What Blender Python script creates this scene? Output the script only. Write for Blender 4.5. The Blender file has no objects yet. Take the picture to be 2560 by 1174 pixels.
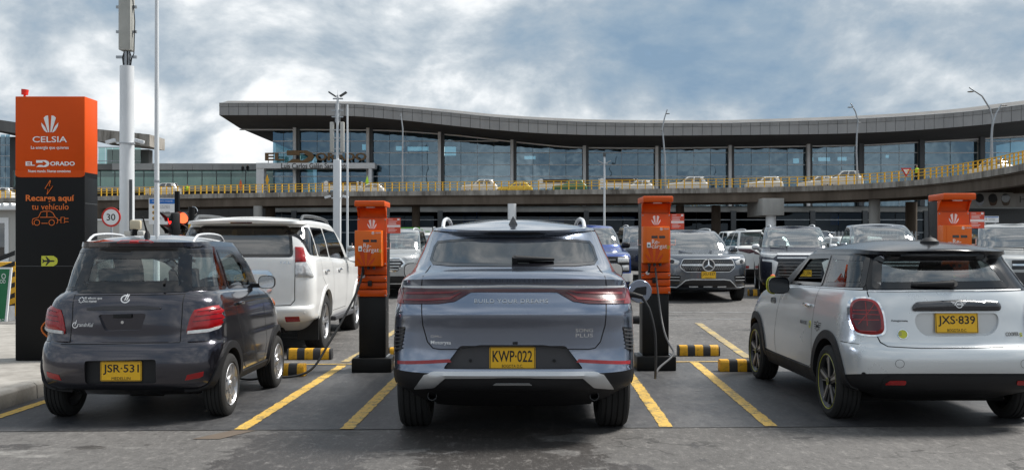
import bpy, bmesh, math, random
import numpy as np
from mathutils import Vector, Matrix
from mathutils.bvhtree import BVHTree
from mathutils.geometry import delaunay_2d_cdt

random.seed(7)
SC = bpy.context.scene
COL = SC.collection
rad = math.radians

# ------------------------------------------------------------------ camera, sky, sun, exposure
CAM_H, FPX, HORIZON = 1.42, 2440.0, 616.0
cam = bpy.data.cameras.new("camera")
cam.sensor_width = 36.0
cam.lens = FPX / 2560.0 * 36.0
cam.shift_y = (HORIZON - 587.0) / 2560.0
cam.clip_start, cam.clip_end = 0.1, 6000.0
cam_o = bpy.data.objects.new("camera", cam)
cam_o.location = (0, 0, CAM_H)
cam_o.rotation_euler = (rad(90), 0, 0)
COL.objects.link(cam_o)
SC.camera = cam_o

SUN_EL, SUN_AZ = 52.0, 70.0      # azimuth clockwise from +Y (the view direction)
W = bpy.data.worlds.new("World"); SC.world = W; W.use_nodes = True
nt = W.node_tree; nt.nodes.clear()
def wn(t, **k):
    n = nt.nodes.new(t)
    for a, b in k.items(): setattr(n, a, b)
    return n
def wl(a, b): nt.links.new(a, b)
def wmath(op, a, b=None, clamp=False):
    n = wn('ShaderNodeMath', operation=op); n.use_clamp = clamp
    for i, v in enumerate((a, b)):
        if v is None: continue
        if isinstance(v, (int, float)): n.inputs[i].default_value = v
        else: wl(v, n.inputs[i])
    return n.outputs[0]
sky = wn('ShaderNodeTexSky', sky_type='NISHITA'); sky.sun_disc = False
sky.sun_elevation = rad(SUN_EL); sky.sun_rotation = rad(SUN_AZ); sky.altitude = 2500; sky.air_density = 1.0; sky.dust_density = 0.6
tc = wn('ShaderNodeTexCoord'); sp = wn('ShaderNodeSeparateXYZ'); wl(tc.outputs['Generated'], sp.inputs[0])
den = wmath('ADD', wmath('ABSOLUTE', sp.outputs[2]), 0.62)
px = wmath('DIVIDE', sp.outputs[0], den); py = wmath('DIVIDE', sp.outputs[1], den)
cb = wn('ShaderNodeCombineXYZ'); wl(px, cb.inputs[0]); wl(py, cb.inputs[1]); wl(wmath('MULTIPLY', sp.outputs[2], 1.2), cb.inputs[2])
def wnoise(loc, scale, detail, rough, dist):
    m_ = wn('ShaderNodeMapping'); m_.inputs['Location'].default_value = loc; wl(cb.outputs[0], m_.inputs[0])
    n = wn('ShaderNodeTexNoise'); n.inputs['Scale'].default_value = scale; n.inputs['Detail'].default_value = detail
    n.inputs['Roughness'].default_value = rough; n.inputs['Distortion'].default_value = dist
    wl(m_.outputs[0], n.inputs['Vector']); return n.outputs['Fac']
CL_A, CL_B = (-0.6119, -12.5236, -4.6286), (14.6354, -10.6054, 0.0)
n_big = wnoise(CL_A, 1.35, 3, 0.5, 0.3)
n_puff = wnoise(CL_B, 4.6, 12, 0.58, 0.22)
n_lit = wnoise((CL_B[0] - 0.05, CL_B[1] + 0.02, CL_B[2] - 0.09), 4.6, 8, 0.56, 0.22)     # the same clouds a little nearer the sun: relief
bil = wmath('MULTIPLY', wmath('ABSOLUTE', wmath('SUBTRACT', wnoise((2.3, 7.1, 1.0), 5.2, 5, 0.5, 0.15), 0.5)), 2.0)      # rounded heads
dens = wmath('ADD', wmath('ADD', wmath('MULTIPLY', n_big, 0.56), wmath('MULTIPLY', n_puff, 0.37)), wmath('ADD', wmath('MULTIPLY', bil, 0.22), 0.005))
relief = wmath('MULTIPLY', wmath('SUBTRACT', n_puff, n_lit), 0.60)
shade = wn('ShaderNodeValToRGB'); cr = shade.color_ramp; cr.interpolation = 'LINEAR'
cr.elements[0].position = 0.26; cr.elements[0].color = (1.32, 1.95, 2.68, 1)
cr.elements[1].position = 0.76; cr.elements[1].color = (7.0, 7.0, 7.0, 1)
for p_, c_ in ((0.36, (1.75, 2.32, 2.92)), (0.44, (2.3, 2.75, 3.2)), (0.50, (3.0, 3.38, 3.72)), (0.55, (3.75, 4.05, 4.3)), (0.60, (4.8, 5.0, 5.15)), (0.67, (5.9, 6.0, 6.05))):
    e = cr.elements.new(p_); e.color = (*c_, 1)
wl(wmath('ADD', dens, relief), shade.inputs[0])
cov = wn('ShaderNodeMapRange'); cov.interpolation_type = 'SMOOTHSTEP'
cov.inputs['From Min'].default_value = 0.20; cov.inputs['From Max'].default_value = 0.34
wl(dens, cov.inputs['Value'])
mixc = wn('ShaderNodeMix', data_type='RGBA')
wl(cov.outputs[0], mixc.inputs[0]); wl(sky.outputs[0], mixc.inputs[6]); wl(shade.outputs[0], mixc.inputs[7])
bg = wn('ShaderNodeBackground'); bg.inputs['Strength'].default_value = 0.102
wl(mixc.outputs[2], bg.inputs['Color'])
wo = wn('ShaderNodeOutputWorld'); wl(bg.outputs[0], wo.inputs[0])

sun = bpy.data.lights.new("sun", 'SUN'); sun.energy = 3.0; sun.angle = rad(18.0); sun.color = (1.0, 0.965, 0.91)
sun_o = bpy.data.objects.new("sun", sun); COL.objects.link(sun_o)
_sd = Vector((math.sin(rad(SUN_AZ)) * math.cos(rad(SUN_EL)), math.cos(rad(SUN_AZ)) * math.cos(rad(SUN_EL)), math.sin(rad(SUN_EL))))
sun_o.rotation_euler = _sd.to_track_quat('Z', 'Y').to_euler()
sun_o.location = (0, 0, 40)

vs = SC.view_settings
vs.view_transform = 'Standard'; vs.look = 'None'; vs.gamma = 1.0; vs.use_curve_mapping = False
vs.exposure = 0.88
SC.cycles.max_bounces = 8; SC.cycles.transparent_max_bounces = 16
SC.cycles.use_denoising = True
SC.cycles.caustics_reflective = False; SC.cycles.caustics_refractive = False; SC.cycles.blur_glossy = 0.5
SC.cycles.sample_clamp_indirect = 6.0

# ------------------------------------------------------------------ materials
M = {}
def mat(name, col, rough=0.5, metal=0.0, coat=0.0, spec=0.5, var=0.06, vscale=6.0, bump=0.0, bscale=40.0,
        emit=None, estr=0.0, coat_rough=0.06, rvar=0.08):
    m = bpy.data.materials.new(name); m.use_nodes = True
    t = m.node_tree; b = t.nodes['Principled BSDF']
    b.inputs['Roughness'].default_value = rough; b.inputs['Metallic'].default_value = metal
    b.inputs['Coat Weight'].default_value = coat; b.inputs['Coat Roughness'].default_value = coat_rough
    b.inputs['Specular IOR Level'].default_value = spec
    c4 = (*col, 1)
    if var > 0:
        tcn = t.nodes.new('ShaderNodeTexCoord'); nz = t.nodes.new('ShaderNodeTexNoise')
        nz.inputs['Scale'].default_value = vscale; nz.inputs['Detail'].default_value = 6; nz.inputs['Roughness'].default_value = 0.65
        t.links.new(tcn.outputs['Object'], nz.inputs['Vector'])
        mr = t.nodes.new('ShaderNodeMapRange'); mr.inputs['From Min'].default_value = 0.3; mr.inputs['From Max'].default_value = 0.7
        mr.inputs['To Min'].default_value = 1 - var; mr.inputs['To Max'].default_value = 1 + var
        t.links.new(nz.outputs['Fac'], mr.inputs['Value'])
        mx = t.nodes.new('ShaderNodeVectorMath'); mx.operation = 'SCALE'; mx.inputs[0].default_value = col
        t.links.new(mr.outputs[0], mx.inputs['Scale']); t.links.new(mx.outputs[0], b.inputs['Base Color'])
        if rvar > 0:
            rr = t.nodes.new('ShaderNodeMapRange'); rr.inputs['From Min'].default_value = 0.3; rr.inputs['From Max'].default_value = 0.7
            rr.inputs['To Min'].default_value = max(0.0, rough - rvar * rough); rr.inputs['To Max'].default_value = min(1, rough + rvar * 2 * rough)
            t.links.new(nz.outputs['Fac'], rr.inputs['Value']); t.links.new(rr.outputs[0], b.inputs['Roughness'])
    else:
        b.inputs['Base Color'].default_value = c4
    if bump > 0:
        tcn = t.nodes.new('ShaderNodeTexCoord'); nb = t.nodes.new('ShaderNodeTexNoise')
        nb.inputs['Scale'].default_value = bscale; nb.inputs['Detail'].default_value = 5
        t.links.new(tcn.outputs['Object'], nb.inputs['Vector'])
        bp = t.nodes.new('ShaderNodeBump'); bp.inputs['Strength'].default_value = bump; bp.inputs['Distance'].default_value = 0.01
        t.links.new(nb.outputs['Fac'], bp.inputs['Height']); t.links.new(bp.outputs[0], b.inputs['Normal'])
    if emit:
        b.inputs['Emission Color'].default_value = (*emit, 1); b.inputs['Emission Strength'].default_value = estr
    M[name] = m
    return m

def glass(name, tint, ior=1.6, rough=0.0, gcol=(1, 1, 1), wob=0.0):
    m = bpy.data.materials.new(name); m.use_nodes = True
    t = m.node_tree; t.nodes.clear()
    o = t.nodes.new('ShaderNodeOutputMaterial'); mx = t.nodes.new('ShaderNodeMixShader')
    tr = t.nodes.new('ShaderNodeBsdfTransparent'); tr.inputs[0].default_value = (*tint, 1)
    gl = t.nodes.new('ShaderNodeBsdfGlossy'); gl.inputs['Roughness'].default_value = rough; gl.inputs['Color'].default_value = (*gcol, 1)
    lw = t.nodes.new('ShaderNodeLayerWeight'); lw.inputs['Blend'].default_value = 0.5        # Schlick's Fresnel, the same from both sides of the pane
    pw = t.nodes.new('ShaderNodeMath'); pw.operation = 'POWER'; pw.inputs[1].default_value = 5.0; t.links.new(lw.outputs['Facing'], pw.inputs[0])
    r0 = ((ior - 1) / (ior + 1)) ** 2
    fr = t.nodes.new('ShaderNodeMath'); fr.operation = 'MULTIPLY_ADD'; fr.inputs[1].default_value = 1 - r0; fr.inputs[2].default_value = r0; t.links.new(pw.outputs[0], fr.inputs[0])
    if wob > 0:
        tcn = t.nodes.new('ShaderNodeTexCoord'); nb = t.nodes.new('ShaderNodeTexNoise')
        nb.inputs['Scale'].default_value = 0.35; nb.inputs['Detail'].default_value = 2
        t.links.new(tcn.outputs['Object'], nb.inputs['Vector'])
        bp = t.nodes.new('ShaderNodeBump'); bp.inputs['Strength'].default_value = wob; bp.inputs['Distance'].default_value = 0.25
        t.links.new(nb.outputs['Fac'], bp.inputs['Height']); t.links.new(bp.outputs[0], gl.inputs['Normal'])
    t.links.new(fr.outputs[0], mx.inputs[0]); t.links.new(tr.outputs[0], mx.inputs[1]); t.links.new(gl.outputs[0], mx.inputs[2])
    t.links.new(mx.outputs[0], o.inputs[0])
    M[name] = m
    return m

mat('paint_bluegrey', (0.218, 0.252, 0.325), 0.20, 0.92, 1.0, var=0.03, vscale=1.3)
mat('paint_charcoal', (0.050, 0.048, 0.060), 0.20, 0.85, 1.0, var=0.04, vscale=1.3)
mat('paint_silverwhite', (0.64, 0.665, 0.68), 0.28, 0.40, 1.0, coat_rough=0.12, var=0.02, vscale=1.3)
mat('paint_pearl', (0.84, 0.84, 0.825), 0.35, 0.05, 0.9, var=0.05, vscale=3)
mat('paint_black', (0.012, 0.013, 0.018), 0.22, 0.0, 1.0, var=0.05)
mat('roof_black', (0.008, 0.009, 0.012), 0.22, 0.0, 0.25, spec=0.22, var=0.05)
mat('paint_grey', (0.13, 0.145, 0.17), 0.22, 0.9, 1.0, var=0.03, vscale=1.3)
mat('paint_silver', (0.42, 0.43, 0.43), 0.32, 0.6, 0.9, var=0.03, vscale=1.3)
mat('paint_blue', (0.025, 0.062, 0.25), 0.30, 0.4, 1.0, var=0.04)
mat('paint_navy', (0.020, 0.024, 0.042), 0.28, 0.4, 1.0, var=0.04)
mat('paint_white', (0.70, 0.70, 0.68), 0.35, 0.0, 0.8, var=0.04)
mat('paint_cream', (0.62, 0.55, 0.40), 0.4, 0.0, 0.6, var=0.04)
mat('paint_green', (0.03, 0.14, 0.07), 0.4, 0.0, 0.6, var=0.04)
mat('paint_taxi', (0.75, 0.50, 0.04), 0.4, 0.0, 0.6, var=0.04)
mat('plastic_black', (0.012, 0.012, 0.0135), 0.55, spec=0.35, bump=0.15, bscale=300, var=0.12)
mat('plastic_grey', (0.05, 0.05, 0.055), 0.55, bump=0.1, bscale=300, var=0.1)
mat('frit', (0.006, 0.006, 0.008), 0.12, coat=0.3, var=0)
mat('seam', (0.004, 0.004, 0.005), 0.8, var=0)
mat('rubber', (0.014, 0.014, 0.014), 0.82, bump=0.3, bscale=120, var=0.25, vscale=9)
mat('liner', (0.006, 0.006, 0.006), 0.95, var=0.2)
mat('alloy', (0.50, 0.50, 0.51), 0.32, 0.85, var=0.06)
mat('alloy_dark', (0.06, 0.06, 0.065), 0.35, 0.6, var=0.08)
mat('chrome', (0.80, 0.81, 0.82), 0.08, 1.0, var=0.02)
mat('satin_silver', (0.55, 0.56, 0.57), 0.30, 0.7, var=0.05)
mat('bright_trim', (0.78, 0.79, 0.80), 0.25, 0.35, var=0.04)
mat('lens_red', (0.30, 0.0025, 0.005), 0.22, 0.0, 0.45, var=0.15, vscale=18)
mat('lens_mid_red', (0.17, 0.004, 0.008), 0.24, 0.0, 0.3, var=0.1)
mat('lens_dark_red', (0.055, 0.003, 0.007), 0.18, 0.0, 0.4, var=0.1)
mat('lens_clear', (0.60, 0.60, 0.60), 0.12, 0.3, 1.0, var=0.25, vscale=30)
mat('lens_orange', (0.75, 0.16, 0.01), 0.12, 0.0, 1.0, var=0.1)
mat('plate_yellow', (0.83, 0.47, 0.012), 0.42, var=0.06)
mat('ink_black', (0.010, 0.010, 0.010), 0.6, var=0)
mat('ink_white', (0.86, 0.86, 0.86), 0.5, var=0.03)
mat('ink_grey', (0.22, 0.22, 0.22), 0.5, var=0.0)
mat('cloth_dark', (0.018, 0.018, 0.020), 0.9, var=0.2)
mat('cloth_grey', (0.05, 0.05, 0.055), 0.9, var=0.2)
mat('charger_orange', (0.68, 0.088, 0.004), 0.38, spec=0.3, coat=0.08, var=0.08, vscale=3)
mat('charger_box', (0.76, 0.14, 0.006), 0.34, spec=0.3, coat=0.12, var=0.04, vscale=3)
mat('charger_graphic', (0.60, 0.06, 0.006), 0.34, spec=0.3, coat=0.1, var=0.03)
mat('charger_black', (0.008, 0.008, 0.008), 0.45, spec=0.25, var=0.2, vscale=3)
mat('totem_black', (0.006, 0.006, 0.0065), 0.45, spec=0.18, var=0.2, vscale=2)
mat('totem_orange', (0.66, 0.075, 0.003), 0.42, spec=0.2, var=0.04, vscale=2)
mat('ink_orange', (0.80, 0.17, 0.02), 0.5, var=0.0)
mat('ink_lime', (0.55, 0.56, 0.045), 0.5, var=0.0)
mat('ink_red', (0.62, 0.03, 0.02), 0.5, var=0.02)
mat('ink_blue', (0.02, 0.16, 0.52), 0.5, var=0.05)
mat('ink_green', (0.14, 0.45, 0.06), 0.5, var=0.05)
mat('board_green', (0.01, 0.16, 0.06), 0.45, var=0.05)
mat('notice_red', (0.72, 0.10, 0.05), 0.45, var=0.04)
mat('steel_white', (0.66, 0.68, 0.70), 0.45, var=0.06, vscale=1.2, bump=0.05)
mat('steel_galv', (0.36, 0.38, 0.40), 0.42, 0.6, var=0.15)
mat('steel_dark', (0.09, 0.095, 0.10), 0.5, 0.4, var=0.15)
mat('antenna_grey', (0.42, 0.42, 0.39), 0.6, var=0.12, vscale=2)
mat('cable_black', (0.012, 0.012, 0.012), 0.5, var=0.1)
mat('cable_grey', (0.05, 0.05, 0.052), 0.5, var=0.1)
mat('cable_orange', (0.7, 0.16, 0.01), 0.5, var=0.1)
mat('rail_yellow', (0.80, 0.48, 0.035), 0.5, var=0.18, vscale=1.0)
mat('bronze', (0.15, 0.095, 0.05), 0.38, 0.75, var=0.15)
mat('sign_brown', (0.075, 0.035, 0.014), 0.5, var=0.1)
mat('white_panel', (0.82, 0.83, 0.84), 0.45, var=0.08, vscale=0.6)
mat('lamp_red', (0.5, 0.01, 0.01), 0.3, emit=(1.0, 0.02, 0.015), estr=1.1, var=0)
mat('lamp_amber', (0.6, 0.12, 0.05), 0.3, emit=(1.0, 0.13, 0.045), estr=1.15, var=0)
mat('lamp_off', (0.02, 0.022, 0.02), 0.12, coat=0.6, var=0.1)
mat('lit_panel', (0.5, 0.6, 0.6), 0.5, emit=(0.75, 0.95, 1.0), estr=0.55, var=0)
mat('vest_lime', (0.45, 0.75, 0.04), 0.7, var=0.1)
mat('skin', (0.40, 0.22, 0.14), 0.6, var=0.05)
mat('cream_plastic', (0.50, 0.44, 0.32), 0.5, var=0.1)
mat('cone_orange', (0.75, 0.12, 0.03), 0.5, var=0.1)
mat('barrier_yellow', (0.75, 0.40, 0.02), 0.5, var=0.1)

glass('glass_car', (0.34, 0.40, 0.40), 1.95)
glass('glass_car_light', (0.80, 0.88, 0.86), 1.8)
glass('glass_hatch', (0.45, 0.50, 0.50), 2.7)
glass('glass_car_dark', (0.05, 0.05, 0.065), 2.3)
glass('glass_wind', (0.40, 0.46, 0.46), 3.6)
glass('glass_facade', (0.12, 0.24, 0.30), 2.8, gcol=(0.60, 0.82, 0.97), wob=0.10)
glass('glass_green', (0.36, 0.56, 0.52), 1.9, gcol=(0.8, 1.0, 0.97))
glass('glass_lower', (0.08, 0.12, 0.15), 1.35, gcol=(0.7, 0.85, 1.0))

def concrete(name, c1, c2, scale=0.5, streak=True, rough=0.85):
    m = bpy.data.materials.new(name); m.use_nodes = True
    t = m.node_tree; b = t.nodes['Principled BSDF']; b.inputs['Roughness'].default_value = rough
    b.inputs['Specular IOR Level'].default_value = 0.3
    g = t.nodes.new('ShaderNodeNewGeometry')
    mp_ = t.nodes.new('ShaderNodeMapping'); mp_.inputs['Scale'].default_value = (1, 1, 0.18 if streak else 1)
    t.links.new(g.outputs['Position'], mp_.inputs[0])
    a = t.nodes.new('ShaderNodeTexNoise'); a.inputs['Scale'].default_value = scale; a.inputs['Detail'].default_value = 9; a.inputs['Roughness'].default_value = 0.7
    t.links.new(mp_.outputs[0], a.inputs['Vector'])
    r = t.nodes.new('ShaderNodeValToRGB'); r.color_ramp.elements[0].position = 0.34; r.color_ramp.elements[1].position = 0.66
    r.color_ramp.elements[0].color = (*c1, 1); r.color_ramp.elements[1].color = (*c2, 1)
    t.links.new(a.outputs['Fac'], r.inputs[0]); t.links.new(r.outputs[0], b.inputs['Base Color'])
    f = t.nodes.new('ShaderNodeTexNoise'); f.inputs['Scale'].default_value = 60; f.inputs['Detail'].default_value = 4
    t.links.new(g.outputs['Position'], f.inputs['Vector'])
    bp = t.nodes.new('ShaderNodeBump'); bp.inputs['Strength'].default_value = 0.25; bp.inputs['Distance'].default_value = 0.01
    t.links.new(f.outputs['Fac'], bp.inputs['Height']); t.links.new(bp.outputs[0], b.inputs['Normal'])
    M[name] = m
concrete('concrete_brown', (0.075, 0.057, 0.043), (0.165, 0.132, 0.104), 0.35)
concrete('concrete_parapet', (0.12, 0.105, 0.09), (0.44, 0.41, 0.37), 1.1)
concrete('concrete_kerb', (0.22, 0.205, 0.185), (0.38, 0.36, 0.33), 3.0, False)
concrete('concrete_pale', (0.30, 0.29, 0.27), (0.42, 0.41, 0.39), 0.5)
concrete('fascia_panel', (0.29, 0.288, 0.288), (0.37, 0.366, 0.364), 0.25)
concrete('fascia_dark', (0.12, 0.12, 0.12), (0.18, 0.175, 0.17), 0.4)
concrete('fascia_cap', (0.22, 0.22, 0.22), (0.34, 0.335, 0.33), 0.4)
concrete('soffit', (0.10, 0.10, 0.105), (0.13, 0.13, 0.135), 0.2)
concrete('wall_white', (0.46, 0.45, 0.42), (0.56, 0.55, 0.52), 0.8)

def striped(name):
    m = bpy.data.materials.new(name); m.use_nodes = True
    t = m.node_tree; b = t.nodes['Principled BSDF']; b.inputs['Roughness'].default_value = 0.55
    tcn = t.nodes.new('ShaderNodeTexCoord'); s = t.nodes.new('ShaderNodeSeparateXYZ'); t.links.new(tcn.outputs['Object'], s.inputs[0])
    nz = t.nodes.new('ShaderNodeTexNoise'); nz.inputs['Scale'].default_value = 14; nz.inputs['Detail'].default_value = 8; nz.inputs['Roughness'].default_value = 0.7
    t.links.new(tcn.outputs['Object'], nz.inputs['Vector'])
    def mth(op, a, v):
        n = t.nodes.new('ShaderNodeMath'); n.operation = op; t.links.new(a, n.inputs[0])
        if isinstance(v, float): n.inputs[1].default_value = v
        else: t.links.new(v, n.inputs[1])
        return n.outputs[0]
    w = mth('ADD', s.outputs[0], mth('MULTIPLY', nz.outputs['Fac'], 0.012))
    fr = mth('FRACT', mth('DIVIDE', mth('ADD', w, 5.0475), 0.2), 0.0)
    band = mth('GREATER_THAN', fr, 0.52)
    yr = t.nodes.new('ShaderNodeValToRGB')
    yr.color_ramp.elements[0].position = 0.33; yr.color_ramp.elements[0].color = (0.16, 0.09, 0.02, 1)
    yr.color_ramp.elements[1].position = 0.47; yr.color_ramp.elements[1].color = (0.74, 0.38, 0.010, 1)
    t.links.new(nz.outputs['Fac'], yr.inputs[0])
    mx = t.nodes.new('ShaderNodeMix'); mx.data_type = 'RGBA'
    t.links.new(band, mx.inputs[0]); t.links.new(yr.outputs[0], mx.inputs[6]); mx.inputs[7].default_value = (0.022, 0.022, 0.024, 1)
    t.links.new(mx.outputs[2], b.inputs['Base Color'])
    bp = t.nodes.new('ShaderNodeBump'); bp.inputs['Strength'].default_value = 0.35; bp.inputs['Distance'].default_value = 0.01
    t.links.new(nz.outputs['Fac'], bp.inputs['Height']); t.links.new(bp.outputs[0], b.inputs['Normal'])
    M[name] = m
striped('stop_paint')

# ------------------------------------------------------------------ helpers
def survey(u, v, Y):
    """a point measured on the photograph plan at a known distance Y -> metres"""
    return Vector(((u - 1280.0) / FPX * Y, Y, CAM_H + (HORIZON - v) / FPX * Y))
def sx(u, Y): return (u - 1280.0) / FPX * Y
def sz(v, Y): return CAM_H + (HORIZON - v) / FPX * Y
def gz(Y):
    """height of the lot's surface: level near the bays, a gentle rise beyond"""
    return min(max(0.0, (Y - 13.0) * 0.0175), 0.4725)

def thing(name, label, cat, loc=(0, 0, 0), rz=0.0, group=None):
    o = bpy.data.objects.new(name, None); o.empty_display_size = 0.2
    COL.objects.link(o); o.location = loc; o.rotation_euler = (0, 0, rz)
    o['label'] = label; o['category'] = cat
    if group: o['group'] = group
    return o
def tag(o, label, cat, group=None):
    o['label'] = label; o['category'] = cat
    if group: o['group'] = group
    return o
def link(name, me, mats, parent=None):
    o = bpy.data.objects.new(name, me); COL.objects.link(o)
    if mats is not None and len(me.materials) == 0:
        for m in (mats if isinstance(mats, (list, tuple)) else [mats]):
            me.materials.append(M[m] if isinstance(m, str) else m)
    if parent is not None: o.parent = parent
    return o
def copy_tree(o, parent=None):
    c = o.copy(); COL.objects.link(c)
    if parent is not None: c.parent = parent
    for ch in list(o.children): copy_tree(ch, c)
    return c

def smooth_by_angle(me, ang=35.0):
    bm = bmesh.new(); bm.from_mesh(me)
    for f in bm.faces: f.smooth = True
    lim = rad(ang)
    for ed in bm.edges:
        if len(ed.link_faces) == 2:
            ed.smooth = ed.calc_face_angle(0.0) < lim
        else: ed.smooth = True
    bm.to_mesh(me); bm.free()

class MB:
    def __init__(s): s.v = []; s.f = []
    def add(s, v, f):
        b = len(s.v); s.v += [tuple(p) for p in v]; s.f += [tuple(i + b for i in q) for q in f]; return s
    def bb(s, x0, x1, y0, y1, z0, z1, rot=None, c=None):
        v = [Vector(p) for p in ((x0, y0, z0), (x1, y0, z0), (x1, y1, z0), (x0, y1, z0), (x0, y0, z1), (x1, y0, z1), (x1, y1, z1), (x0, y1, z1))]
        if rot is not None:
            cc = Vector(c) if c is not None else Vector(((x0 + x1) / 2, (y0 + y1) / 2, (z0 + z1) / 2))
            v = [rot @ (p - cc) + cc for p in v]
        return s.add(v, [(0, 3, 2, 1), (4, 5, 6, 7), (0, 1, 5, 4), (1, 2, 6, 5), (2, 3, 7, 6), (3, 0, 4, 7)])
    def box(s, c, d, rot=None):
        return s.bb(c[0] - d[0] / 2, c[0] + d[0] / 2, c[1] - d[1] / 2, c[1] + d[1] / 2, c[2] - d[2] / 2, c[2] + d[2] / 2, rot)
    def cyl(s, p0, p1, r0, r1=None, n=16):
        return s.tube([p0, p1], [r0, r0 if r1 is None else r1], n)
    def tube(s, pts, r, n=8, caps=True):
        pts = [Vector(p) for p in pts]; rs = r if isinstance(r, (list, tuple)) else [r] * len(pts)
        v = []; f = []; up = None
        for i, p in enumerate(pts):
            d = (pts[min(i + 1, len(pts) - 1)] - pts[max(i - 1, 0)]).normalized()
            if up is None:
                up = Vector((0, 0, 1)) if abs(d.z) < 0.9 else Vector((1, 0, 0))
            a = d.cross(up).normalized(); b = a.cross(d).normalized(); up = b
            for k in range(n):
                t = 2 * math.pi * k / n
                v.append(p + (a * math.cos(t) + b * math.sin(t)) * rs[i])
        for i in range(len(pts) - 1):
            for k in range(n):
                k2 = (k + 1) % n
                f.append((i * n + k, i * n + k2, (i + 1) * n + k2, (i + 1) * n + k))
        if caps:
            f.append(tuple(range(n - 1, -1, -1))); f.append(tuple((len(pts) - 1) * n + k for k in range(n)))
        return s.add(v, f)
    def lathe(s, prof, n=32, axis='Z', o=(0, 0, 0), caps=True):
        v = []; f = []; m = len(prof)
        for k in range(n):
            t = 2 * math.pi * k / n; c, sn = math.cos(t), math.sin(t)
            for r, h in prof:
                if axis == 'Z': p = (o[0] + r * c, o[1] + r * sn, o[2] + h)
                elif axis == 'X': p = (o[0] + h, o[1] + r * c, o[2] + r * sn)
                else: p = (o[0] + r * c, o[1] + h, o[2] + r * sn)
                v.append(p)
        for k in range(n):
            k2 = (k + 1) % n
            for i in range(m - 1): f.append((k * m + i, k2 * m + i, k2 * m + i + 1, k * m + i + 1))
        if caps:
            if prof[0][0] > 1e-6: f.append(tuple(k * m for k in range(n)))
            if prof[-1][0] > 1e-6: f.append(tuple(k * m + m - 1 for k in range(n - 1, -1, -1)))
        return s.add(v, f)
    def prism(s, poly, axis, d0, d1):
        """poly 2d; axis 'Y': (x,z); 'X': (y,z); 'Z': (x,y)"""
        n = len(poly)
        def P(a, b, d): return (a, d, b) if axis == 'Y' else ((d, a, b) if axis == 'X' else (a, b, d))
        v = [P(a, b, d0) for a, b in poly] + [P(a, b, d1) for a, b in poly]
        f = [tuple(range(n)), tuple(range(2 * n - 1, n - 1, -1))]
        f += [(i, (i + 1) % n + 0, n + (i + 1) % n, n + i) for i in range(n)]
        return s.add(v, f)
    def mesh(s, name, smooth=None, bevel=0.0, seg=2):
        me = bpy.data.meshes.new(name); me.from_pydata([tuple(p) for p in s.v], [], s.f)
        bm = bmesh.new(); bm.from_mesh(me)
        bmesh.ops.recalc_face_normals(bm, faces=bm.faces)
        if bevel > 0:
            es = [e for e in bm.edges if len(e.link_faces) == 2 and e.calc_face_angle(0) > rad(30)]
            bmesh.ops.bevel(bm, geom=es, offset=bevel, segments=seg, affect='EDGES', profile=0.5, clamp_overlap=True)
        bm.to_mesh(me); bm.free()
        if smooth: smooth_by_angle(me, smooth if smooth is not True else 35)
        elif bevel > 0: smooth_by_angle(me, 40)
        return me
    def build(s, name, m, parent=None, smooth=None, bevel=0.0, seg=2):
        return link(name, s.mesh(name, smooth, bevel, seg), m, parent)

def rp(poly, r, n=4):
    """round the corners of a polygon; r a number or a list per corner"""
    out = []; k = len(poly)
    for i, p in enumerate(poly):
        ri = r[i] if isinstance(r, (list, tuple)) else r
        p = Vector(p); a = Vector(poly[i - 1]); b = Vector(poly[(i + 1) % k])
        if ri <= 0: out.append(tuple(p)); continue
        da, db = (a - p), (b - p)
        ra = min(ri, da.length * 0.49); rb = min(ri, db.length * 0.49)
        pa = p + da.normalized() * ra; pb = p + db.normalized() * rb
        for j in range(n + 1):
            t = j / n
            q = pa * (1 - t) ** 2 + p * 2 * t * (1 - t) + pb * t * t
            out.append((q.x, q.y))
    return out
def ellipse(cx, cy, rx, ry, n=28):
    return [(cx + rx * math.cos(2 * math.pi * i / n), cy + ry * math.sin(2 * math.pi * i / n)) for i in range(n)]
def rect(x0, x1, z0, z1): return [(x0, z0), (x1, z0), (x1, z1), (x0, z1)]

def text_mesh(s, w=None, h=None, depth=0.002, bold=0.0, spacing=1.0, shear=0.0):
    """flat lettering in the XZ plane facing -Y, centred, fitted to w x h metres"""
    cu = bpy.data.curves.new('lettering', 'FONT'); cu.body = s; cu.extrude = 0.01; cu.offset = bold
    cu.space_character = spacing; cu.shear = shear; cu.resolution_u = 3; cu.align_x = 'CENTER'
    ob = bpy.data.objects.new('lettering', cu); COL.objects.link(ob)
    me = bpy.data.meshes.new_from_object(ob)
    bpy.data.objects.remove(ob); bpy.data.curves.remove(cu)
    co = np.empty(len(me.vertices) * 3); me.vertices.foreach_get('co', co); co = co.reshape(-1, 3)
    mn, mx = co.min(0), co.max(0); sz_ = np.maximum(mx - mn, 1e-6)
    if w is None: kx = kz = h / sz_[1]
    elif h is None: kx = kz = w / sz_[0]
    else: kx, kz = w / sz_[0], h / sz_[1]
    c = (mn + mx) / 2
    out = np.stack([(co[:, 0] - c[0]) * kx, -(co[:, 2] - mn[2]) / sz_[2] * depth, (co[:, 1] - c[1]) * kz], 1)
    me.vertices.foreach_set('co', out.ravel()); me.update(); me.name = 'lettering'
    return me
def text(s, w, h, m, parent, loc, name='lettering', depth=0.002, bold=0.0, spacing=1.0, rz=0.0, shear=0.0):
    me = text_mesh(s, w, h, depth, bold, spacing, shear)
    o = link(name, me, m, parent); o.location = loc; o.rotation_euler = (0, 0, rz)
    return o

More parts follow.
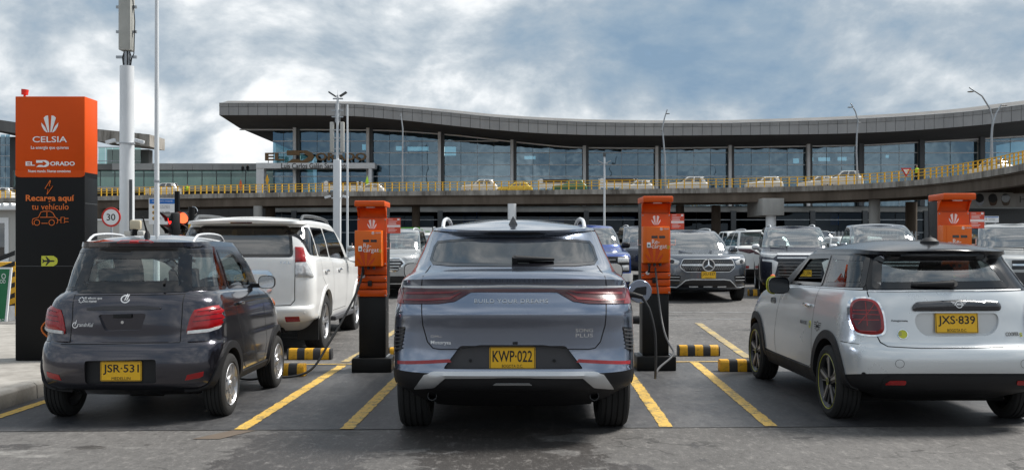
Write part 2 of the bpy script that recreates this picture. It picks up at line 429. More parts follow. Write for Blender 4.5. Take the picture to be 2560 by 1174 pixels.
# ------------------------------------------------------------------ car bodies: lofted rings, projected panels
def pchip(x, Y, xq):
    x = np.asarray(x, float); Y = np.asarray(Y, float); xq = np.asarray(xq, float)
    one = Y.ndim == 1
    if one: Y = Y[:, None]
    n = len(x)
    if n == 1: r = np.repeat(Y, len(xq), 0); return r[:, 0] if one else r
    h = np.diff(x); d = np.diff(Y, axis=0) / h[:, None]
    m = np.zeros_like(Y)
    if n == 2: m[:] = d[0]
    else:
        w1 = (2 * h[1:] + h[:-1])[:, None]; w2 = (h[1:] + 2 * h[:-1])[:, None]
        a, b = d[:-1], d[1:]
        ok = a * b > 0
        with np.errstate(divide='ignore', invalid='ignore'):
            hm = (w1 + w2) / (w1 / a + w2 / b)
        m[1:-1] = np.where(ok, hm, 0.0)
        def end(h0, h1, d0, d1):
            e = ((2 * h0 + h1) * d0 - h0 * d1) / (h0 + h1)
            e = np.where(e * d0 <= 0, 0, e)
            return np.where((d0 * d1 < 0) & (abs(e) > 3 * abs(d0)), 3 * d0, e)
        m[0] = end(h[0], h[1], d[0], d[1]); m[-1] = end(h[-1], h[-2], d[-1], d[-2])
    xq = np.clip(xq, x[0], x[-1])
    i = np.clip(np.searchsorted(x, xq, side='right') - 1, 0, n - 2)
    t = ((xq - x[i]) / h[i])[:, None]; hh = h[i][:, None]
    r = (1 + 2 * t) * (1 - t) ** 2 * Y[i] + t * (1 - t) ** 2 * hh * m[i] + t * t * (3 - 2 * t) * Y[i + 1] + t * t * (t - 1) * hh * m[i + 1]
    return r[:, 0] if one else r

def zof(spec, y):
    if isinstance(spec, (int, float)): return np.full(len(y), float(spec))
    a = sorted(spec); return pchip([p[0] for p in a], [p[1] for p in a], y)

def RG(z, yr, yf, w, Lr=0.5, nr=3.0, Lf=0.7, nf=2.6, sharp=False, crown=0.0, wy=None):
    return dict(z=z, yr=yr, yf=yf, w=w, Lr=Lr, nr=nr, Lf=Lf, nf=nf, sharp=sharp, crown=crown, wy=wy)

def ring_pts(r, NR, NS, NF):
    def quad(w, L, n, cnt):
        th = np.linspace(0, math.pi / 2, 600)
        x = w * np.sin(th) ** (2 / n); y = L * (1 - np.cos(th) ** (2 / n))
        s = np.concatenate([[0], np.cumsum(np.hypot(np.diff(x), np.diff(y)))])
        q = np.linspace(0, s[-1], cnt)
        return np.interp(q, s, x), np.interp(q, s, y)
    xr, yr = quad(r['w'], r['Lr'], r['nr'], NR); yr = yr + r['yr']
    xf, yf = quad(r['w'], r['Lf'], r['nf'], NF); yf = r['yf'] - yf
    ys = np.linspace(yr[-1], yf[-1], NS + 2)[1:-1]; xs = np.full(NS, r['w'])
    x = np.concatenate([xr, xs, xf[::-1]]); y = np.concatenate([yr, ys, yf[::-1]])
    if r['wy']:
        a = sorted(r['wy']); x = x * pchip([p[0] for p in a], [p[1] for p in a], y)
    z = zof(r['z'], y)
    if r['crown']:
        k = np.clip((r['yr'] + r['Lr'] - y) / r['Lr'], 0, 1) > 0
        z = z + np.where(k, r['crown'] * (1 - (x / r['w']) ** 2), 0)
    return np.stack([x, y, z], 1)

def pip(poly, P):
    poly = np.asarray(poly, float); x, y = P[:, 0], P[:, 1]; c = np.zeros(len(P), bool)
    xj, yj = poly[-1]
    for xi, yi in poly:
        cond = ((yi > y) != (yj > y))
        with np.errstate(divide='ignore', invalid='ignore'):
            t = (xj - xi) * (y - yi) / (yj - yi + 1e-15) + xi
        c ^= cond & (x < t); xj, yj = xi, yi
    return c
def pdist(poly, P):
    poly = np.asarray(poly, float); d = np.full(len(P), 1e9)
    for i in range(len(poly)):
        a = poly[i - 1]; b = poly[i]; ab = b - a; L = (ab ** 2).sum() + 1e-12
        t = np.clip(((P - a) @ ab) / L, 0, 1); q = a + t[:, None] * ab
        d = np.minimum(d, np.hypot(*(P - q).T))
    return d
def inset(poly, d):
    """move every side of a polygon inward by d"""
    p = [Vector(q) for q in poly]; n = len(p)
    area = sum(p[i].x * p[(i + 1) % n].y - p[(i + 1) % n].x * p[i].y for i in range(n))
    s = 1 if area > 0 else -1; out = []
    for i in range(n):
        a = (p[i] - p[i - 1]); b = (p[(i + 1) % n] - p[i])
        if a.length < 1e-9 or b.length < 1e-9: out.append(tuple(p[i])); continue
        a.normalize(); b.normalize()
        na = Vector((-a.y, a.x)) * s; nb = Vector((-b.y, b.x)) * s
        k = na + nb
        if k.length < 1e-6: out.append(tuple(p[i] + na * d)); continue
        k.normalize(); c = max(0.35, k.dot(na))
        q = p[i] + k * (d / c); out.append((q.x, q.y))
    return out

PROJ = {'rear': (lambda a, b: Vector((a, -3, b)), Vector((0, 1, 0)), (0, 2)),
        'front': (lambda a, b: Vector((a, 9, b)), Vector((0, -1, 0)), (0, 2)),
        'right': (lambda a, b: Vector((4, a, b)), Vector((-1, 0, 0)), (1, 2)),
        'left': (lambda a, b: Vector((-4, a, b)), Vector((1, 0, 0)), (1, 2)),
        'top': (lambda a, b: Vector((a, b, 5)), Vector((0, 0, -1)), (0, 1))}

class Car:
    def __init__(s, name, label, loc, rz, paint, cat='car', group=None):
        s.root = thing(name, label, cat, loc, rz, group); s.paint = paint
        s.cut = MB(); s.holes = []; s.cutmats = []
    def loft(s, rings, spine, NR=24, NS=40, NF=16, cell=0.035, ncap=8, zones=()):
        ctl = np.array([ring_pts(r, NR, NS, NF) for r in rings])       # K,N,3
        K, N, _ = ctl.shape
        ch = [np.linalg.norm(ctl[k + 1] - ctl[k], axis=1) for k in range(K - 1)]
        ch = [0.5 * c.mean() + 0.5 * c[:NR].mean() for c in ch]
        cum = np.concatenate([[0], np.cumsum(ch)])
        rows = []; rid = []
        br = [0] + [k for k in range(1, K - 1) if rings[k]['sharp']] + [K - 1]
        for a, b in zip(br[:-1], br[1:]):
            q = []
            for k in range(a, b):
                n = max(1, int(math.ceil(ch[k] / cell)))
                q += [(cum[k] + (cum[k + 1] - cum[k]) * j / n, k + j / n) for j in range(n)]
            if b == K - 1: q.append((cum[b], float(b)))
            P = pchip(cum[a:b + 1], ctl[a:b + 1].reshape(b - a + 1, -1), [t[0] for t in q]).reshape(-1, N, 3)
            rows += list(P); rid += [t[1] for t in q]
        s.ctl = ctl
        # roof cap
        top = rows[-1]; zs = sorted(spine); y0, y1 = zs[0][0], zs[-1][0]
        yt = y0 + (top[:, 1] - top[:, 1].min()) / (np.ptp(top[:, 1])) * (y1 - y0)
        zt = pchip([p[0] for p in zs], [p[1] for p in zs], yt)
        for j in range(1, ncap + 1):
            t = j / ncap; e = 1 - (1 - t) ** 2.2
            rows.append(np.stack([top[:, 0] * (1 - t), top[:, 1] + (yt - top[:, 1]) * t, top[:, 2] + (zt - top[:, 2]) * e], 1)); rid.append(K - 1 + t)
        bot = rows[0]; pre = []
        yb = bot[:, 1].min() + 0.3 + (bot[:, 1] - bot[:, 1].min()) / np.ptp(bot[:, 1]) * (np.ptp(bot[:, 1]) - 0.6)
        zf = bot[:, 2].min()
        for j in (2, 1):
            t = j / 2
            pre.append(np.stack([bot[:, 0] * (1 - t), bot[:, 1] + (yb - bot[:, 1]) * t, bot[:, 2] + (zf - bot[:, 2]) * t], 1))
        rows = pre + rows; rid = [-1.0, -0.5] + rid
        Rn = len(rows); V = []; idx = np.zeros((Rn, 2 * N - 2), int)
        for i, r in enumerate(rows):
            seam = (i == 0 or i == Rn - 1)
            for j in range(N): idx[i, j] = len(V); V.append(r[j])
            for j in range(1, N - 1):
                c = 2 * N - 2 - j
                if seam: idx[i, c] = idx[i, j]
                else: idx[i, c] = len(V); V.append(r[j] * np.array([-1, 1, 1]))
        F = []; FM = []; s.frow = []; s.fcol = []
        W_ = 2 * N - 2
        for i in range(Rn - 1):
            for j in range(W_):
                j2 = (j + 1) % W_
                q = [idx[i, j], idx[i, j2], idx[i + 1, j2], idx[i + 1, j]]
                u = []
                for t in q:
                    if t not in u: u.append(t)
                if len(u) < 3: continue
                F.append(tuple(int(t) for t in u))
                zi = 0
                for k_, zn in enumerate(zones):
                    if zn[0] - 1e-6 <= rid[i] < zn[1] - 1e-6: zi = k_ + 1
                FM.append(zi)
                s.frow.append(rid[i]); s.fcol.append(j if j < N - 1 else W_ - 1 - j)
        s.V = np.array(V); s.F = F; s.FM = FM; s.N = N; s.NR, s.NS, s.NF = NR, NS, NF
        s.zones = list(zones)
        s.bvh = BVHTree.FromPolygons([Vector(v) for v in V], F)
        return s
    def E(s, u, v, y):
        """photo measurement at distance y ahead of the rear bumper -> the car's own (x, z)"""
        d = s.root.location.y + y
        return ((u - 1280.0) / FPX * d - s.root.location.x, CAM_H + (HORIZON - v) / FPX * d - s.root.location.z)
    # ---- projection
    def hit(s, a, b, proj):
        o, d, _ = PROJ[proj]
        h = s.bvh.ray_cast(o(a, b), d)
        if h[0] is None:
            p = o(a, b)
            if proj in ('rear', 'front'): p.y = 0.1 if proj == 'rear' else 4.0
            elif proj in ('left', 'right'): p.x = 0.6 if proj == 'right' else -0.6
            h = s.bvh.find_nearest(p)
        n = h[1].normalized()
        if n.dot(d) > 0: n = -n
        return h[0].copy(), n
    def patch(s, poly, proj, m, name, parent=None, off=0.004, rim=0.012, dome=0.0, domew=0.05, step=0.03, hole=None, smooth=50, lift=None):
        def dens(pl):
            o = []
            for i in range(len(pl)):
                a = Vector(pl[i]); b = Vector(pl[(i + 1) % len(pl)]); k = max(1, int(math.ceil((b - a).length / step)))
                o += [a + (b - a) * (t / k) for t in range(k)]
            return o
        out = dens(poly); pts = list(out); edges = [(i, (i + 1) % len(out)) for i in range(len(out))]
        hl = None
        if hole is not None:
            hl = dens(hole); b0 = len(pts); pts += hl; edges += [(b0 + i, b0 + (i + 1) % len(hl)) for i in range(len(hl))]
        A = np.array([tuple(p) for p in out]); mn, mx = A.min(0), A.max(0)
        gx = np.arange(mn[0] + step / 2, mx[0], step); gy = np.arange(mn[1] + step / 2, mx[1], step)
        if len(gx) and len(gy):
            G = np.array([(x + (0.5 * step if iy % 2 else 0), y) for iy, y in enumerate(gy) for x in gx])
            k = pip(A, G) & (pdist(A, G) > step * 0.45)
            if hl is not None:
                H = np.array([tuple(p) for p in hl]); k &= ~pip(H, G) & (pdist(H, G) > step * 0.45)
            pts += [Vector((float(x), float(y))) for x, y in G[k]]
        r = delaunay_2d_cdt(pts, edges, [], 0, 1e-6)
        P2 = np.array([tuple(p) for p in r[0]]); T = [t for t in r[2]]
        C = np.array([P2[list(t)].mean(0) for t in T]); keep = pip(A, C)
        if hl is not None: keep &= ~pip(np.array([tuple(p) for p in hl]), C)
        T = [t for t, k in zip(T, keep) if k]
        dd = pdist(A, P2) if dome else None
        V = []; Nn = []
        for i, (a, b) in enumerate(P2):
            p, n = s.hit(float(a), float(b), proj)
            k = off
            if dome: k += dome * (1 - (1 - min(1.0, dd[i] / domew)) ** 2)
            if lift: k += lift(a, b)
            V.append(p + n * k); Nn.append(n)
        bd = {}
        for t in T:
            for i in range(3):
                e = (t[i], t[(i + 1) % 3]); bd[tuple(sorted(e))] = bd.get(tuple(sorted(e)), 0) + 1
        F = [tuple(t) for t in T]; base = {}
        for e, c in bd.items():
            if c == 1:
                for q in e:
                    if q not in base: base[q] = len(V); V.append(V[q] - Nn[q] * rim)
                F.append((e[0], e[1], base[e[1]], base[e[0]]))
        me = bpy.data.meshes.new(name); me.from_pydata([tuple(v) for v in V], [], F)
        bm = bmesh.new(); bm.from_mesh(me)
        bmesh.ops.delete(bm, geom=[v for v in bm.verts if not v.link_faces], context='VERTS')
        bmesh.ops.recalc_face_normals(bm, faces=bm.faces)
        bm.to_mesh(me); bm.free(); smooth_by_angle(me, smooth)
        return link(name, me, m, parent or s.root)
    def seam(s, pts, proj, w=0.006, m='seam', name='panel_gap', off=0.0012, closed=False, step=0.03, parent=None, h=0.0):
        P = [Vector(p) for p in pts]
        if closed: P.append(P[0])
        d = []
        for a, b in zip(P[:-1], P[1:]):
            k = max(1, int(math.ceil((b - a).length / step))); d += [a + (b - a) * (t / k) for t in range(k)]
        d.append(P[-1]); H = [s.hit(p.x, p.y, proj) for p in d]
        V = []; F = []
        for i, (p, n) in enumerate(H):
            t = (H[min(i + 1, len(H) - 1)][0] - H[max(i - 1, 0)][0])
            if t.length < 1e-9: t = Vector((0, 0, 1))
            sd = t.normalized().cross(n).normalized() * (w / 2)
            q = p + n * off
            if h == 0: V += [q - sd, q + sd]
            else: V += [q - sd, q - sd * 0.7 + n * h, q + sd * 0.7 + n * h, q + sd]
        c = 2 if h == 0 else 4
        for i in range(len(H) - 1):
            for k in range(c - 1): F.append((i * c + k, i * c + k + 1, (i + 1) * c + k + 1, (i + 1) * c + k))
        me = bpy.data.meshes.new(name); me.from_pydata([tuple(v) for v in V], [], F)
        bm = bmesh.new(); bm.from_mesh(me); bmesh.ops.recalc_face_normals(bm, faces=bm.faces); bm.to_mesh(me); bm.free()
        smooth_by_angle(me, 50)
        return link(name, me, m, parent or s.root)
    def lettering(s, txt, w, h, a, b, proj, m, name='lettering', off=0.0025, parent=None, **k):
        me = text_mesh(txt, w, h, **k); sgn = 1
        if proj in ('left', 'front'): sgn = -1
        for v in me.vertices:
            d = -v.co.y
            p, n = s.hit(a + v.co.x * sgn, b + v.co.z, proj); v.co = p + n * (off + d)
        me.update()
        return link(name, me, m, parent or s.root)
    def pane(s, poly, proj, m, name, frit=0.03, off=0.003, hole=True, fritname='window_seal', step=0.04, label=None):
        inn = inset(poly, frit)
        g = s.patch(inn, proj, m, name, off=off, rim=0.0, step=step)
        s.patch(poly, proj, 'frit', fritname, parent=g, off=off + 0.0006, rim=0.006, hole=inset(poly, frit - 0.002), step=step)
        if hole: s.holes.append((poly, proj, frit * 0.35))
        if label: g['label'] = label
        return g
    def band_glass(s, r0, r1, c0, c1, m, name, side=0, off=0.0):
        """glass pane from the loft faces between two rings and two columns; side 0 both, +1 / -1"""
        sel = [i for i in range(len(s.F)) if r0 - 1e-6 <= s.frow[i] < r1 - 1e-6 and c0 <= s.fcol[i] < c1
               and (side == 0 or np.sign(s.V[list(s.F[i])].mean(0)[0]) == side)]
        used = sorted({v for i in sel for v in s.F[i]}); mp_ = {v: k for k, v in enumerate(used)}
        me = bpy.data.meshes.new(name)
        me.from_pydata([tuple(s.V[v]) for v in used], [], [tuple(mp_[v] for v in s.F[i]) for i in sel])
        bm = bmesh.new(); bm.from_mesh(me); bmesh.ops.recalc_face_normals(bm, faces=bm.faces)
        if off: 
            for v in bm.verts: v.co += v.normal * off
        bm.to_mesh(me); bm.free(); smooth_by_angle(me, 60)
        s.dead = getattr(s, 'dead', set()) | set(sel)
        return link(name, me, m, s.root)
    def well(s, y, z, r, w, depth=0.34):
        for sg in (-1, 1):
            b = MB()
            b.lathe([(r, -0.2 if sg > 0 else -0.2), (r, 0.2)], 40, 'X')
            x0, x1 = (w - depth, w + 0.3) if sg > 0 else (-w - 0.3, -w + depth)
            v = [((p[0] + 0.2) / 0.4 * (x1 - x0) + x0, p[1] + y, p[2] + z) for p in b.v]
            s.cut.add(v, b.f); s.cutmats += ['liner'] * len(b.f)
    def recess(s, poly, depth_y, m, proj='rear'):
        b = MB()
        if proj == 'rear': b.prism(poly, 'Y', -1.0, depth_y)
        else: b.prism(poly, 'Y', depth_y, 8.0)
        s.cut.add(b.v, b.f); s.cutmats += [m] * len(b.f)
    def finish(s, lining=True, bool_on=True):
        dead = getattr(s, 'dead', set())
        me = bpy.data.meshes.new('body'); me.from_pydata([tuple(v) for v in s.V], [], s.F)
        slots = [s.paint] + [zn[2] for zn in s.zones]; names = ['body'] + [zn[3] for zn in s.zones]; nz_ = len(slots)
        cslot = {}
        for k in sorted(set(s.cutmats)):
            cslot[k] = len(slots); slots.append(k); names.append('wheel_well' if k == 'liner' else 'recess')
        for k in slots: me.materials.append(M[k])
        me.polygons.foreach_set('material_index', np.array(s.FM, dtype=np.int32))
        if dead and s.cut.v:      # remember removed faces by a spare slot
            pass
        bm = bmesh.new(); bm.from_mesh(me); bmesh.ops.recalc_face_normals(bm, faces=bm.faces); bm.to_mesh(me); bm.free()
        tmp = bpy.data.objects.new('body', me); COL.objects.link(tmp)
        if s.cut.v and bool_on:
            cm = bpy.data.meshes.new('cutter'); cm.from_pydata(s.cut.v, [], s.cut.f)
            for k in slots: cm.materials.append(M[k])
            cm.polygons.foreach_set('material_index', np.array([cslot[k] for k in s.cutmats], dtype=np.int32))
            bm = bmesh.new(); bm.from_mesh(cm); bmesh.ops.recalc_face_normals(bm, faces=bm.faces); bm.to_mesh(cm); bm.free()
            co = bpy.data.objects.new('cutter', cm); COL.objects.link(co)
            md = tmp.modifiers.new('b', 'BOOLEAN'); md.operation = 'DIFFERENCE'; md.object = co; md.solver = 'EXACT'
            md.material_mode = 'INDEX'
            bpy.context.view_layer.update()
            me2 = bpy.data.meshes.new_from_object(tmp.evaluated_get(bpy.context.evaluated_depsgraph_get()))
            bpy.data.objects.remove(co); bpy.data.meshes.remove(cm)
        else: me2 = me.copy()
        bpy.data.objects.remove(tmp)
        bm = bmesh.new(); bm.from_mesh(me2); bm.faces.ensure_lookup_table()
        C = np.array([tuple(f.calc_center_median()) for f in bm.faces]); Nn = np.array([tuple(f.normal) for f in bm.faces])
        kill = np.zeros(len(C), bool); ymid = s.V[:, 1].mean()
        for poly, proj, d in s.holes:
            ax = PROJ[proj][2]; dr = np.array(PROJ[proj][1])
            Q = C[:, list(ax)]
            k = pip(poly, Q) & (Nn @ dr < 0.1)
            if proj == 'rear': k &= C[:, 1] < ymid
            if proj == 'front': k &= C[:, 1] > ymid
            if proj == 'right': k &= C[:, 0] > 0
            if proj == 'left': k &= C[:, 0] < 0
            k[k] &= pdist(poly, Q[k]) > d
            kill |= k
        if dead:
            DC = {tuple(np.round(s.V[list(s.F[i])].mean(0), 4)) for i in dead}
            for i, f in enumerate(bm.faces):
                c = sum((v.co for v in f.verts), Vector()) / len(f.verts)
                if tuple(np.round(np.array(c), 4)) in DC: kill[i] = True
        bmesh.ops.delete(bm, geom=[f for i, f in enumerate(bm.faces) if kill[i]], context='FACES')
        objs = []
        for k, nm in enumerate(slots):
            b2 = bm.copy(); gone = [f for f in b2.faces if f.material_index != k]
            bmesh.ops.delete(b2, geom=gone, context='FACES')
            if not b2.faces: b2.free(); continue
            for f in b2.faces: f.material_index = 0
            pn = names[k]
            m3 = bpy.data.meshes.new(pn); b2.to_mesh(m3); b2.free()
            smooth_by_angle(m3, 32)
            if pn == 'wheel_well':
                ym = s.V[:, 1].mean()
                for qx in (-1, 1):
                    for qy in (-1, 1):
                        b4 = bmesh.new(); b4.from_mesh(m3)
                        bmesh.ops.delete(b4, geom=[f for f in b4.faces if f.calc_center_median().x * qx < 0 or (f.calc_center_median().y - ym) * qy < 0], context='FACES')
                        m4 = bpy.data.meshes.new(pn); b4.to_mesh(m4); b4.free(); link(pn, m4, nm, s.root)
                bpy.data.meshes.remove(m3)
            else: objs.append(link(pn, m3, nm, s.root))
        if lining:
            b2 = bm.copy()
            bmesh.ops.delete(b2, geom=[f for f in b2.faces if f.material_index >= nz_ or f.calc_center_median().z < 0.35], context='FACES')
            b2.normal_update()
            for v in b2.verts: v.co = v.co - v.normal * 0.03
            for f in b2.faces: f.material_index = 0
            bmesh.ops.reverse_faces(b2, faces=b2.faces)
            m3 = bpy.data.meshes.new('interior_lining'); b2.to_mesh(m3); b2.free()
            for p in m3.polygons: p.use_smooth = True
            link('interior_lining', m3, 'cloth_dark', s.root)
        bm.free(); bpy.data.meshes.remove(me2)
        return objs
    def wheel(s, x, y, r, width, rr, style, tyre_n=40, z=None):
        """x: outer face; sign gives the side"""
        key = (r, width, rr, style)
        if key not in WHEELS: WHEELS[key] = wheel_meshes(r, width, rr, style, tyre_n)
        wm, tm = WHEELS[key]
        o = link('wheel', wm, None, s.root); o.location = (x - math.copysign(width / 2, x), y, r if z is None else z)
        if x < 0: o.rotation_euler = (0, 0, math.pi)
        link('tyre', tm, None, o)
        return o
    def arch(s, y, z, r, width, m='plastic_black', off=0.012, zmin=0.3, side=(1, -1), name='arch_trim'):
        for sg in side:
            a0 = math.asin(max(-0.95, (zmin - z) / (r + width))); A = np.linspace(a0, math.pi - a0, 30)
            pl = [(y + math.cos(a) * (r + width), z + math.sin(a) * (r + width)) for a in A]
            a1 = math.asin(max(-0.95, (zmin - z) / r)); B = np.linspace(math.pi - a1, a1, 30)
            pl += [(y + math.cos(a) * (r - 0.006), z + math.sin(a) * (r - 0.006)) for a in B]
            s.patch(pl, 'right' if sg > 0 else 'left', m, name, off=off, rim=0.05, step=0.035)
    def plate(s, top, bot, loc, yaw=0.0, tilt=0.0, flip=False, small=False):
        o = MB().prism(rp(rect(-0.165, 0.165, -0.08, 0.08), 0.012), 'Y', 0, -0.004).build('number_plate', 'plate_yellow', s.root)
        o.location = loc; o.rotation_euler = (tilt, 0, math.pi if flip else yaw)
        fr = MB()
        for a, b, c, d in ((-0.161, 0.161, 0.073, 0.077), (-0.161, 0.161, -0.077, -0.073), (-0.161, -0.157, -0.072, 0.072), (0.157, 0.161, -0.072, 0.072)):
            fr.bb(a, b, -0.0052, -0.004, c, d)
        fr.build('plate_border', 'ink_black', o)
        text(top, 0.285, 0.082, 'ink_black', o, (0, -0.004, 0.012), depth=0.0016, bold=0.012)
        if not small:
            text(bot, 0.15, 0.022, 'ink_black', o, (0, -0.004, -0.058), depth=0.0016)
        return o
    def mirror(s, x, y, z, m='paint_black', w=0.19, h=0.13, d=0.09, glassy=True):
        sg = 1 if x > 0 else -1
        b = MB(); n = 20; prof = [(0.55, 1.0), (0.9, 0.75), (1.0, 0.35), (1.0, 0.0)]
        rows = []
        for k, t in prof:
            rows.append([(x + math.copysign(1, math.cos(a)) * abs(math.cos(a)) ** 0.65 * w / 2 * k, y + d * t, z + math.copysign(1, math.sin(a)) * abs(math.sin(a)) ** 0.65 * h / 2 * k) for a in [2 * math.pi * i / n for i in range(n)]])
        V = [p for r in rows for p in r]; F = [tuple(range(n))]
        for i in range(3):
            for k in range(n): F.append((i * n + k, i * n + (k + 1) % n, (i + 1) * n + (k + 1) % n, (i + 1) * n + k))
        b.add(V, F)
        b.bb(x - sg * (w / 2 + 0.07), x - sg * (w / 2 - 0.03), y + 0.02, y + 0.06, z - h * 0.42, z - h * 0.12)
        o = b.build('wing_mirror', m, s.root, smooth=50)
        g = MB(); g.add([(p[0], p[1] + 0.006, p[2]) for p in rows[3]], [tuple(range(n))]); g.v = [(x + (p[0] - x) * 0.93, p[1], z + (p[2] - z) * 0.91) for p in g.v]
        g.build('mirror_glass', 'chrome' if glassy else 'frit', o)
        return o
    def seats(s, ys, zs, xs, w=0.46, h=0.62, m='cloth_dark'):
        for y in ys:
            for x in xs:
                b = MB(); R = Matrix.Rotation(rad(-14), 3, 'X')
                b.bb(x - w / 2, x + w / 2, y, y + 0.5, zs - 0.16, zs, None)
                b.bb(x - w / 2, x + w / 2, y - 0.10, y + 0.04, zs - 0.05, zs + h, R.inverted(), (x, y, zs))
                b.bb(x - 0.12, x + 0.12, y - 0.09, y + 0.01, zs + h + 0.05, zs + h + 0.24, R.inverted(), (x, y, zs))
                b.bb(x - 0.05, x + 0.05, y - 0.06, y - 0.02, zs + h - 0.05, zs + h + 0.08, R.inverted(), (x, y, zs))
                b.build('seat', m, s.root, bevel=0.035, seg=3)
    def cabin(s, dash_y, dash_z, hw, wheel_x=None):
        b = MB(); b.prism(rp([(dash_y, dash_z - 0.35), (dash_y + 0.45, dash_z - 0.35), (dash_y + 0.5, dash_z), (dash_y + 0.06, dash_z), (dash_y - 0.03, dash_z - 0.1)], 0.04), 'X', -hw, hw)
        b.build('dashboard', 'cloth_dark', s.root, smooth=40)
        if wheel_x is not None:
            b = MB(); C = Vector((wheel_x, dash_y - 0.14, dash_z - 0.04)); R = Matrix.Rotation(rad(62), 3, 'X')
            pts = [C + R @ Vector((0.185 * math.cos(a), 0.185 * math.sin(a), 0)) for a in np.linspace(0, 2 * math.pi, 29)]
            b.tube(pts, 0.015, 8); b.tube([C + R @ Vector((-0.17, 0, 0)), C + R @ Vector((0.17, 0, 0))], 0.02, 6); b.tube([C, C + Vector((0, 0.2, -0.1))], 0.03, 8)
            b.build('steering_wheel', 'cloth_dark', s.root, smooth=40)

WHEELS = {}
def wheel_meshes(r, width, rr, style, n=40):
    hw = width / 2; t = MB()
    prof = [(rr * 0.97, -hw * 0.80), (rr + 0.012, -hw * 0.96), (rr + (r - rr) * 0.5, -hw), (r - 0.022, -hw * 0.93), (r - 0.006, -hw * 0.80)]
    gro = [(-0.55, 0.05), (-0.18, 0.05), (0.18, 0.05), (0.55, 0.05)]
    for g, ww in gro:
        prof += [(r, hw * (g - ww)), (r - 0.008, hw * (g - ww * 0.7)), (r - 0.008, hw * (g + ww * 0.7)), (r, hw * (g + ww))]
    prof += [(r - 0.006, hw * 0.80), (r - 0.022, hw * 0.93), (rr + (r - rr) * 0.5, hw), (rr + 0.012, hw * 0.96), (rr * 0.97, hw * 0.80)]
    t.lathe(prof, n, 'X', caps=False)
    tm = t.mesh('tyre', smooth=28); tm.materials.append(M['rubber'])
    bm = bmesh.new(); mi = {}
    mats = []
    def add(b, m):
        if m not in mats: mats.append(m)
        k = mats.index(m); vs = [bm.verts.new(v) for v in b.v]
        for f in b.f:
            try: q = bm.faces.new([vs[i] for i in f]); q.material_index = k
            except ValueError: pass
    f0 = hw * 0.78
    main = {'steel': 'alloy', 'five': 'alloy_dark', 'six': 'alloy', 'multi': 'alloy', 'dark': 'alloy_dark'}[style]
    b = MB(); b.lathe([(rr * 0.96, -hw * 0.8), (rr * 0.90, -hw * 0.3), (rr * 0.90, f0 * 0.85), (rr * 0.985, f0), (rr, f0 + 0.012), (rr * 0.975, f0 + 0.016), (rr * 0.93, f0 + 0.004), (rr * 0.88, f0 * 0.85)], 48, 'X', caps=False); add(b, main if style != 'five' else 'alloy_dark')
    b = MB(); b.lathe([(0.0, f0 * 0.2), (rr * 0.9, f0 * 0.2)], 32, 'X', caps=False); add(b, 'liner')
    b = MB(); b.lathe([(0.0, f0 * 0.35), (rr * 0.62, f0 * 0.35), (rr * 0.62, f0 * 0.2)], 32, 'X', caps=False); add(b, 'steel_dark')
    def spoke(a, w0, w1, r0, r1, x0, x1, th=0.03, m=main, skew=0.0):
        b = MB(); ca, sa = math.cos(a), math.sin(a)
        def P(rad_, off, x): return (x, rad_ * ca - off * sa, rad_ * sa + off * ca)
        v = [P(r0, -w0, x0), P(r0, w0, x0), P(r1, w1 + skew, x1), P(r1, -w1 + skew, x1),
             P(r0, -w0, x0 - th), P(r0, w0, x0 - th), P(r1, w1 + skew, x1 - th), P(r1, -w1 + skew, x1 - th)]
        b.add(v, [(0, 1, 2, 3), (4, 7, 6, 5), (0, 4, 5, 1), (1, 5, 6, 2), (2, 6, 7, 3), (3, 7, 4, 0)]); add(b, m)
    if style == 'steel':
        b = MB(); b.lathe([(0, f0 + 0.010), (rr * 0.16, f0 + 0.012), (rr * 0.2, f0 + 0.002), (rr * 0.46, f0 + 0.014), (rr * 0.5, f0 - 0.004)], 40, 'X', caps=False); add(b, 'alloy')
        for k in range(8): spoke(2 * math.pi * k / 8, rr * 0.17, rr * 0.20, rr * 0.44, rr * 0.93, f0 + 0.006, f0 + 0.004)
    elif style == 'five':
        for k in range(5):
            a = 2 * math.pi * k / 5 + 0.3
            spoke(a, rr * 0.13, rr * 0.17, rr * 0.12, rr * 0.96, f0 - 0.004, f0 + 0.002, m='alloy_dark')
            spoke(a, rr * 0.03, rr * 0.06, rr * 0.16, rr * 0.92, f0 + 0.0, f0 + 0.006, 0.01, m='alloy')
            spoke(a + 0.40, rr * 0.012, rr * 0.02, rr * 0.3, rr * 0.93, f0 - 0.012, f0 - 0.006, 0.01, m='alloy')
        b = MB(); b.lathe([(rr * 0.995, f0 + 0.0135), (rr * 1.012, f0 + 0.0165), (rr * 1.028, f0 + 0.014)], 48, 'X', caps=False); add(b, 'ink_lime')
        b = MB(); b.lathe([(0, f0 + 0.012), (rr * 0.1, f0 + 0.012), (rr * 0.12, f0 + 0.004)], 24, 'X', caps=False); add(b, 'alloy_dark')
        b = MB(); b.lathe([(rr * 0.10, f0 + 0.0125), (rr * 0.125, f0 + 0.0125)], 24, 'X', caps=False); add(b, 'ink_lime')
    else:
        k_ = {'six': 6, 'multi': 10, 'dark': 10}[style]
        for k in range(k_):
            a = 2 * math.pi * k / k_
            spoke(a + 0.13 * 6 / k_, rr * 0.05, rr * 0.06, rr * 0.15, rr * 0.95, f0 - 0.015, f0 + 0.004)
            spoke(a - 0.13 * 6 / k_, rr * 0.05, rr * 0.06, rr * 0.15, rr * 0.95, f0 - 0.015, f0 + 0.004)
        b = MB(); b.lathe([(0, f0 + 0.0), (rr * 0.16, f0 - 0.002), (rr * 0.24, f0 - 0.012), (rr * 0.26, f0 - 0.04)], 24, 'X', caps=False); add(b, main)
    bmesh.ops.recalc_face_normals(bm, faces=bm.faces)
    wm = bpy.data.meshes.new('wheel'); bm.to_mesh(wm); bm.free(); smooth_by_angle(wm, 35)
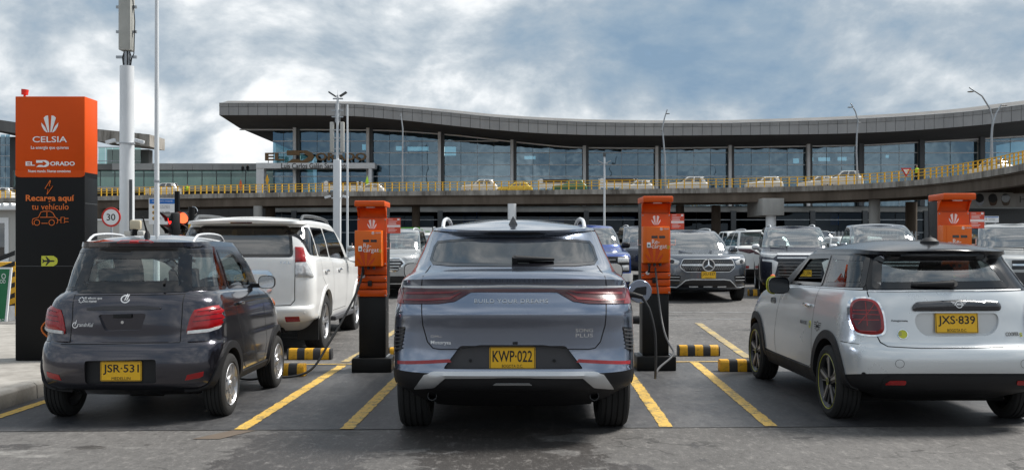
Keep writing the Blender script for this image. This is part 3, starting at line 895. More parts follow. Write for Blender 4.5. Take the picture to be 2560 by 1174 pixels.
    for m in mats: wm.materials.append(M[m])
    return wm, tm

# ------------------------------------------------------------------ ground, bays, markings, kerb
def ground_materials():
    def base(name):
        m = bpy.data.materials.new(name); m.use_nodes = True; M[name] = m
        t = m.node_tree; b = t.nodes['Principled BSDF']; g = t.nodes.new('ShaderNodeNewGeometry')
        return m, t, b, g.outputs['Position']
    def noise(t, pos, scale, detail=6, rough=0.6, sc=(1, 1, 1), off=(0, 0, 0)):
        mp_ = t.nodes.new('ShaderNodeMapping'); mp_.inputs['Scale'].default_value = sc; mp_.inputs['Location'].default_value = off
        t.links.new(pos, mp_.inputs[0])
        n = t.nodes.new('ShaderNodeTexNoise'); n.inputs['Scale'].default_value = scale; n.inputs['Detail'].default_value = detail; n.inputs['Roughness'].default_value = rough
        t.links.new(mp_.outputs[0], n.inputs['Vector']); return n.outputs['Fac']
    def rng(t, v, a, b, c=0.0, d=1.0, smooth=True):
        n = t.nodes.new('ShaderNodeMapRange'); n.interpolation_type = 'SMOOTHSTEP' if smooth else 'LINEAR'
        for k, x in zip(('From Min', 'From Max', 'To Min', 'To Max'), (a, b, c, d)): n.inputs[k].default_value = x
        t.links.new(v, n.inputs['Value']); return n.outputs[0]
    def mix(t, f, a, b):
        n = t.nodes.new('ShaderNodeMix'); n.data_type = 'RGBA'
        t.links.new(f, n.inputs[0])
        for i, v in ((6, a), (7, b)):
            if isinstance(v, tuple): n.inputs[i].default_value = (*v, 1)
            else: t.links.new(v, n.inputs[i])
        return n.outputs[2]
    def mul(t, a, b):
        n = t.nodes.new('ShaderNodeMath'); n.operation = 'MULTIPLY'; t.links.new(a, n.inputs[0])
        if isinstance(b, float): n.inputs[1].default_value = b
        else: t.links.new(b, n.inputs[1])
        return n.outputs[0]
    def bump(t, b, h, s=0.4, d=0.01):
        n = t.nodes.new('ShaderNodeBump'); n.inputs['Strength'].default_value = s; n.inputs['Distance'].default_value = d
        t.links.new(h, n.inputs['Height']); t.links.new(n.outputs[0], b.inputs['Normal'])
    # old asphalt with soaked patches and pale scuffs
    m, t, b, pos = base('asphalt_old')
    big = noise(t, pos, 0.5, 8, 0.65); fine = noise(t, pos, 42, 5, 0.8); mid = noise(t, pos, 9, 8, 0.7)
    c = mix(t, rng(t, big, 0.3, 0.7), (0.077, 0.073, 0.070), (0.128, 0.122, 0.117))
    c = mix(t, mul(t, rng(t, mid, 0.35, 0.7), 0.4), c, (0.075, 0.07, 0.066))
    sx_ = t.nodes.new('ShaderNodeSeparateXYZ'); t.links.new(pos, sx_.inputs[0])
    wetn = noise(t, pos, 1.35, 9, 0.62, (1, 1.5, 1), (3.3, 1.2, 0))
    near = mul(t, rng(t, sx_.outputs[0], -2.6, -1.6), rng(t, sx_.outputs[0], 1.0, 0.1))
    near = mul(t, near, rng(t, sx_.outputs[1], 5.2, 5.9)); near = mul(t, near, rng(t, sx_.outputs[1], 8.2, 7.9))
    thr = t.nodes.new('ShaderNodeMath'); thr.operation = 'MULTIPLY_ADD'; t.links.new(near, thr.inputs[0]); thr.inputs[1].default_value = 0.20; t.links.new(wetn, thr.inputs[2])
    wet = rng(t, thr.outputs[0], 0.60, 0.63)
    c = mix(t, mul(t, wet, 0.80), c, (0.036, 0.032, 0.030))
    scuff = mul(t, rng(t, noise(t, pos, 1.1, 9, 0.75, (0.6, 2.2, 1), (7.7, 2.0, 0)), 0.53, 0.66), rng(t, sx_.outputs[0], -1.9, -3.0))
    c = mix(t, mul(t, scuff, 0.6), c, (0.34, 0.33, 0.31))
    mot = noise(t, pos, 15, 6, 0.85, (1, 0.45, 1), (1, 2, 3)); c = mix(t, mul(t, rng(t, mot, 0.52, 0.64), 0.5), c, (0.25, 0.235, 0.222)); c = mix(t, mul(t, rng(t, mot, 0.47, 0.36), 0.55), c, (0.038, 0.035, 0.033))
    spk = rng(t, fine, 0.58, 0.70); c = mix(t, mul(t, spk, 0.8), c, (0.36, 0.34, 0.32))
    spd = rng(t, noise(t, pos, 26, 5, 0.8, (1, 1, 1), (5, 5, 5)), 0.54, 0.66); c = mix(t, mul(t, spd, 0.7), c, (0.035, 0.033, 0.032))
    vo = t.nodes.new('ShaderNodeTexVoronoi'); vo.feature = 'DISTANCE_TO_EDGE'; vo.inputs['Scale'].default_value = 0.55
    wob = t.nodes.new('ShaderNodeVectorMath'); wob.operation = 'ADD'; dn = t.nodes.new('ShaderNodeTexNoise'); dn.inputs['Scale'].default_value = 2.0; dn.inputs['Detail'].default_value = 6
    t.links.new(pos, dn.inputs['Vector']); t.links.new(pos, wob.inputs[0]); t.links.new(dn.outputs['Color'], wob.inputs[1]); t.links.new(wob.outputs[0], vo.inputs['Vector'])
    crk = mul(t, rng(t, vo.outputs['Distance'], 0.010, 0.003), rng(t, noise(t, pos, 0.7, 3, 0.5, (1, 1, 1), (2, 9, 0)), 0.50, 0.60))
    c = mix(t, mul(t, crk, 0.75), c, (0.028, 0.026, 0.025))
    t.links.new(c, b.inputs['Base Color'])
    r = t.nodes.new('ShaderNodeMapRange'); r.inputs['To Min'].default_value = 0.80; r.inputs['To Max'].default_value = 0.50; t.links.new(wet, r.inputs['Value']); t.links.new(r.outputs[0], b.inputs['Roughness'])
    bump(t, b, fine, 0.55, 0.008)
    # newer dark asphalt of the charging bays
    m, t, b, pos = base('asphalt_bay')
    big = noise(t, pos, 0.8, 8, 0.65, (1, 0.8, 1), (1.5, 0.3, 0)); fine = noise(t, pos, 48, 5, 0.8); mid = noise(t, pos, 5, 9, 0.75)
    c = mix(t, rng(t, big, 0.35, 0.68), (0.027, 0.029, 0.034), (0.068, 0.067, 0.068))
    c = mix(t, mul(t, rng(t, mid, 0.42, 0.72), 0.45), c, (0.12, 0.117, 0.115))
    trk = noise(t, pos, 3.2, 6, 0.6, (1, 0.10, 1), (2.2, 0, 0)); c = mix(t, mul(t, rng(t, trk, 0.52, 0.68), 0.55), c, (0.024, 0.024, 0.026)); c = mix(t, mul(t, rng(t, trk, 0.44, 0.32), 0.4), c, (0.13, 0.127, 0.124))
    oil = rng(t, noise(t, pos, 2.3, 8, 0.7, (1, 1, 1), (4.4, 8.8, 0)), 0.585, 0.66); c = mix(t, mul(t, oil, 0.65), c, (0.022, 0.022, 0.024))
    mot = noise(t, pos, 17, 6, 0.85, (1, 0.45, 1), (7, 2, 3)); c = mix(t, mul(t, rng(t, mot, 0.53, 0.66), 0.5), c, (0.16, 0.157, 0.155)); c = mix(t, mul(t, rng(t, mot, 0.47, 0.36), 0.6), c, (0.014, 0.014, 0.016))
    spk = rng(t, fine, 0.60, 0.72); c = mix(t, mul(t, spk, 0.65), c, (0.22, 0.215, 0.21)); c = mix(t, mul(t, rng(t, noise(t, pos, 22, 5, 0.8, (1, 1, 1), (3, 3, 3)), 0.54, 0.68), 0.6), c, (0.02, 0.02, 0.022))
    t.links.new(c, b.inputs['Base Color'])
    r = t.nodes.new('ShaderNodeMapRange'); r.inputs['To Min'].default_value = 0.42; r.inputs['To Max'].default_value = 0.66; t.links.new(mid, r.inputs['Value']); t.links.new(r.outputs[0], b.inputs['Roughness'])
    bump(t, b, fine, 0.45, 0.006)
    # worn yellow road paint
    m, t, b, pos = base('line_yellow')
    wear = noise(t, pos, 5.5, 9, 0.8); fine = noise(t, pos, 70, 4, 0.7)
    c = mix(t, rng(t, wear, 0.3, 0.7), (0.60, 0.36, 0.055), (0.74, 0.49, 0.11))
    a = t.nodes.new('ShaderNodeMath'); a.operation = 'MULTIPLY_ADD'; t.links.new(fine, a.inputs[0]); a.inputs[1].default_value = 0.55; t.links.new(wear, a.inputs[2])
    c = mix(t, rng(t, a.outputs[0], 0.74, 0.92), c, (0.14, 0.11, 0.06))
    t.links.new(c, b.inputs['Base Color']); b.inputs['Roughness'].default_value = 0.6; bump(t, b, fine, 0.3, 0.005)
    m, t, b, pos = base('line_faded')
    wear = noise(t, pos, 4, 9, 0.8)
    c = mix(t, rng(t, wear, 0.35, 0.65), (0.17, 0.155, 0.13), (0.50, 0.36, 0.12)); t.links.new(c, b.inputs['Base Color']); b.inputs['Roughness'].default_value = 0.75
    m, t, b, pos = base('line_white')
    wear = noise(t, pos, 6, 9, 0.8)
    c = mix(t, rng(t, wear, 0.40, 0.60), (0.16, 0.16, 0.16), (0.40, 0.41, 0.42)); t.links.new(c, b.inputs['Base Color']); b.inputs['Roughness'].default_value = 0.75
ground_materials()

def structure(o): o['kind'] = 'structure'; return o
def sheet(name, pts, m, z=0.0, ny=1):
    """flat strip: pts = near-left, near-right, far-right, far-left; follows the lot's surface"""
    b = MB(); V = []; F = []
    A, B, C, D = [Vector(p) for p in pts]
    for i in range(ny + 1):
        t = i / ny; p = A + (D - A) * t; q = B + (C - B) * t
        V += [(p.x, p.y, gz(p.y) + z), (q.x, q.y, gz(q.y) + z)]
    for i in range(ny): F.append((2 * i, 2 * i + 1, 2 * i + 3, 2 * i + 2))
    b.add(V, F); return structure(b.build(name, m))
g = MB(); V = []; F = []
YS = [-2500, 13, 40, 5000]
for y in YS: V += [(-3500, y, gz(y)), (3500, y, gz(y))]
for i in range(3): F.append((2 * i, 2 * i + 1, 2 * i + 3, 2 * i + 2))
structure(g.add(V, F).build('ground', 'asphalt_old'))
sheet('bay_surface', [(-4.44, 7.48), (9.5, 7.90), (9.5, 12.45), (-4.44, 11.65)], 'asphalt_bay', 0.004)
def line(x0, y0, x1, y1, w=0.105, m='line_yellow', z=0.008):
    d = Vector((x1 - x0, y1 - y0)).normalized(); n = Vector((d.y, -d.x)) * w / 2
    o = sheet('road_marking', [(x0 - n.x, y0 - n.y), (x0 + n.x, y0 + n.y), (x1 + n.x, y1 + n.y), (x1 - n.x, y1 - n.y)], m, z, max(1, int(abs(y1 - y0) / 0.045)))
    for v in o.data.vertices: v.co.x += random.uniform(-0.006, 0.006)          # ragged edge of hand-rolled paint
    return o
line(-2.10, 7.56, -2.02, 11.62); line(-1.285, 7.58, -1.20, 11.66)
line(1.215, 7.67, 1.335, 11.90); line(2.045, 7.70, 2.235, 11.98)
line(4.55, 7.76, 4.70, 12.05); line(5.35, 7.8, 5.5, 12.1)
line(-4.28, 7.5, -4.24, 11.5, 0.10)
sheet('road_marking', [(-4.2, 11.60), (9.3, 12.37), (9.3, 12.42), (-4.2, 11.65)], 'line_yellow', 0.0105)
line(-2.06, 12.0, -1.86, 16.6, 0.10, 'line_faded', 0.006); line(3.02, 12.45, 3.28, 17.2, 0.12, 'line_faded', 0.006)
line(6.0, 20.5, 6.35, 25.5, 0.11, 'line_faded', 0.006); line(2.9, 19.5, 3.3, 25.0, 0.11, 'line_faded', 0.006)
for yy in (17.9, 19.3): sheet('road_marking', [(2.2, yy), (9.0, yy + 0.1), (9.0, yy + 0.16), (2.2, yy + 0.06)], 'line_white', 0.006)
# pale repair strips in the foreground
sheet('asphalt_patch', [(-2.36, 7.20), (-2.16, 7.20), (-1.98, 7.54), (-2.16, 7.54)], 'concrete_brown', 0.004)

# kerbed island under the totem: kerb stones and a slab
island = structure(MB().bb(-9.0, -4.62, 6.2, 16.0, -0.05, 0.146).build('pavement', 'concrete_kerb'))
y = 6.2; k = 0
while y < 15.9:
    L = 0.98
    b = MB(); b.prism([(-4.44, -0.05), (-4.61, -0.05), (-4.61, 0.150), (-4.475, 0.150), (-4.448, 0.125)], 'Y', y + 0.006, y + L - 0.006)
    b.build('kerb_stone', 'concrete_kerb', island, bevel=0.008); y += L

# ------------------------------------------------------------------ elevated road
def resample(pts, step):
    P = np.array(pts, float); s = np.concatenate([[0], np.cumsum(np.linalg.norm(np.diff(P, axis=0), axis=1))])
    q = np.linspace(0, s[-1], 600); D = np.stack([np.interp(q, s, P[:, 0]), np.interp(q, s, P[:, 1])], 1)
    for _ in range(3):
        k = 15; pad = np.concatenate([np.repeat(D[:1], k, 0), D, np.repeat(D[-1:], k, 0)])
        D2 = np.stack([np.convolve(pad[:, i], np.ones(2 * k + 1) / (2 * k + 1), 'valid') for i in (0, 1)], 1); D2[0] = D[0]; D2[-1] = D[-1]; D = D2
    s = np.concatenate([[0], np.cumsum(np.linalg.norm(np.diff(D, axis=0), axis=1))])
    n = int(s[-1] / step); q = np.linspace(0, n * step, n + 1)
    return np.stack([np.interp(q, s, D[:, 0]), np.interp(q, s, D[:, 1])], 1)
PATH = [(-110, 146), (-95, 141), (-75, 134.5), (-54, 128), (-35, 120.5), (-17, 116.5), (1, 114), (20, 110.8), (32, 107.8), (38.8, 102), (41.4, 94), (41.6, 84), (40.6, 76), (39, 68), (36.5, 58)]
DZ = 8.02
def frame(P):
    T = np.gradient(P, axis=0); T /= np.linalg.norm(T, axis=1)[:, None]
    return T, np.stack([-T[:, 1], T[:, 0]], 1)       # tangent, outward (away from the lot)
via = thing('elevated_road', 'curved concrete elevated road carried on columns across the terminal front', 'viaduct', (0, 114, 0.4725))
def V3(p, z): return (p[0] - 0.0, p[1] - 114.0, z - 0.4725)
P = resample(PATH, 2.0); T, Nn = frame(P)
def sweep(sec, name, m, parent=via, P=P, Nn=Nn, off=V3):
    b = MB(); n = len(sec); V = []; F = []
    for p, q in zip(P, Nn):
        for d, z in sec: V.append(off(p + q * d, z))
    for i in range(len(P) - 1):
        for k in range(n): F.append((i * n + k, i * n + (k + 1) % n, (i + 1) * n + (k + 1) % n, (i + 1) * n + k))
    F.append(tuple(range(n))); F.append(tuple((len(P) - 1) * n + k for k in range(n)))
    b.add(V, F); return b.build(name, m, parent)
sweep([(0.16, DZ - 0.25), (11.0, DZ - 0.25), (11.0, DZ - 0.7), (0.16, DZ - 0.7)], 'deck', 'concrete_brown')
sweep([(0.30, DZ - 0.70), (1.2, DZ - 0.70), (1.2, DZ - 1.62), (0.30, DZ - 1.62)], 'edge_beam', 'concrete_brown')
sweep([(6.2, DZ - 0.70), (7.2, DZ - 0.70), (7.2, DZ - 1.6), (6.2, DZ - 1.6)], 'inner_beam', 'concrete_brown')
Pp = resample(PATH, 1.72); Tp, Np = frame(Pp)
for i in range(len(Pp) - 1):
    a, b_ = Pp[i] + Tp[i] * 0.012, Pp[i + 1] - Tp[i + 1] * 0.012
    na, nb = Np[i], Np[i + 1]; dz = random.uniform(-0.015, 0.015); k = random.uniform(-0.012, 0.012)
    V = [V3(a + na * k, DZ - 0.56), V3(b_ + nb * k, DZ - 0.56), V3(b_ + nb * (0.14 + k), DZ - 0.56), V3(a + na * (0.14 + k), DZ - 0.56),
         V3(a + na * k, DZ + dz), V3(b_ + nb * k, DZ + dz), V3(b_ + nb * (0.14 + k), DZ + dz), V3(a + na * (0.14 + k), DZ + dz)]
    MB().add(V, [(0, 3, 2, 1), (4, 5, 6, 7), (0, 1, 5, 4), (1, 2, 6, 5), (2, 3, 7, 6), (3, 0, 4, 7)]).build('parapet_panel', 'concrete_parapet', via)
rl = thing('guard_railing', 'yellow steel guard railing along the edge of the elevated road', 'railing', (0, 114, DZ))
def VR(p, z): return (p[0], p[1] - 114.0, z - DZ)
for h in (0.36, 0.66, 0.98):
    sweep([(0.05, DZ + h), (0.12, DZ + h), (0.12, DZ + h + 0.065), (0.05, DZ + h + 0.065)], 'rail', 'rail_yellow', rl, off=VR)
Pr = resample(PATH, 0.88); Tr, Nr = frame(Pr); pm_ = None
for i in range(len(Pr)):
    if Pr[i][1] > 137 or Pr[i][1] < 70: continue
    if pm_ is None: pm_ = MB().bb(-0.06, 0.06, -0.05, 0.05, -0.02, 1.06).mesh('post')
    o = link('post', pm_, 'rail_yellow', rl); o.location = VR(Pr[i] + Nr[i] * 0.18, DZ); o.rotation_euler = (0, 0, math.atan2(Tr[i][1], Tr[i][0]))
def pier(u, Y, r, m, top=None, cap=None):
    x = sx(u, Y); zt = (top if top is not None else DZ - 1.62) - 0.4725
    o = MB().cyl((x, Y - 114, -0.1), (x, Y - 114, zt), r, r, 24).build('column', m, via, smooth=40)
    if cap:
        w, h = cap; MB().bb(x - w / 2, x + w / 2, Y - 114 - 1.1, Y - 114 + 6, zt - 0.02, zt + h).build('column_cap', 'concrete_pale', via, bevel=0.03)
pier(1280, 113.5, 0.50, 'white_panel'); pier(645, 120, 0.55, 'concrete_pale'); pier(676, 126, 0.62, 'concrete_brown')
pier(1927, 108.2, 0.55, 'white_panel', DZ - 3.15, (2.35, 1.85)); pier(2186, 104, 0.58, 'concrete_pale'); pier(2278, 109, 0.62, 'concrete_brown')
pier(2352, 96, 0.55, 'concrete_brown'); pier(1700, 118, 0.5, 'concrete_brown'); pier(1040, 121, 0.5, 'concrete_brown'); pier(250, 128, 0.6, 'concrete_brown'); pier(1790, 118, 0.55, 'concrete_brown')

# ------------------------------------------------------------------ terminal
FY, GY, BYK = 130.0, 140.0, 186.0
term = thing('terminal_building', 'long glass airport terminal under a sweeping wave-shaped grey roof', 'building', (0, GY, 0.4725))
def L3(x, y, z): return (x, y - GY, z - 0.4725)
FT = [(520, 258, 287), (548, 258, 288), (700, 258, 288), (870, 260, 290), (1000, 270, 300), (1120, 281, 313), (1240, 293, 325), (1370, 301, 334), (1500, 306, 338), (1650, 308, 339), (1800, 308, 338),
      (1900, 305.5, 337), (2060, 301, 335), (2210, 294, 330), (2400, 281, 317), (2560, 262, 301), (2760, 236, 278), (3000, 200, 245)]
GT = [(520, 322), (682, 322), (925, 323), (1103, 333), (1283, 352), (1463, 367), (1643, 368), (1825, 366), (2020, 363), (2149, 361), (2300, 353), (2450, 345), (2600, 336), (3000, 306)]
fxs = [sx(a[0], FY) for a in FT]
def zt_(x): return pchip(fxs, [sz(a[1], FY) for a in FT], np.atleast_1d(x))[0]
def zb_(x): return pchip(fxs, [sz(a[2], FY) for a in FT], np.atleast_1d(x))[0]
def zg_(x): return pchip([sx(a[0], GY) for a in GT], [sz(a[1], GY) for a in GT], np.atleast_1d(x))[0]
X0, X1 = sx(548, FY), sx(2760, FY)
xs = np.linspace(X0, X1, 70)
def strip(rows, name, m):
    b = MB(); n = len(xs); V = [p for r in rows for p in r]; F = []
    for k in range(len(rows) - 1):
        for i in range(n - 1): F.append((k * n + i, k * n + i + 1, (k + 1) * n + i + 1, (k + 1) * n + i))
    return b.add(V, F).build(name, m, term, smooth=30)
topf = [L3(x, FY + 0.06, zt_(x) - 0.02) for x in xs]; topm = [L3(x, FY + 4, zt_(x) + 0.9) for x in xs]; topb = [L3(x, BYK, zt_(x) + 1.2) for x in xs]
strip([topf, topm, topb], 'roof', 'fascia_dark')
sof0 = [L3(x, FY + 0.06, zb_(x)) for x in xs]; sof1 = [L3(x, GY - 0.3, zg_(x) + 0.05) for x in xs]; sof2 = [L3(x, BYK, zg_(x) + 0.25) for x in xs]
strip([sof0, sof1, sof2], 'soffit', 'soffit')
MB().add([topf[0], topm[0], topb[0], sof2[0], sof1[0], sof0[0]], [(0, 1, 2, 3, 4, 5)]).build('roof_end', 'fascia_dark', term)
MB().add([topb[-1], topb[0], sof2[0], sof2[-1]], [(0, 1, 2, 3)]).build('roof_back', 'fascia_dark', term)
strip([[L3(x, FY + 0.05, zb_(x) - 0.01) for x in xs], [L3(x, FY + 0.05, zt_(x) - 0.03) for x in xs]], 'fascia_backing', 'seam')
px_ = X0; dx = 24.15 / FPX * FY; i = 0
while px_ < X1 - dx:
    a, b_ = px_ + 0.025, px_ + dx - 0.025; h = 0.28; jj = random.uniform(-0.015, 0.015)
    def quad(z0a, z0b, z1a, z1b, y, th):
        V = [L3(a, y, z0a), L3(b_, y, z0b), L3(b_, y, z1b), L3(a, y, z1a), L3(a, y + th, z0a), L3(b_, y + th, z0b), L3(b_, y + th, z1b), L3(a, y + th, z1a)]
        return MB().add(V, [(0, 1, 2, 3), (4, 7, 6, 5), (0, 4, 5, 1), (1, 5, 6, 2), (2, 6, 7, 3), (3, 7, 4, 0)])
    fa, fb = zt_(a), zt_(b_); ha, hb = fa - zb_(a), fb - zb_(b_)
    quad(zb_(a), zb_(b_), fa - ha * h - 0.02, fb - hb * h - 0.02, FY - 0.04 + jj, 0.08).build('fascia_panel', 'fascia_panel', term)
    quad(fa - ha * h, fb - hb * h, fa, fb, FY - 0.10 + jj, 0.10).build('fascia_cap', 'fascia_cap', term)
    px_ += dx; i += 1
strip([[L3(x, FY - 0.16, zt_(x) + 0.00) for x in xs], [L3(x, FY - 0.16, zt_(x) + 0.06) for x in xs], [L3(x, FY + 0.3, zt_(x) + 0.06) for x in xs]], 'roof_flashing', 'white_panel')
# glazed front: columns, panes, rails
cu = [682, 743, 925, 1103, 1283, 1463, 1643, 1825, 2020, 2149, 2300, 2450, 2600, 2750]
cx = [sx(u, GY) for u in cu]; ZB = 7.2
rowz = [ZB, sz(441, GY), sz(412, GY), sz(382, GY), sz(353, GY), sz(324, GY)]
for k, x in enumerate(cx):
    if k == 0: continue
    m = 'white_panel' if k < 9 else 'steel_dark'
    b = MB(); z1 = zg_(x) + 0.25
    b.bb(x - 0.40, x + 0.02, -1.0, -0.35, ZB - 0.4725, z1 - 0.4725); b.build('column', m, term)
    MB().bb(x + 0.022, x + 0.46, -0.60, -0.2, ZB - 0.4725, z1 - 0.4725).build('column_return', 'steel_dark', term)
for k in range(len(cx) - 1):
    xa, xb = cx[k] + (0.46 if k else 0.0), cx[k + 1] - 0.40
    n = 4 if cu[k + 1] - cu[k] > 165 else (3 if cu[k + 1] - cu[k] > 100 else 2)
    if k >= 10: n = 2
    for j in range(n):
        x0 = xa + (xb - xa) * j / n; x1 = xa + (xb - xa) * (j + 1) / n
        ra = [z for z in rowz if z < zg_((x0 + x1) / 2) - 0.7]
        for q in range(len(ra)):
            z0 = ra[q]; last = q == len(ra) - 1
            za, zb2 = (zg_(x0) - 0.12, zg_(x1) - 0.12) if last else (ra[q + 1], ra[q + 1])
            gp = 0.03; tl_ = random.uniform(-0.006, 0.006)
            MB().add([L3(x0 + gp, GY + tl_, z0 + gp), L3(x1 - gp, GY - tl_, z0 + gp), L3(x1 - gp, GY - tl_ * 2, zb2 - gp), L3(x0 + gp, GY + tl_, za - gp)], [(0, 1, 2, 3)]).build('window_pane', 'glass_facade', term)
    for z in rowz[1:]:
        xm = [x for x in np.linspace(xa, xb, 12) if zg_(x) - 0.2 > z]
        if len(xm) > 2: MB().bb(min(xm), max(xm), -0.10, 0.02, z - 0.06 - 0.4725, z + 0.06 - 0.4725).build('glazing_rail', 'white_panel', term)
    for j in range(1, n):
        x = xa + (xb - xa) * j / n
        MB().bb(x - 0.025, x + 0.025, -0.05, 0.02, ZB - 0.4725, zg_(x) - 0.1 - 0.4725).build('glazing_bar', 'steel_dark' if j != 2 else 'steel_galv', term)
strip([[L3(x, GY - 0.38, zg_(x) - 0.28) for x in xs if True], [L3(x, GY - 0.38, zg_(x) - 0.08) for x in xs]], 'head_rail', 'white_panel')
# interior: floors, back wall, a few lit ceilings and boards
MB().bb(cx[0], cx[-1], 0.5, 44, ZB - 0.8 - 0.4725, ZB - 0.4725).build('upper_floor', 'concrete_pale', term)
MB().bb(cx[0] + 0.3, cx[-1], 30, 30.3, 0, 22).build('inner_wall', 'fascia_dark', term)
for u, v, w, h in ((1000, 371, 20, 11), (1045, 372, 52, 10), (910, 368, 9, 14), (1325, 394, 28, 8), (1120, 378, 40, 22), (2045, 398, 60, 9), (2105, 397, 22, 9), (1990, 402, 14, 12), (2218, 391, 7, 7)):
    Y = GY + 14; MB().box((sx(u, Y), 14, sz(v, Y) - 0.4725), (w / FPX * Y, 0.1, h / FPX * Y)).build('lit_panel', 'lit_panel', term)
for k in range(1, 12):
    x = cx[k] + 4; MB().bb(x - 0.3, x + 0.3, 9, 9.6, ZB - 0.4725, zg_(x) - 0.4725).build('inner_column', 'concrete_pale', term)
# ground floor behind the columns
for k in range(len(cx) - 1):
    xa, xb = cx[k], cx[k + 1]
    for j in range(2):
        x0 = xa + (xb - xa) * j / 2; x1 = xa + (xb - xa) * (j + 1) / 2
        for z0, z1 in ((0.5, 3.4), (3.4, 6.2)):
            MB().add([L3(x0 + 0.05, GY - 2, z0), L3(x1 - 0.05, GY - 2, z0), L3(x1 - 0.05, GY - 2, z1), L3(x0 + 0.05, GY - 2, z1)], [(0, 1, 2, 3)]).build('window_pane', 'glass_lower', term)
    MB().bb(xa - 0.35, xa + 0.35, -2.3, -1.7, 0, 6).build('lower_column', 'steel_dark', term)
    for z in (3.4, 5.2): MB().bb(xa, xb, -2.1, -2.01, z - 0.05 - 0.4725, z + 0.05 - 0.4725).build('glazing_rail', 'steel_galv', term)
MB().bb(cx[0], cx[-1], 8, 8.3, 0, 6.5).build('lower_back_wall', 'steel_dark', term)
for u, v, w, h, m in ((1180, 540, 46, 34, 'ink_blue'), (1380, 548, 60, 20, 'ink_blue'), (2086, 548, 20, 28, 'ink_blue'), (1560, 545, 60, 12, 'ink_blue'), (1760, 530, 14, 36, 'sign_brown'), (1120, 535, 40, 6, 'ink_grey')):
    Y = GY + 4; MB().box((sx(u, Y), 4, sz(v, Y) - 0.4725), (w / FPX * Y, 0.2, h / FPX * Y)).build('lobby_board', m, term)
# leaning glazed end
xe = cx[0]
for q in range(5):
    z0, z1 = rowz[q], rowz[q + 1]
    if q == 4: z1 = zg_(xe) - 0.1
    s0, s1 = (z0 - ZB) * 0.08, (z1 - ZB) * 0.08
    MB().add([L3(xe - s0 + 1.0, GY + 0.4, z0), L3(xe - s0 + 1, GY + 26, z0), L3(xe - s1 + 1, GY + 26, z1), L3(xe - s1 + 1, GY + 0.4, z1)], [(0, 1, 2, 3)]).build('window_pane', 'glass_green', term)

# portal with the lettering
PY = 136.6
po = thing('entrance_canopy', 'white canopy beam with black lettering standing before the terminal glass', 'canopy', (sx(788, PY), PY, DZ - 0.3))
def LP(u, v): return (sx(u, PY) - sx(788, PY), sz(v, PY) - DZ + 0.3)
(a, z1), (b_, z0) = LP(640, 407), LP(937, 421)
MB().bb(a, b_, 0, 2.2, z0, z1).build('beam', 'white_panel', po, bevel=0.03)
for u0, u1 in ((640, 659), (921, 929)):
    x0, x1 = LP(u0, 0)[0], LP(u1, 0)[0]; MB().bb(x0, x1, 0.1, 1.6, -0.2, z0 + 0.01).build('post', 'white_panel', po)
x, z = LP(787, 414.5); text('Luis Carlos Galán Sarmiento', 168 / FPX * PY, 13 / FPX * PY, 'ink_black', po, (x, -0.004, z), depth=0.02, bold=0.012)
def logo_eldorado(parent, x, z, w, h, m, y, depth, tailz=True):
    """stylised wordmark: wide letters and an arrow-shaped D"""
    hs = h * 0.62
    text('EL', w * 0.19, hs, m, parent, (x - w * 0.405, y, z), depth=depth, bold=0.03)
    text('ORADO', w * 0.50, hs, m, parent, (x + w * 0.25, y, z), depth=depth, bold=0.03)
    a = -0.285 * w + x; b2 = -0.015 * w + x; k = (b2 - a)
    d = [(a, z + h * 0.5), (a + k * 0.72, z + h * 0.5), (a + k * 0.92, z + h * 0.32), (b2, z), (a + k * 0.92, z - h * 0.32), (a + k * 0.72, z - h * 0.5), (a, z - h * 0.5), (a + k * 0.2, z - h * 0.2),
         (a + k * 0.50, z - h * 0.2), (a + k * 0.45, z - h * 0.30), (a + k * 0.60, z - h * 0.30), (a + k * 0.80, z), (a + k * 0.60, z + h * 0.30), (a + k * 0.45, z + h * 0.30), (a + k * 0.50, z + h * 0.12), (a, z + h * 0.12)]
    MB().prism(d, 'Y', y, y - depth).build('emblem', m, parent)
lo = thing('roof_letters', 'large bronze wordmark letters standing on the canopy beam', 'sign', (sx(788, PY), PY, LP(0, 407)[1] + DZ - 0.3))
logo_eldorado(lo, 0, sz(391, PY) - sz(407, PY), 254 / FPX * PY, 31 / FPX * PY, 'bronze', 0.6, 0.35)
for k in range(9):
    x = (-0.47 + k * 0.115) * 254 / FPX * PY
    MB().cyl((x, 0.5, 0), (x, 0.5, 0.5), 0.05, 0.05, 6).build('bracket', 'steel_dark', lo)

# low wing with the green glass walkway
WY = 150.0
wg = thing('glazed_walkway', 'low grey wing with a green glass walkway left of the terminal', 'building', (sx(470, WY), WY, 0.4725))
def LW(u, v): return (sx(u, WY) - sx(470, WY), sz(v, WY) - 0.4725)
x0, x1 = LW(40, 0)[0], LW(700, 0)[0]
zt0, zt1, zb0 = LW(0, 400)[1], LW(0, 426)[1], LW(0, 452)[1]
xp = LW(240, 0)[0]
while xp < x1 - 0.5:
    MB().bb(xp + 0.02, xp + 3.2, 6, 6.1, zt1, zt0).build('wall_panel', 'fascia_panel', wg); xp += 3.22
MB().bb(x0, x1, 6.15, 20, 0, zt0 - 0.05).build('wall', 'fascia_dark', wg)
MB().bb(x0, x1, 0.3, 6, zb0 - 1.6, zb0 - 1.3).build('floor', 'concrete_pale', wg)
st = 36.3 / FPX * WY; xp = LW(251, 0)[0] - 6 * st
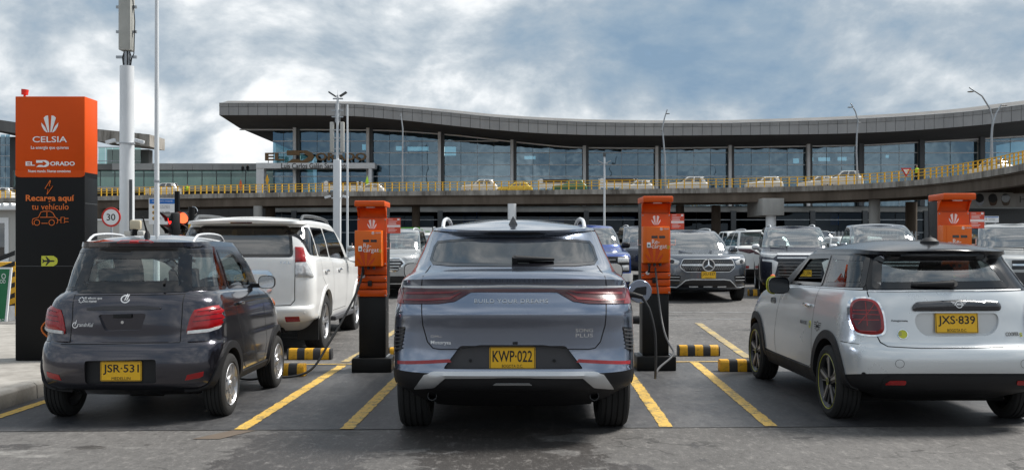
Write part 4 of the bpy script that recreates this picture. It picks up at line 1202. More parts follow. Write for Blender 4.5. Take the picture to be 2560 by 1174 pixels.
while xp < x1:
    for za, zb2 in ((zt1 - 0.1, zb0 + 1.6), (zb0 + 1.6, zb0 - 0.9)):
        MB().add([(xp + 0.03, 0, zb2 + 0.03), (xp + st - 0.03, 0, zb2 + 0.03), (xp + st - 0.03, 0, za - 0.03), (xp + 0.03, 0, za - 0.03)], [(0, 1, 2, 3)]).build('window_pane', 'glass_green', wg)
    MB().bb(xp - 0.05, xp + 0.05, -0.1, 0.0, zb0 - 1.2, zt1).build('mullion', 'steel_dark', wg); xp += st
for z in (zt1, zb0 + 1.6, zb0 - 0.95): MB().bb(x0, x1, -0.12, -0.02, z - 0.08, z + 0.08).build('transom', 'steel_galv', wg)
MB().bb(x0, x1, 3.0, 3.2, zb0 - 1.3, zt1 - 0.8).build('back_screen', 'wall_white', wg)
ZW = zb0
# concrete-edged block further left
KY = 160.0
for (ua, ub, va, vb, vbot, lab) in ((236, 374, 322, 352, 470, 'concrete-edged glass block rising behind the white mast'), (-60, 44, 291, 318, 470, 'dark-roofed glass block at the far left edge behind the totem')):
    dpt = 7 if ua > 0 else 25
    kb = thing('glass_block', lab, 'building', (sx((ua + ub) / 2, KY), KY, 0.4725))
    x0, x1 = sx(ua, KY) - kb.location.x, sx(ub, KY) - kb.location.x
    tilt = 14 / FPX * KY if ua > 0 else 1.0
    z1, z0, zb_2 = sz(va, KY) - 0.4725, sz(vb, KY) - 0.4725, sz(vbot, KY) - 0.4725
    MB().add([(x0, 0, z1), (x1, 0, z1 - tilt), (x1, 0, z0 - tilt), (x0, 0, z0), (x0, dpt, z1), (x1, dpt, z1 - tilt), (x1, dpt, z0 - tilt), (x0, dpt, z0)], [(0, 1, 2, 3), (4, 7, 6, 5), (0, 4, 5, 1), (1, 5, 6, 2), (2, 6, 7, 3), (3, 7, 4, 0)]).build('roof_edge', 'concrete_parapet' if ua > 0 else 'fascia_dark', kb)
    n = 6
    for i in range(n):
        for j in range(3 if ua > 0 else 5):
            hh = (z0 - tilt - zb_2) / (3 if ua > 0 else 5)
            xa, xb = x0 + (x1 - x0 - 2) * i / n, x0 + (x1 - x0 - 2) * (i + 1) / n
            MB().add([(xa + 0.04, 1.5, zb_2 + j * hh + 0.04), (xb - 0.04, 1.5, zb_2 + j * hh + 0.04), (xb - 0.04, 1.5, zb_2 + (j + 1) * hh - 0.04), (xa + 0.04, 1.5, zb_2 + (j + 1) * hh - 0.04)], [(0, 1, 2, 3)]).build('window_pane', 'glass_green' if ua > 0 else 'glass_facade', kb)
    for j in range(5): MB().bb(x0, x1 - 2, 1.38, 1.45, zb_2 + j * hh - 0.06, zb_2 + j * hh + 0.06).build('transom', 'steel_galv', kb)
    MB().bb(x0, x1 - 2, 5, dpt - 0.2, 0, z0 - tilt).build('core', 'fascia_dark', kb)

# ------------------------------------------------------------------ the blue-grey SUV in the middle bay
def mirror_poly(half):
    return half + [(-x, z) for x, z in reversed(half)]
def rail(car, x, y0, y1, z0, h, m, r=0.014, name='roof_rail', ends=0.14, bow=0.03, xin=0.0):
    b = MB(); pts = []
    for t in np.linspace(0, 1, 15):
        y = y0 + (y1 - y0) * t; e = min(1.0, min(t, 1 - t) * (y1 - y0) / ends)
        p, n = car.hit(x, y, 'top')
        k = math.sin(e * math.pi / 2)
        pts.append((x - xin * math.sin(math.pi * t), y, p.z - 0.01 + (h + bow * math.sin(math.pi * t)) * k))
    b.tube(pts, r, 8); return b.build(name, m, car.root, smooth=50)
def wiper(car, x0, z0, x1, z1, proj='rear', w=0.02, m='plastic_black'):
    b = MB(); pts = []
    for t in np.linspace(0, 1, 9):
        p, n = car.hit(x0 + (x1 - x0) * t, z0 + (z1 - z0) * t, proj); pts.append(p + n * (0.03 - 0.012 * t))
    b.tube(pts, [w * 1.15 - w * 0.6 * t for t in np.linspace(0, 1, 9)], 8)
    p, n = car.hit(x0, z0, proj); b.tube([p, p + n * 0.045], w * 1.2, 10)
    return b.build('wiper', m, car.root, smooth=50)

def build_suv():
    c = Car('parked_suv', 'blue grey SUV seen squarely from behind, charging with its filler flap open', (0.014, 6.92, 0), 0, 'paint_bluegrey')
    yf = 4.62
    R = [RG(0.22, 0.45, 4.3, 0.74, 0.4, 3),
         RG([(0, 0.375), (0.35, 0.37), (0.9, 0.25), (3.6, 0.24), (4.6, 0.25)], 0.13, 4.5, 0.875, 0.50, 3.2, sharp=True),
         RG([(0, 0.43), (0.5, 0.43), (1, 0.34), (4.6, 0.36)], 0.035, 4.58, 0.925, 0.52, 3.4),
         RG([(0, 0.515), (0.6, 0.53), (1, 0.42), (4.6, 0.46)], 0.01, yf, 0.935, 0.52, 3.6, sharp=True),
         RG([(0, 0.53), (0.6, 0.55), (1, 0.45), (4.6, 0.5)], 0.022, yf, 0.938, 0.52, 3.6),
         RG([(0, 0.70), (0.6, 0.70), (4.6, 0.65)], 0.045, yf, 0.94, 0.50, 3.4),
         RG([(0, 0.83), (0.6, 0.82), (4.6, 0.75)], 0.038, yf, 0.935, 0.50, 3.2),
         RG([(0, 0.935), (0.6, 0.92), (4.6, 0.8)], 0.0, 4.60, 0.93, 0.52, 3.0),
         RG([(0, 1.02), (0.6, 1.0), (4.6, 0.85)], 0.035, 4.58, 0.92, 0.52, 2.9),
         RG([(0, 1.125), (0.6, 1.08), (3.5, 0.98), (4.6, 0.9)], 0.095, 4.50, 0.905, 0.52, 2.8),
         RG([(0, 1.195), (0.7, 1.15), (3.4, 1.03), (4.5, 0.92)], 0.05, 4.45, 0.885, 0.55, 2.7, sharp=True),
         RG([(0, 1.222), (0.7, 1.18), (3.4, 1.05), (4.4, 0.94)], 0.075, 4.35, 0.865, 0.58, 2.6),
         RG([(0.2, 1.272), (0.9, 1.22), (3.3, 1.08), (3.6, 1.08)], 0.25, 3.55, 0.835, 0.66, 2.6, 0.45, 3),
         RG([(0.4, 1.385), (1.2, 1.37), (3.0, 1.36)], 0.50, 3.05, 0.785, 0.70, 2.5, 0.4, 3),
         RG([(0.6, 1.508), (1.2, 1.545), (2.4, 1.548)], 0.722, 2.55, 0.725, 0.72, 2.5, 0.4, 3),
         RG([(0.6, 1.514), (1.2, 1.555), (2.4, 1.555)], 0.698, 2.50, 0.715, 0.70, 2.5, 0.4, 3, sharp=True, crown=0.006),
         RG([(0.6, 1.527), (1.2, 1.575), (2.4, 1.57)], 0.690, 2.48, 0.698, 0.70, 2.5, 0.4, 3, sharp=True, crown=0.008)]
    for r_ in R: r_['w'] *= 0.962
    c.loft(R, [(0.76, 1.555), (1.2, 1.622), (1.8, 1.662), (2.46, 1.60)], 30, 44, 14, 0.03, 8, zones=[(-1, 3, 'plastic_black', 'lower_bumper'), (14, 15, 'frit', 'spoiler_underside')])  # spoiler underside coloured black: the dark shade above the glass is painted in
    E = c.E
    def poly(ps, y): return [E(u, v, y) for u, v in ps]
    c.well(0.87, 0.36, 0.385, 0.91, 0.32); c.well(3.62, 0.36, 0.385, 0.91, 0.32)
    # plate recess
    rec = rp([E(1150, 864, .04), E(1414, 864, .04), E(1459, 922, .03), E(1107, 922, .03)], 0.02)
    c.recess(rec, 0.085, 'plastic_grey')
    # glass
    half = [(x, z) for x, z in [(0.0, E(1280, 667, .26)[1]), E(1440, 666, .26), E(1492, 662, .31), E(1502, 650, .36), E(1491, 616, .58), E(1480, 602, .66), E(1440, 598.5, .70), E(1400, 596, .70), (0.26, E(1280, 594.5, .70)[1]), (0.0, E(1280, 596, .70)[1])]]
    c.pane(mirror_poly(half[1:-1]), 'rear', 'glass_car_dark', 'rear_window', frit=0.022)
    for sg, pj in ((1, 'right'), (-1, 'left')):
        c.pane(rp([(1.25, 1.27), (2.95, 1.16), (2.45, 1.505), (1.75, 1.515), (1.5, 1.48)], 0.05), pj, 'glass_car_dark', 'side_window', frit=0.03)
    c.pane(rp([(-0.68, 1.13), (0.68, 1.13), (0.54, 1.51), (-0.54, 1.51)], 0.08), 'front', 'glass_car', 'windscreen', frit=0.04)
    c.seats([1.30], 0.62, (-0.40, 0, 0.40), 0.4, 0.44); c.seats([1.95], 0.76, (-0.38, 0.38), 0.48, 0.56); c.cabin(2.75, 1.08, 0.66, -0.36)
    c.patch(rp(mirror_poly([E(1440, 612, .5), E(1486, 612, .55), E(1474, 598, .68), (0.3, E(1280, 597, .70)[1])][::-1]), 0.01), 'rear', 'frit', 'glass_top_band', off=0.006, rim=0.001) if False else None
    # light bar: dark lens across, brighter red inside the clusters
    def hx(u, v, y): return E(u, v, y)
    hb = [E(1392, 730, .10), E(1432, 752, .13), E(1470, 757, .17), E(1566, 756, .40), E(1572, 722, .42), E(1556, 717.5, .38)]
    c.patch(mirror_poly([(x, z) for x, z in hb] ), 'rear', 'lens_dark_red', 'light_bar', off=0.006, rim=0.02, step=0.025)
    bar = c.root.children[-1]
    for sg in (1, -1):
        q = [E(1418, 726, .1), E(1440, 733, .13), E(1500, 735, .2), E(1552, 735, .34), E(1552, 729, .34), E(1500, 729, .2), E(1440, 728, .13)]
        c.patch([(sg * x, z) for x, z in q], 'rear', 'lens_mid_red', 'tail_light', parent=bar, off=0.009, rim=0.004, step=0.03)
        q = [E(1414, 731, .1), E(1442, 748, .13), E(1500, 751, .2), E(1560, 749, .37), E(1560, 745, .37), E(1500, 747, .2), E(1446, 743, .13)]
        c.patch([(sg * x, z) for x, z in q], 'rear', 'lens_mid_red', 'tail_light', parent=bar, off=0.009, rim=0.004, step=0.03)
        q = [E(1567, 720, .42), E(1572, 722, .43), E(1570, 756, .42), E(1552, 756, .37)]
        c.patch([(sg * x, z) for x, z in q], 'rear', 'lens_mid_red', 'tail_light', parent=bar, off=0.009, rim=0.004, step=0.02)
    c.patch(mirror_poly([E(1300, 716.6, .09), E(1556, 717, .38), E(1558, 712.6, .38), E(1300, 711.6, .09)]), 'rear', 'bright_trim', 'chrome_strip', off=0.007, rim=0.01, step=0.03)
    # reflectors, diffuser, vents
    for sg in (1, -1):
        c.patch([(sg * x, z) for x, z in [E(1440, 904, .07), E(1569, 903, .35), E(1570, 895, .35), E(1446, 896, .07)]], 'rear', 'lens_red', 'reflector', off=0.004, rim=0.01, step=0.02)
        c.patch([(sg * x, z) for x, z in rp([E(1551, 812, .3), E(1572, 812, .45), E(1574, 874, .45), E(1560, 868, .35)], 0.015)], 'rear', 'frit', 'side_vent', off=0.003, rim=0.004, step=0.015)
        for k in range(6):
            v = 820 + k * 9
            c.seam([(sg * E(1554 + k, v, .3)[0], E(1554, v, .3)[1]), (sg * E(1573, v, .45)[0], E(1573, v, .45)[1])], 'rear', w=0.009, m='plastic_grey', name='vent_slat', off=0.005, step=0.015, parent=c.root, h=0.004)
    df = [E(1300, 929, .02), E(1484, 929, .05), E(1508, 934, .09), E(1534, 969, .17), E(1484, 965, .10), E(1456, 943, .05), E(1300, 942.5, .02)]
    c.patch(mirror_poly(df), 'rear', 'satin_silver', 'diffuser_trim', off=0.012, rim=0.02, step=0.025, dome=0.008, domew=0.03)
    c.patch(rp([E(1240, 955, .06), E(1322, 955, .06), E(1330, 960, .06), E(1232, 960, .06)], 0.004), 'rear', 'ink_grey', 'fog_lamp', off=0.006, rim=0.01)
    # plate and letters
    px_, pz_ = E(1281, 894, .075)
    c.plate('KWP·022', 'BOGOTA D.C.', (px_, 0.082, pz_))
    for sg in (-1, 1):
        MB().lathe([(0.0, -0.006), (0.011, -0.006), (0.012, 0)], 14, 'Y', (px_ + sg * 0.165 - sg * -0.12 if False else px_ + sg * 0.30, 0.083, pz_ - 0.02)).build('parking_sensor', 'plastic_black', c.root)
    x, z = E(1278, 752.5, .04); c.lettering('BUILD YOUR DREAMS', 0.525, 0.026, x, z, 'rear', 'satin_silver', spacing=1.1)
    x, z = E(1461, 825, .05); c.lettering('SONG', 0.125, 0.026, x, z, 'rear', 'chrome')
    x, z = E(1461, 838, .05); c.lettering('PLUS', 0.125, 0.026, x, z, 'rear', 'chrome')
    x, z = E(1090, 841, .05); c.lettering('DM-i', 0.075, 0.018, x, z, 'rear', 'chrome')
    x, z = E(1102, 857, .05); c.lettering('Motorysa', 0.145, 0.032, x, z, 'rear', 'ink_white', bold=0.01)
    x, z = E(1288, 857, .04); b = MB().box((x, c.hit(x, z, 'rear')[0].y - 0.006, z), (0.036, 0.02, 0.018)).build('reversing_camera', 'plastic_black', c.root, bevel=0.003)
    # shut lines
    for sg in (1, -1):
        ln = [E(1497, 664, .33), E(1512, 690, .22), E(1515, 712, .22), E(1513, 757, .2), E(1510, 811, .18), E(1499, 851, .16), E(1486, 867, .14), E(1470, 870.5, .12), E(1420, 871, .08)]
        c.seam([(sg * x, z) for x, z in ln], 'rear', w=0.008, name='shut_line')
    c.seam([E(1155, 870.5, .05), E(1200, 862.6, .05), E(1360, 862.6, .05), E(1415, 870.5, .05)], 'rear', w=0.006, name='shut_line')
    for sg in (1, -1):
        pj = 'right' if sg > 0 else 'left'
        c.seam([(1.45, 1.2), (1.4, 0.8), (1.5, 0.42)], pj, name='door_gap'); c.seam([(2.2, 1.16), (2.2, 0.4)], pj, name='door_gap')
        c.arch(0.87, 0.36, 0.385, 0.05, side=(sg,), zmin=0.40); c.arch(3.62, 0.36, 0.385, 0.05, side=(sg,), zmin=0.40)
        c.wheel(sg * 0.895, 0.87, 0.36, 0.245, 0.245, 'multi'); c.wheel(sg * 0.895, 3.62, 0.36, 0.245, 0.245, 'multi')
        rail(c, sg * 0.585, 1.15, 2.35, 1.6, 0.045, 'bright_trim', 0.016)
        c.mirror(sg * 1.015, 3.02, 1.175, 'paint_bluegrey', 0.2, 0.16, 0.13)
    wiper(c, *E(1288, 655, .33), *E(1385, 653, .33), w=0.022)
    b = MB(); y0 = 1.05; p, n = c.hit(-0.01, y0, 'top')
    b.add([(-0.045, y0 - 0.05, p.z - 0.012), (0.035, y0 - 0.05, p.z - 0.012), (0.03, y0 + 0.16, p.z + 0.01), (-0.04, y0 + 0.16, p.z + 0.01), (-0.008, y0 - 0.045, p.z + 0.062), (-0.002, y0 - 0.045, p.z + 0.062), (-0.002, y0 + 0.05, p.z + 0.045), (-0.008, y0 + 0.05, p.z + 0.045)],
          [(0, 1, 5, 4), (1, 2, 6, 5), (2, 3, 7, 6), (3, 0, 4, 7), (4, 5, 6, 7)])
    b.build('aerial_fin', 'paint_black', c.root, bevel=0.006)
    # open filler flap, cap on its strap
    fx, fz = E(1601, 728, .72)
    b = MB(); b.lathe([(0, -0.012), (0.086, -0.012), (0.092, -0.004), (0.092, 0.003), (0.08, 0.006), (0, 0.006)], 32, 'Y', (fx, 0.74, fz)); o = b.build('filler_flap', 'paint_bluegrey', c.root, smooth=40)
    MB().prism(rp([(fx - 0.07, fz - 0.015), (fx + 0.045, fz - 0.03), (fx + 0.05, fz + 0.04), (fx - 0.03, fz + 0.03)], 0.01), 'Y', 0.728, 0.72).build('flap_hinge', 'plastic_black', o)
    x, z = E(1591, 799, .74)
    b = MB(); b.tube([(x - 0.07, 0.80, z + 0.01), (x - 0.015, 0.74, z)], 0.012, 8); b.lathe([(0, -0.03), (0.03, -0.03), (0.034, 0.02), (0, 0.02)], 16, 'X', (x, 0.74, z)); b.build('filler_cap', 'plastic_black', c.root, smooth=40)
    for sg in (-1, 1):
        x, z = E(1283 + sg * 202, 987, .3)
        b = MB(); b.lathe([(0.030, 0), (0.034, 0), (0.034, 0.25), (0.03, 0.25), (0.03, 0.02)], 20, 'Y', (x, 0.27, z), caps=False); b.tube([(x, 0.45, z), (x - sg * 0.1, 0.9, z + 0.02)], 0.025, 8); b.build('exhaust_pipe', 'steel_dark', c.root, smooth=40)
    b = MB(); b.bb(-0.62, 0.62, 0.72, 1.0, 0.23, 0.32); b.tube([(-0.72, 0.87, 0.33), (0.72, 0.87, 0.33)], 0.045, 10); b.build('rear_axle', 'liner', c.root)
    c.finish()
    return c
suv = build_suv()

# ------------------------------------------------------------------ the small charcoal two-door on the left
def build_micro():
    c = Car('compact_car', 'small charcoal two-door hatchback with silver roof rails, parked beside the kerb', (-3.10, 7.74, 0), 0, 'paint_charcoal')
    R = [RG(0.20, 0.32, 2.5, 0.58, 0.3, 3.5),
         RG([(0, 0.285), (0.5, 0.25), (2.7, 0.25)], 0.07, 2.66, 0.70, 0.30, 3.6, sharp=True),
         RG([(0, 0.33), (2.7, 0.31)], 0.02, 2.70, 0.745, 0.32, 3.6),
         RG([(0, 0.46), (2.7, 0.44)], 0.0, 2.72, 0.762, 0.34, 3.4),
         RG([(0, 0.59), (2.7, 0.56)], 0.012, 2.72, 0.765, 0.34, 3.3),
         RG([(0, 0.648), (0.5, 0.64), (2.7, 0.62)], 0.045, 2.70, 0.762, 0.34, 3.3, sharp=True),
         RG([(0, 0.662), (0.5, 0.655), (2.7, 0.64)], 0.062, 2.70, 0.758, 0.34, 3.3),
         RG([(0, 0.82), (2.7, 0.74)], 0.068, 2.66, 0.75, 0.36, 3.2),
         RG([(0, 0.97), (0.6, 0.95), (1.9, 0.92), (2.7, 0.78)], 0.085, 2.58, 0.722, 0.36, 3.2),
         RG([(0, 1.04), (0.6, 1.03), (1.7, 1.0), (2.2, 0.93), (2.6, 0.82)], 0.115, 2.48, 0.688, 0.42, 2.8, sharp=True),
         RG([(0.1, 1.055), (0.6, 1.045), (1.7, 1.02), (2.2, 1.0)], 0.13, 2.10, 0.668, 0.44, 2.8, 0.4, 3),
         RG([(0.1, 1.24), (2.0, 1.22)], 0.175, 1.86, 0.618, 0.44, 2.8, 0.35, 3),
         RG([(0.2, 1.40), (0.8, 1.415), (1.6, 1.395)], 0.235, 1.58, 0.566, 0.44, 2.8, 0.3, 3),
         RG([(0.2, 1.408), (0.8, 1.425), (1.6, 1.405)], 0.185, 1.55, 0.563, 0.48, 2.6, 0.3, 3, sharp=True, crown=0.012),
         RG([(0.1, 1.44), (0.8, 1.465), (1.6, 1.43)], 0.165, 1.53, 0.543, 0.48, 2.6, 0.3, 3, sharp=True, crown=0.012)]
    for r_ in R: r_['w'] *= 0.955
    c.loft(R, [(0.20, 1.47), (0.6, 1.515), (1.0, 1.525), (1.5, 1.46)], 26, 36, 14, 0.03, 8)
    E = c.E; r = 0.262
    c.well(0.49, r, 0.315, 0.735, 0.30); c.well(2.14, r, 0.315, 0.735, 0.30)
    c.recess(rp([E(213, 901, .02), E(391, 897, .02), E(391, 957, .02), E(213, 959, .02)], 0.025), 0.05, 'plastic_black')
    c.recess(rp([E(244, 786, .07), E(366, 783, .07), E(352, 824, .07), E(262, 827, .07)], 0.03), 0.095, 'paint_charcoal')
    # windows
    c.pane(rp([E(182, 733, .14), E(472, 730, .14), E(467, 618, .22), E(210, 619, .22)], 0.05), 'rear', 'glass_car_light', 'rear_window', frit=0.095)
    qr = rp([(0.20, 1.06), (0.70, 1.055), (0.60, 1.395), (0.22, 1.395)], 0.03)
    fr = rp([(0.765, 1.055), (1.53, 1.03), (1.36, 1.25), (1.16, 1.385), (0.68, 1.395)], [0.03, 0.03, 0.1, 0.1, 0.03])
    for pj in ('right', 'left'):
        c.pane(qr, pj, 'glass_car', 'quarter_window', frit=0.03); c.pane(fr, pj, 'glass_car', 'side_window', frit=0.03)
    c.pane(rp([(-0.58, 1.04), (0.58, 1.04), (0.49, 1.385), (-0.49, 1.385)], 0.06), 'front', 'glass_car_light', 'windscreen', frit=0.04)
    c.seats([0.80], 0.52, (-0.30, 0.30), 0.44, 0.50, 'cloth_grey'); c.cabin(1.42, 1.0, 0.58, -0.0 + 0.30)
    # lamps
    for sg in (1, -1):
        tl = [E(481, 775, .09), E(520, 766, .12), E(552, 763, .2), E(557, 770, .22), E(556, 790, .22), E(547, 812, .18), E(535, 824, .15), E(515, 831, .12), E(467, 835, .09), E(465, 826, .09), E(472, 795, .09)]
        tl = [(sg * x, z) for x, z in tl]
        o = c.patch(tl, 'rear', 'lens_red', 'tail_light', off=0.006, rim=0.015, dome=0.022, domew=0.05, step=0.018)
        st = [(sg * x, z) for x, z in [E(467, 834, .09), E(515, 830, .12), E(534, 823, .15), E(540, 815, .17), E(515, 822, .12), E(468, 826, .09)]]
        c.patch(st, 'rear', 'lens_clear', 'reversing_lens', parent=o, off=0.027, rim=0.012, step=0.018)
        for k in range(3):
            v = 780 + 12 * k
            c.seam([(sg * E(486 - k * 4, v, .09)[0], E(486, v, .09)[1]), (sg * E(515, v - 4, .12)[0], E(515, v - 4, .12)[1]), (sg * E(548 - k * 3, v - 8, .2)[0], E(548, v - 8, .2)[1])], 'rear', w=0.006, m='lens_dark_red', name='lens_rib', off=0.029, step=0.02, parent=o)
        rf = [E(462, 950, .04), E(468, 936, .04), E(513, 926, .12), E(509, 938, .1), E(500, 943, .08)]
        c.patch([(sg * x, z) for x, z in rf], 'rear', 'lens_red', 'reflector', off=0.004, rim=0.01, step=0.02)
    bl = c.patch(rp([E(289, 606.5, .16), E(340, 607.5, .16), E(384, 605.5, .16), E(365, 600.5, .16), E(300, 601, .16)], 0.01), 'rear', 'lens_red', 'brake_light', off=0.004, rim=0.01, step=0.02)
    # hatch furniture
    hb = rp([E(217, 776, .07), E(400, 773, .07), E(401, 768, .07), E(360, 764, .07), E(260, 765, .07), E(217, 770, .07)], 0.008)
    c.patch(hb, 'rear', 'plastic_grey', 'hatch_handle', off=0.018, rim=0.03, step=0.03)
    x, z = E(306, 805, .09); MB().lathe([(0.0, -0.008), (0.012, -0.008), (0.014, 0.006)], 18, 'Y', (x, 0.094, z)).build('hatch_lock', 'chrome', c.root)
    x, z = E(307, 789, .09); MB().box((x, 0.088, z), (0.15, 0.02, 0.035)).build('handle_grip', 'plastic_black', c.root, bevel=0.005)
    px_, pz_ = E(301.5, 927, .03)
    c.plate('JSR·531', 'MEDELLIN', (px_, 0.042, pz_))
    c.seam([E(183, 737, .12), E(178, 790, .07), E(173, 856, .07)], 'rear', name='shut_line', w=0.007)
    c.seam([E(457, 733, .12), E(452, 790, .07), E(449, 853, .07)], 'rear', name='shut_line', w=0.007)
    c.seam([E(180, 738.5, .12), E(458, 735, .12)], 'rear', name='shut_line', w=0.007)
    c.seam([E(150, 860, .06), E(449, 855.5, .06)], 'rear', name='shut_line', w=0.007)
    # marks on the hatch
    lx, lz = E(313, 747, .09)
    ring = [(lx + 0.033 * math.cos(a), lz + 0.028 * math.sin(a)) for a in np.linspace(0.9, 0.9 + 5.3, 22)]
    c.seam(ring, 'rear', w=0.010, m='ink_white', name='emblem', off=0.002, step=0.01)
    c.seam([(lx - 0.004, lz - 0.012), (lx + 0.012, lz + 0.04)], 'rear', w=0.008, m='ink_white', name='emblem', off=0.002, step=0.01)
    c.seam([(lx + 0.012, lz - 0.012), (lx + 0.026, lz + 0.036)], 'rear', w=0.008, m='ink_white', name='emblem', off=0.002, step=0.01)
    x, z = E(232, 746, .09); c.lettering('El efecto que', 0.145, 0.022, x, z, 'rear', 'ink_white')
    x, z = E(225, 753.5, .09); c.lettering('nos mueve', 0.105, 0.016, x, z, 'rear', 'ink_white')
    ex, ez = E(201, 749.5, .09)
    for k in range(8):
        a = k * math.pi / 4
        c.patch(ellipse(ex + 0.02 * math.cos(a), ez + 0.02 * math.sin(a), 0.005, 0.005, 8), 'rear', 'ink_white', 'emblem', off=0.002, rim=0.001)
    x, z = E(207, 811, .08); c.lettering('ransh', 0.082, 0.030, x, z, 'rear', 'ink_white')
    x, z = E(228, 811, .08); c.lettering('Kul', 0.045, 0.032, x, z, 'rear', 'ink_white', shear=0.35)
    ox, oz = E(187, 811, .08)
    c.seam([(ox + 0.021 * math.cos(a), oz - 0.004 + 0.021 * math.sin(a)) for a in np.linspace(0.9, 6.2, 18)], 'rear', w=0.007, m='ink_white', name='emblem', off=0.002, step=0.01)
    c.seam([(ox + 0.0, oz - 0.005), (ox + 0.012, oz + 0.035)], 'rear', w=0.006, m='ink_white', name='emblem', off=0.002, step=0.01)
    # sides
    for sg in (1, -1):
        pj = 'right' if sg > 0 else 'left'
        c.seam([(0.735, 1.04), (0.76, 0.8), (0.86, 0.62), (0.93, 0.38), (1.02, 0.335), (1.62, 0.335), (1.70, 0.5), (1.66, 0.9), (1.60, 1.01)], pj, name='door_gap', w=0.007)
        c.seam([(0.14, 0.655), (0.36, 0.655)], pj, name='panel_gap', w=0.006)
        c.arch(0.49, r, 0.315, 0.055, side=(sg,), zmin=0.26, off=0.016); c.arch(2.14, r, 0.315, 0.055, side=(sg,), zmin=0.26, off=0.016)
        c.patch(rp([(0.82, 0.27), (1.80, 0.27), (1.80, 0.325), (0.82, 0.325)], 0.01), pj, 'plastic_black', 'sill', off=0.012, rim=0.02)
        p, n = c.hit(0.87, 0.925, pj)
        MB().box((p.x + sg * 0.018, 0.87, 0.925), (0.03, 0.15, 0.028)).build('door_handle', 'paint_charcoal', c.root, bevel=0.01)
        c.patch(rp([(2.14, 0.83), (2.3, 0.80), (2.34, 0.90), (2.2, 0.95)], 0.03), pj, 'lens_orange', 'headlight', off=0.006, rim=0.01, dome=0.01)
        c.wheel(sg * 0.742, 0.49, r, 0.175, 0.178, 'steel'); c.wheel(sg * 0.742, 2.14, r, 0.175, 0.178, 'steel')
        rail(c, sg * 0.44, 0.40, 1.28, 1.46, 0.045, 'bright_trim', 0.011, bow=0.012)
        c.mirror(sg * 0.775, 1.50, 1.085, 'plastic_black', 0.155, 0.125, 0.1)
        p, n = c.hit(0.13, 1.10, pj)
    b = MB(); p, n = c.hit(0.05, 0.42, 'top'); b.lathe([(0.0, -0.01), (0.028, -0.01), (0.022, 0.02), (0.012, 0.05)], 14, 'Z', tuple(p)); b.tube([p + Vector((0, 0, 0.03)), p + Vector((-0.018, -0.05, 0.165))], [0.010, 0.006], 8); b.build('roof_aerial', 'plastic_black', c.root, smooth=40)
    # fold-out hinge nub on the right pillar, dangling cable at the left, axle
    p, n = c.hit(0.17, 1.135, 'right')
    MB().prism([(-0.05, -0.015), (0.02, -0.015), (0.03, 0.03)], 'X', 0, 0.02).build('glass_hinge', 'plastic_black', c.root).location = p
    b = MB(); b.tube([(-0.70 - 0.075 * math.sin(a), 0.30, 0.83 - 0.17 * a / math.pi) for a in np.linspace(0, math.pi, 14)], 0.007, 8); b.build('cable_loop', 'cable_orange', c.root, smooth=60)
    b = MB(); b.tube([(-0.6, 0.49, r), (0.6, 0.49, r)], 0.04, 10); b.tube([(-0.1, 0.49, r), (0.16, 0.49, r)], 0.10, 12); b.bb(-0.5, 0.5, 0.35, 0.45, 0.2, 0.25); b.build('rear_axle', 'liner', c.root)
    c.finish()
    return c
micro = build_micro()

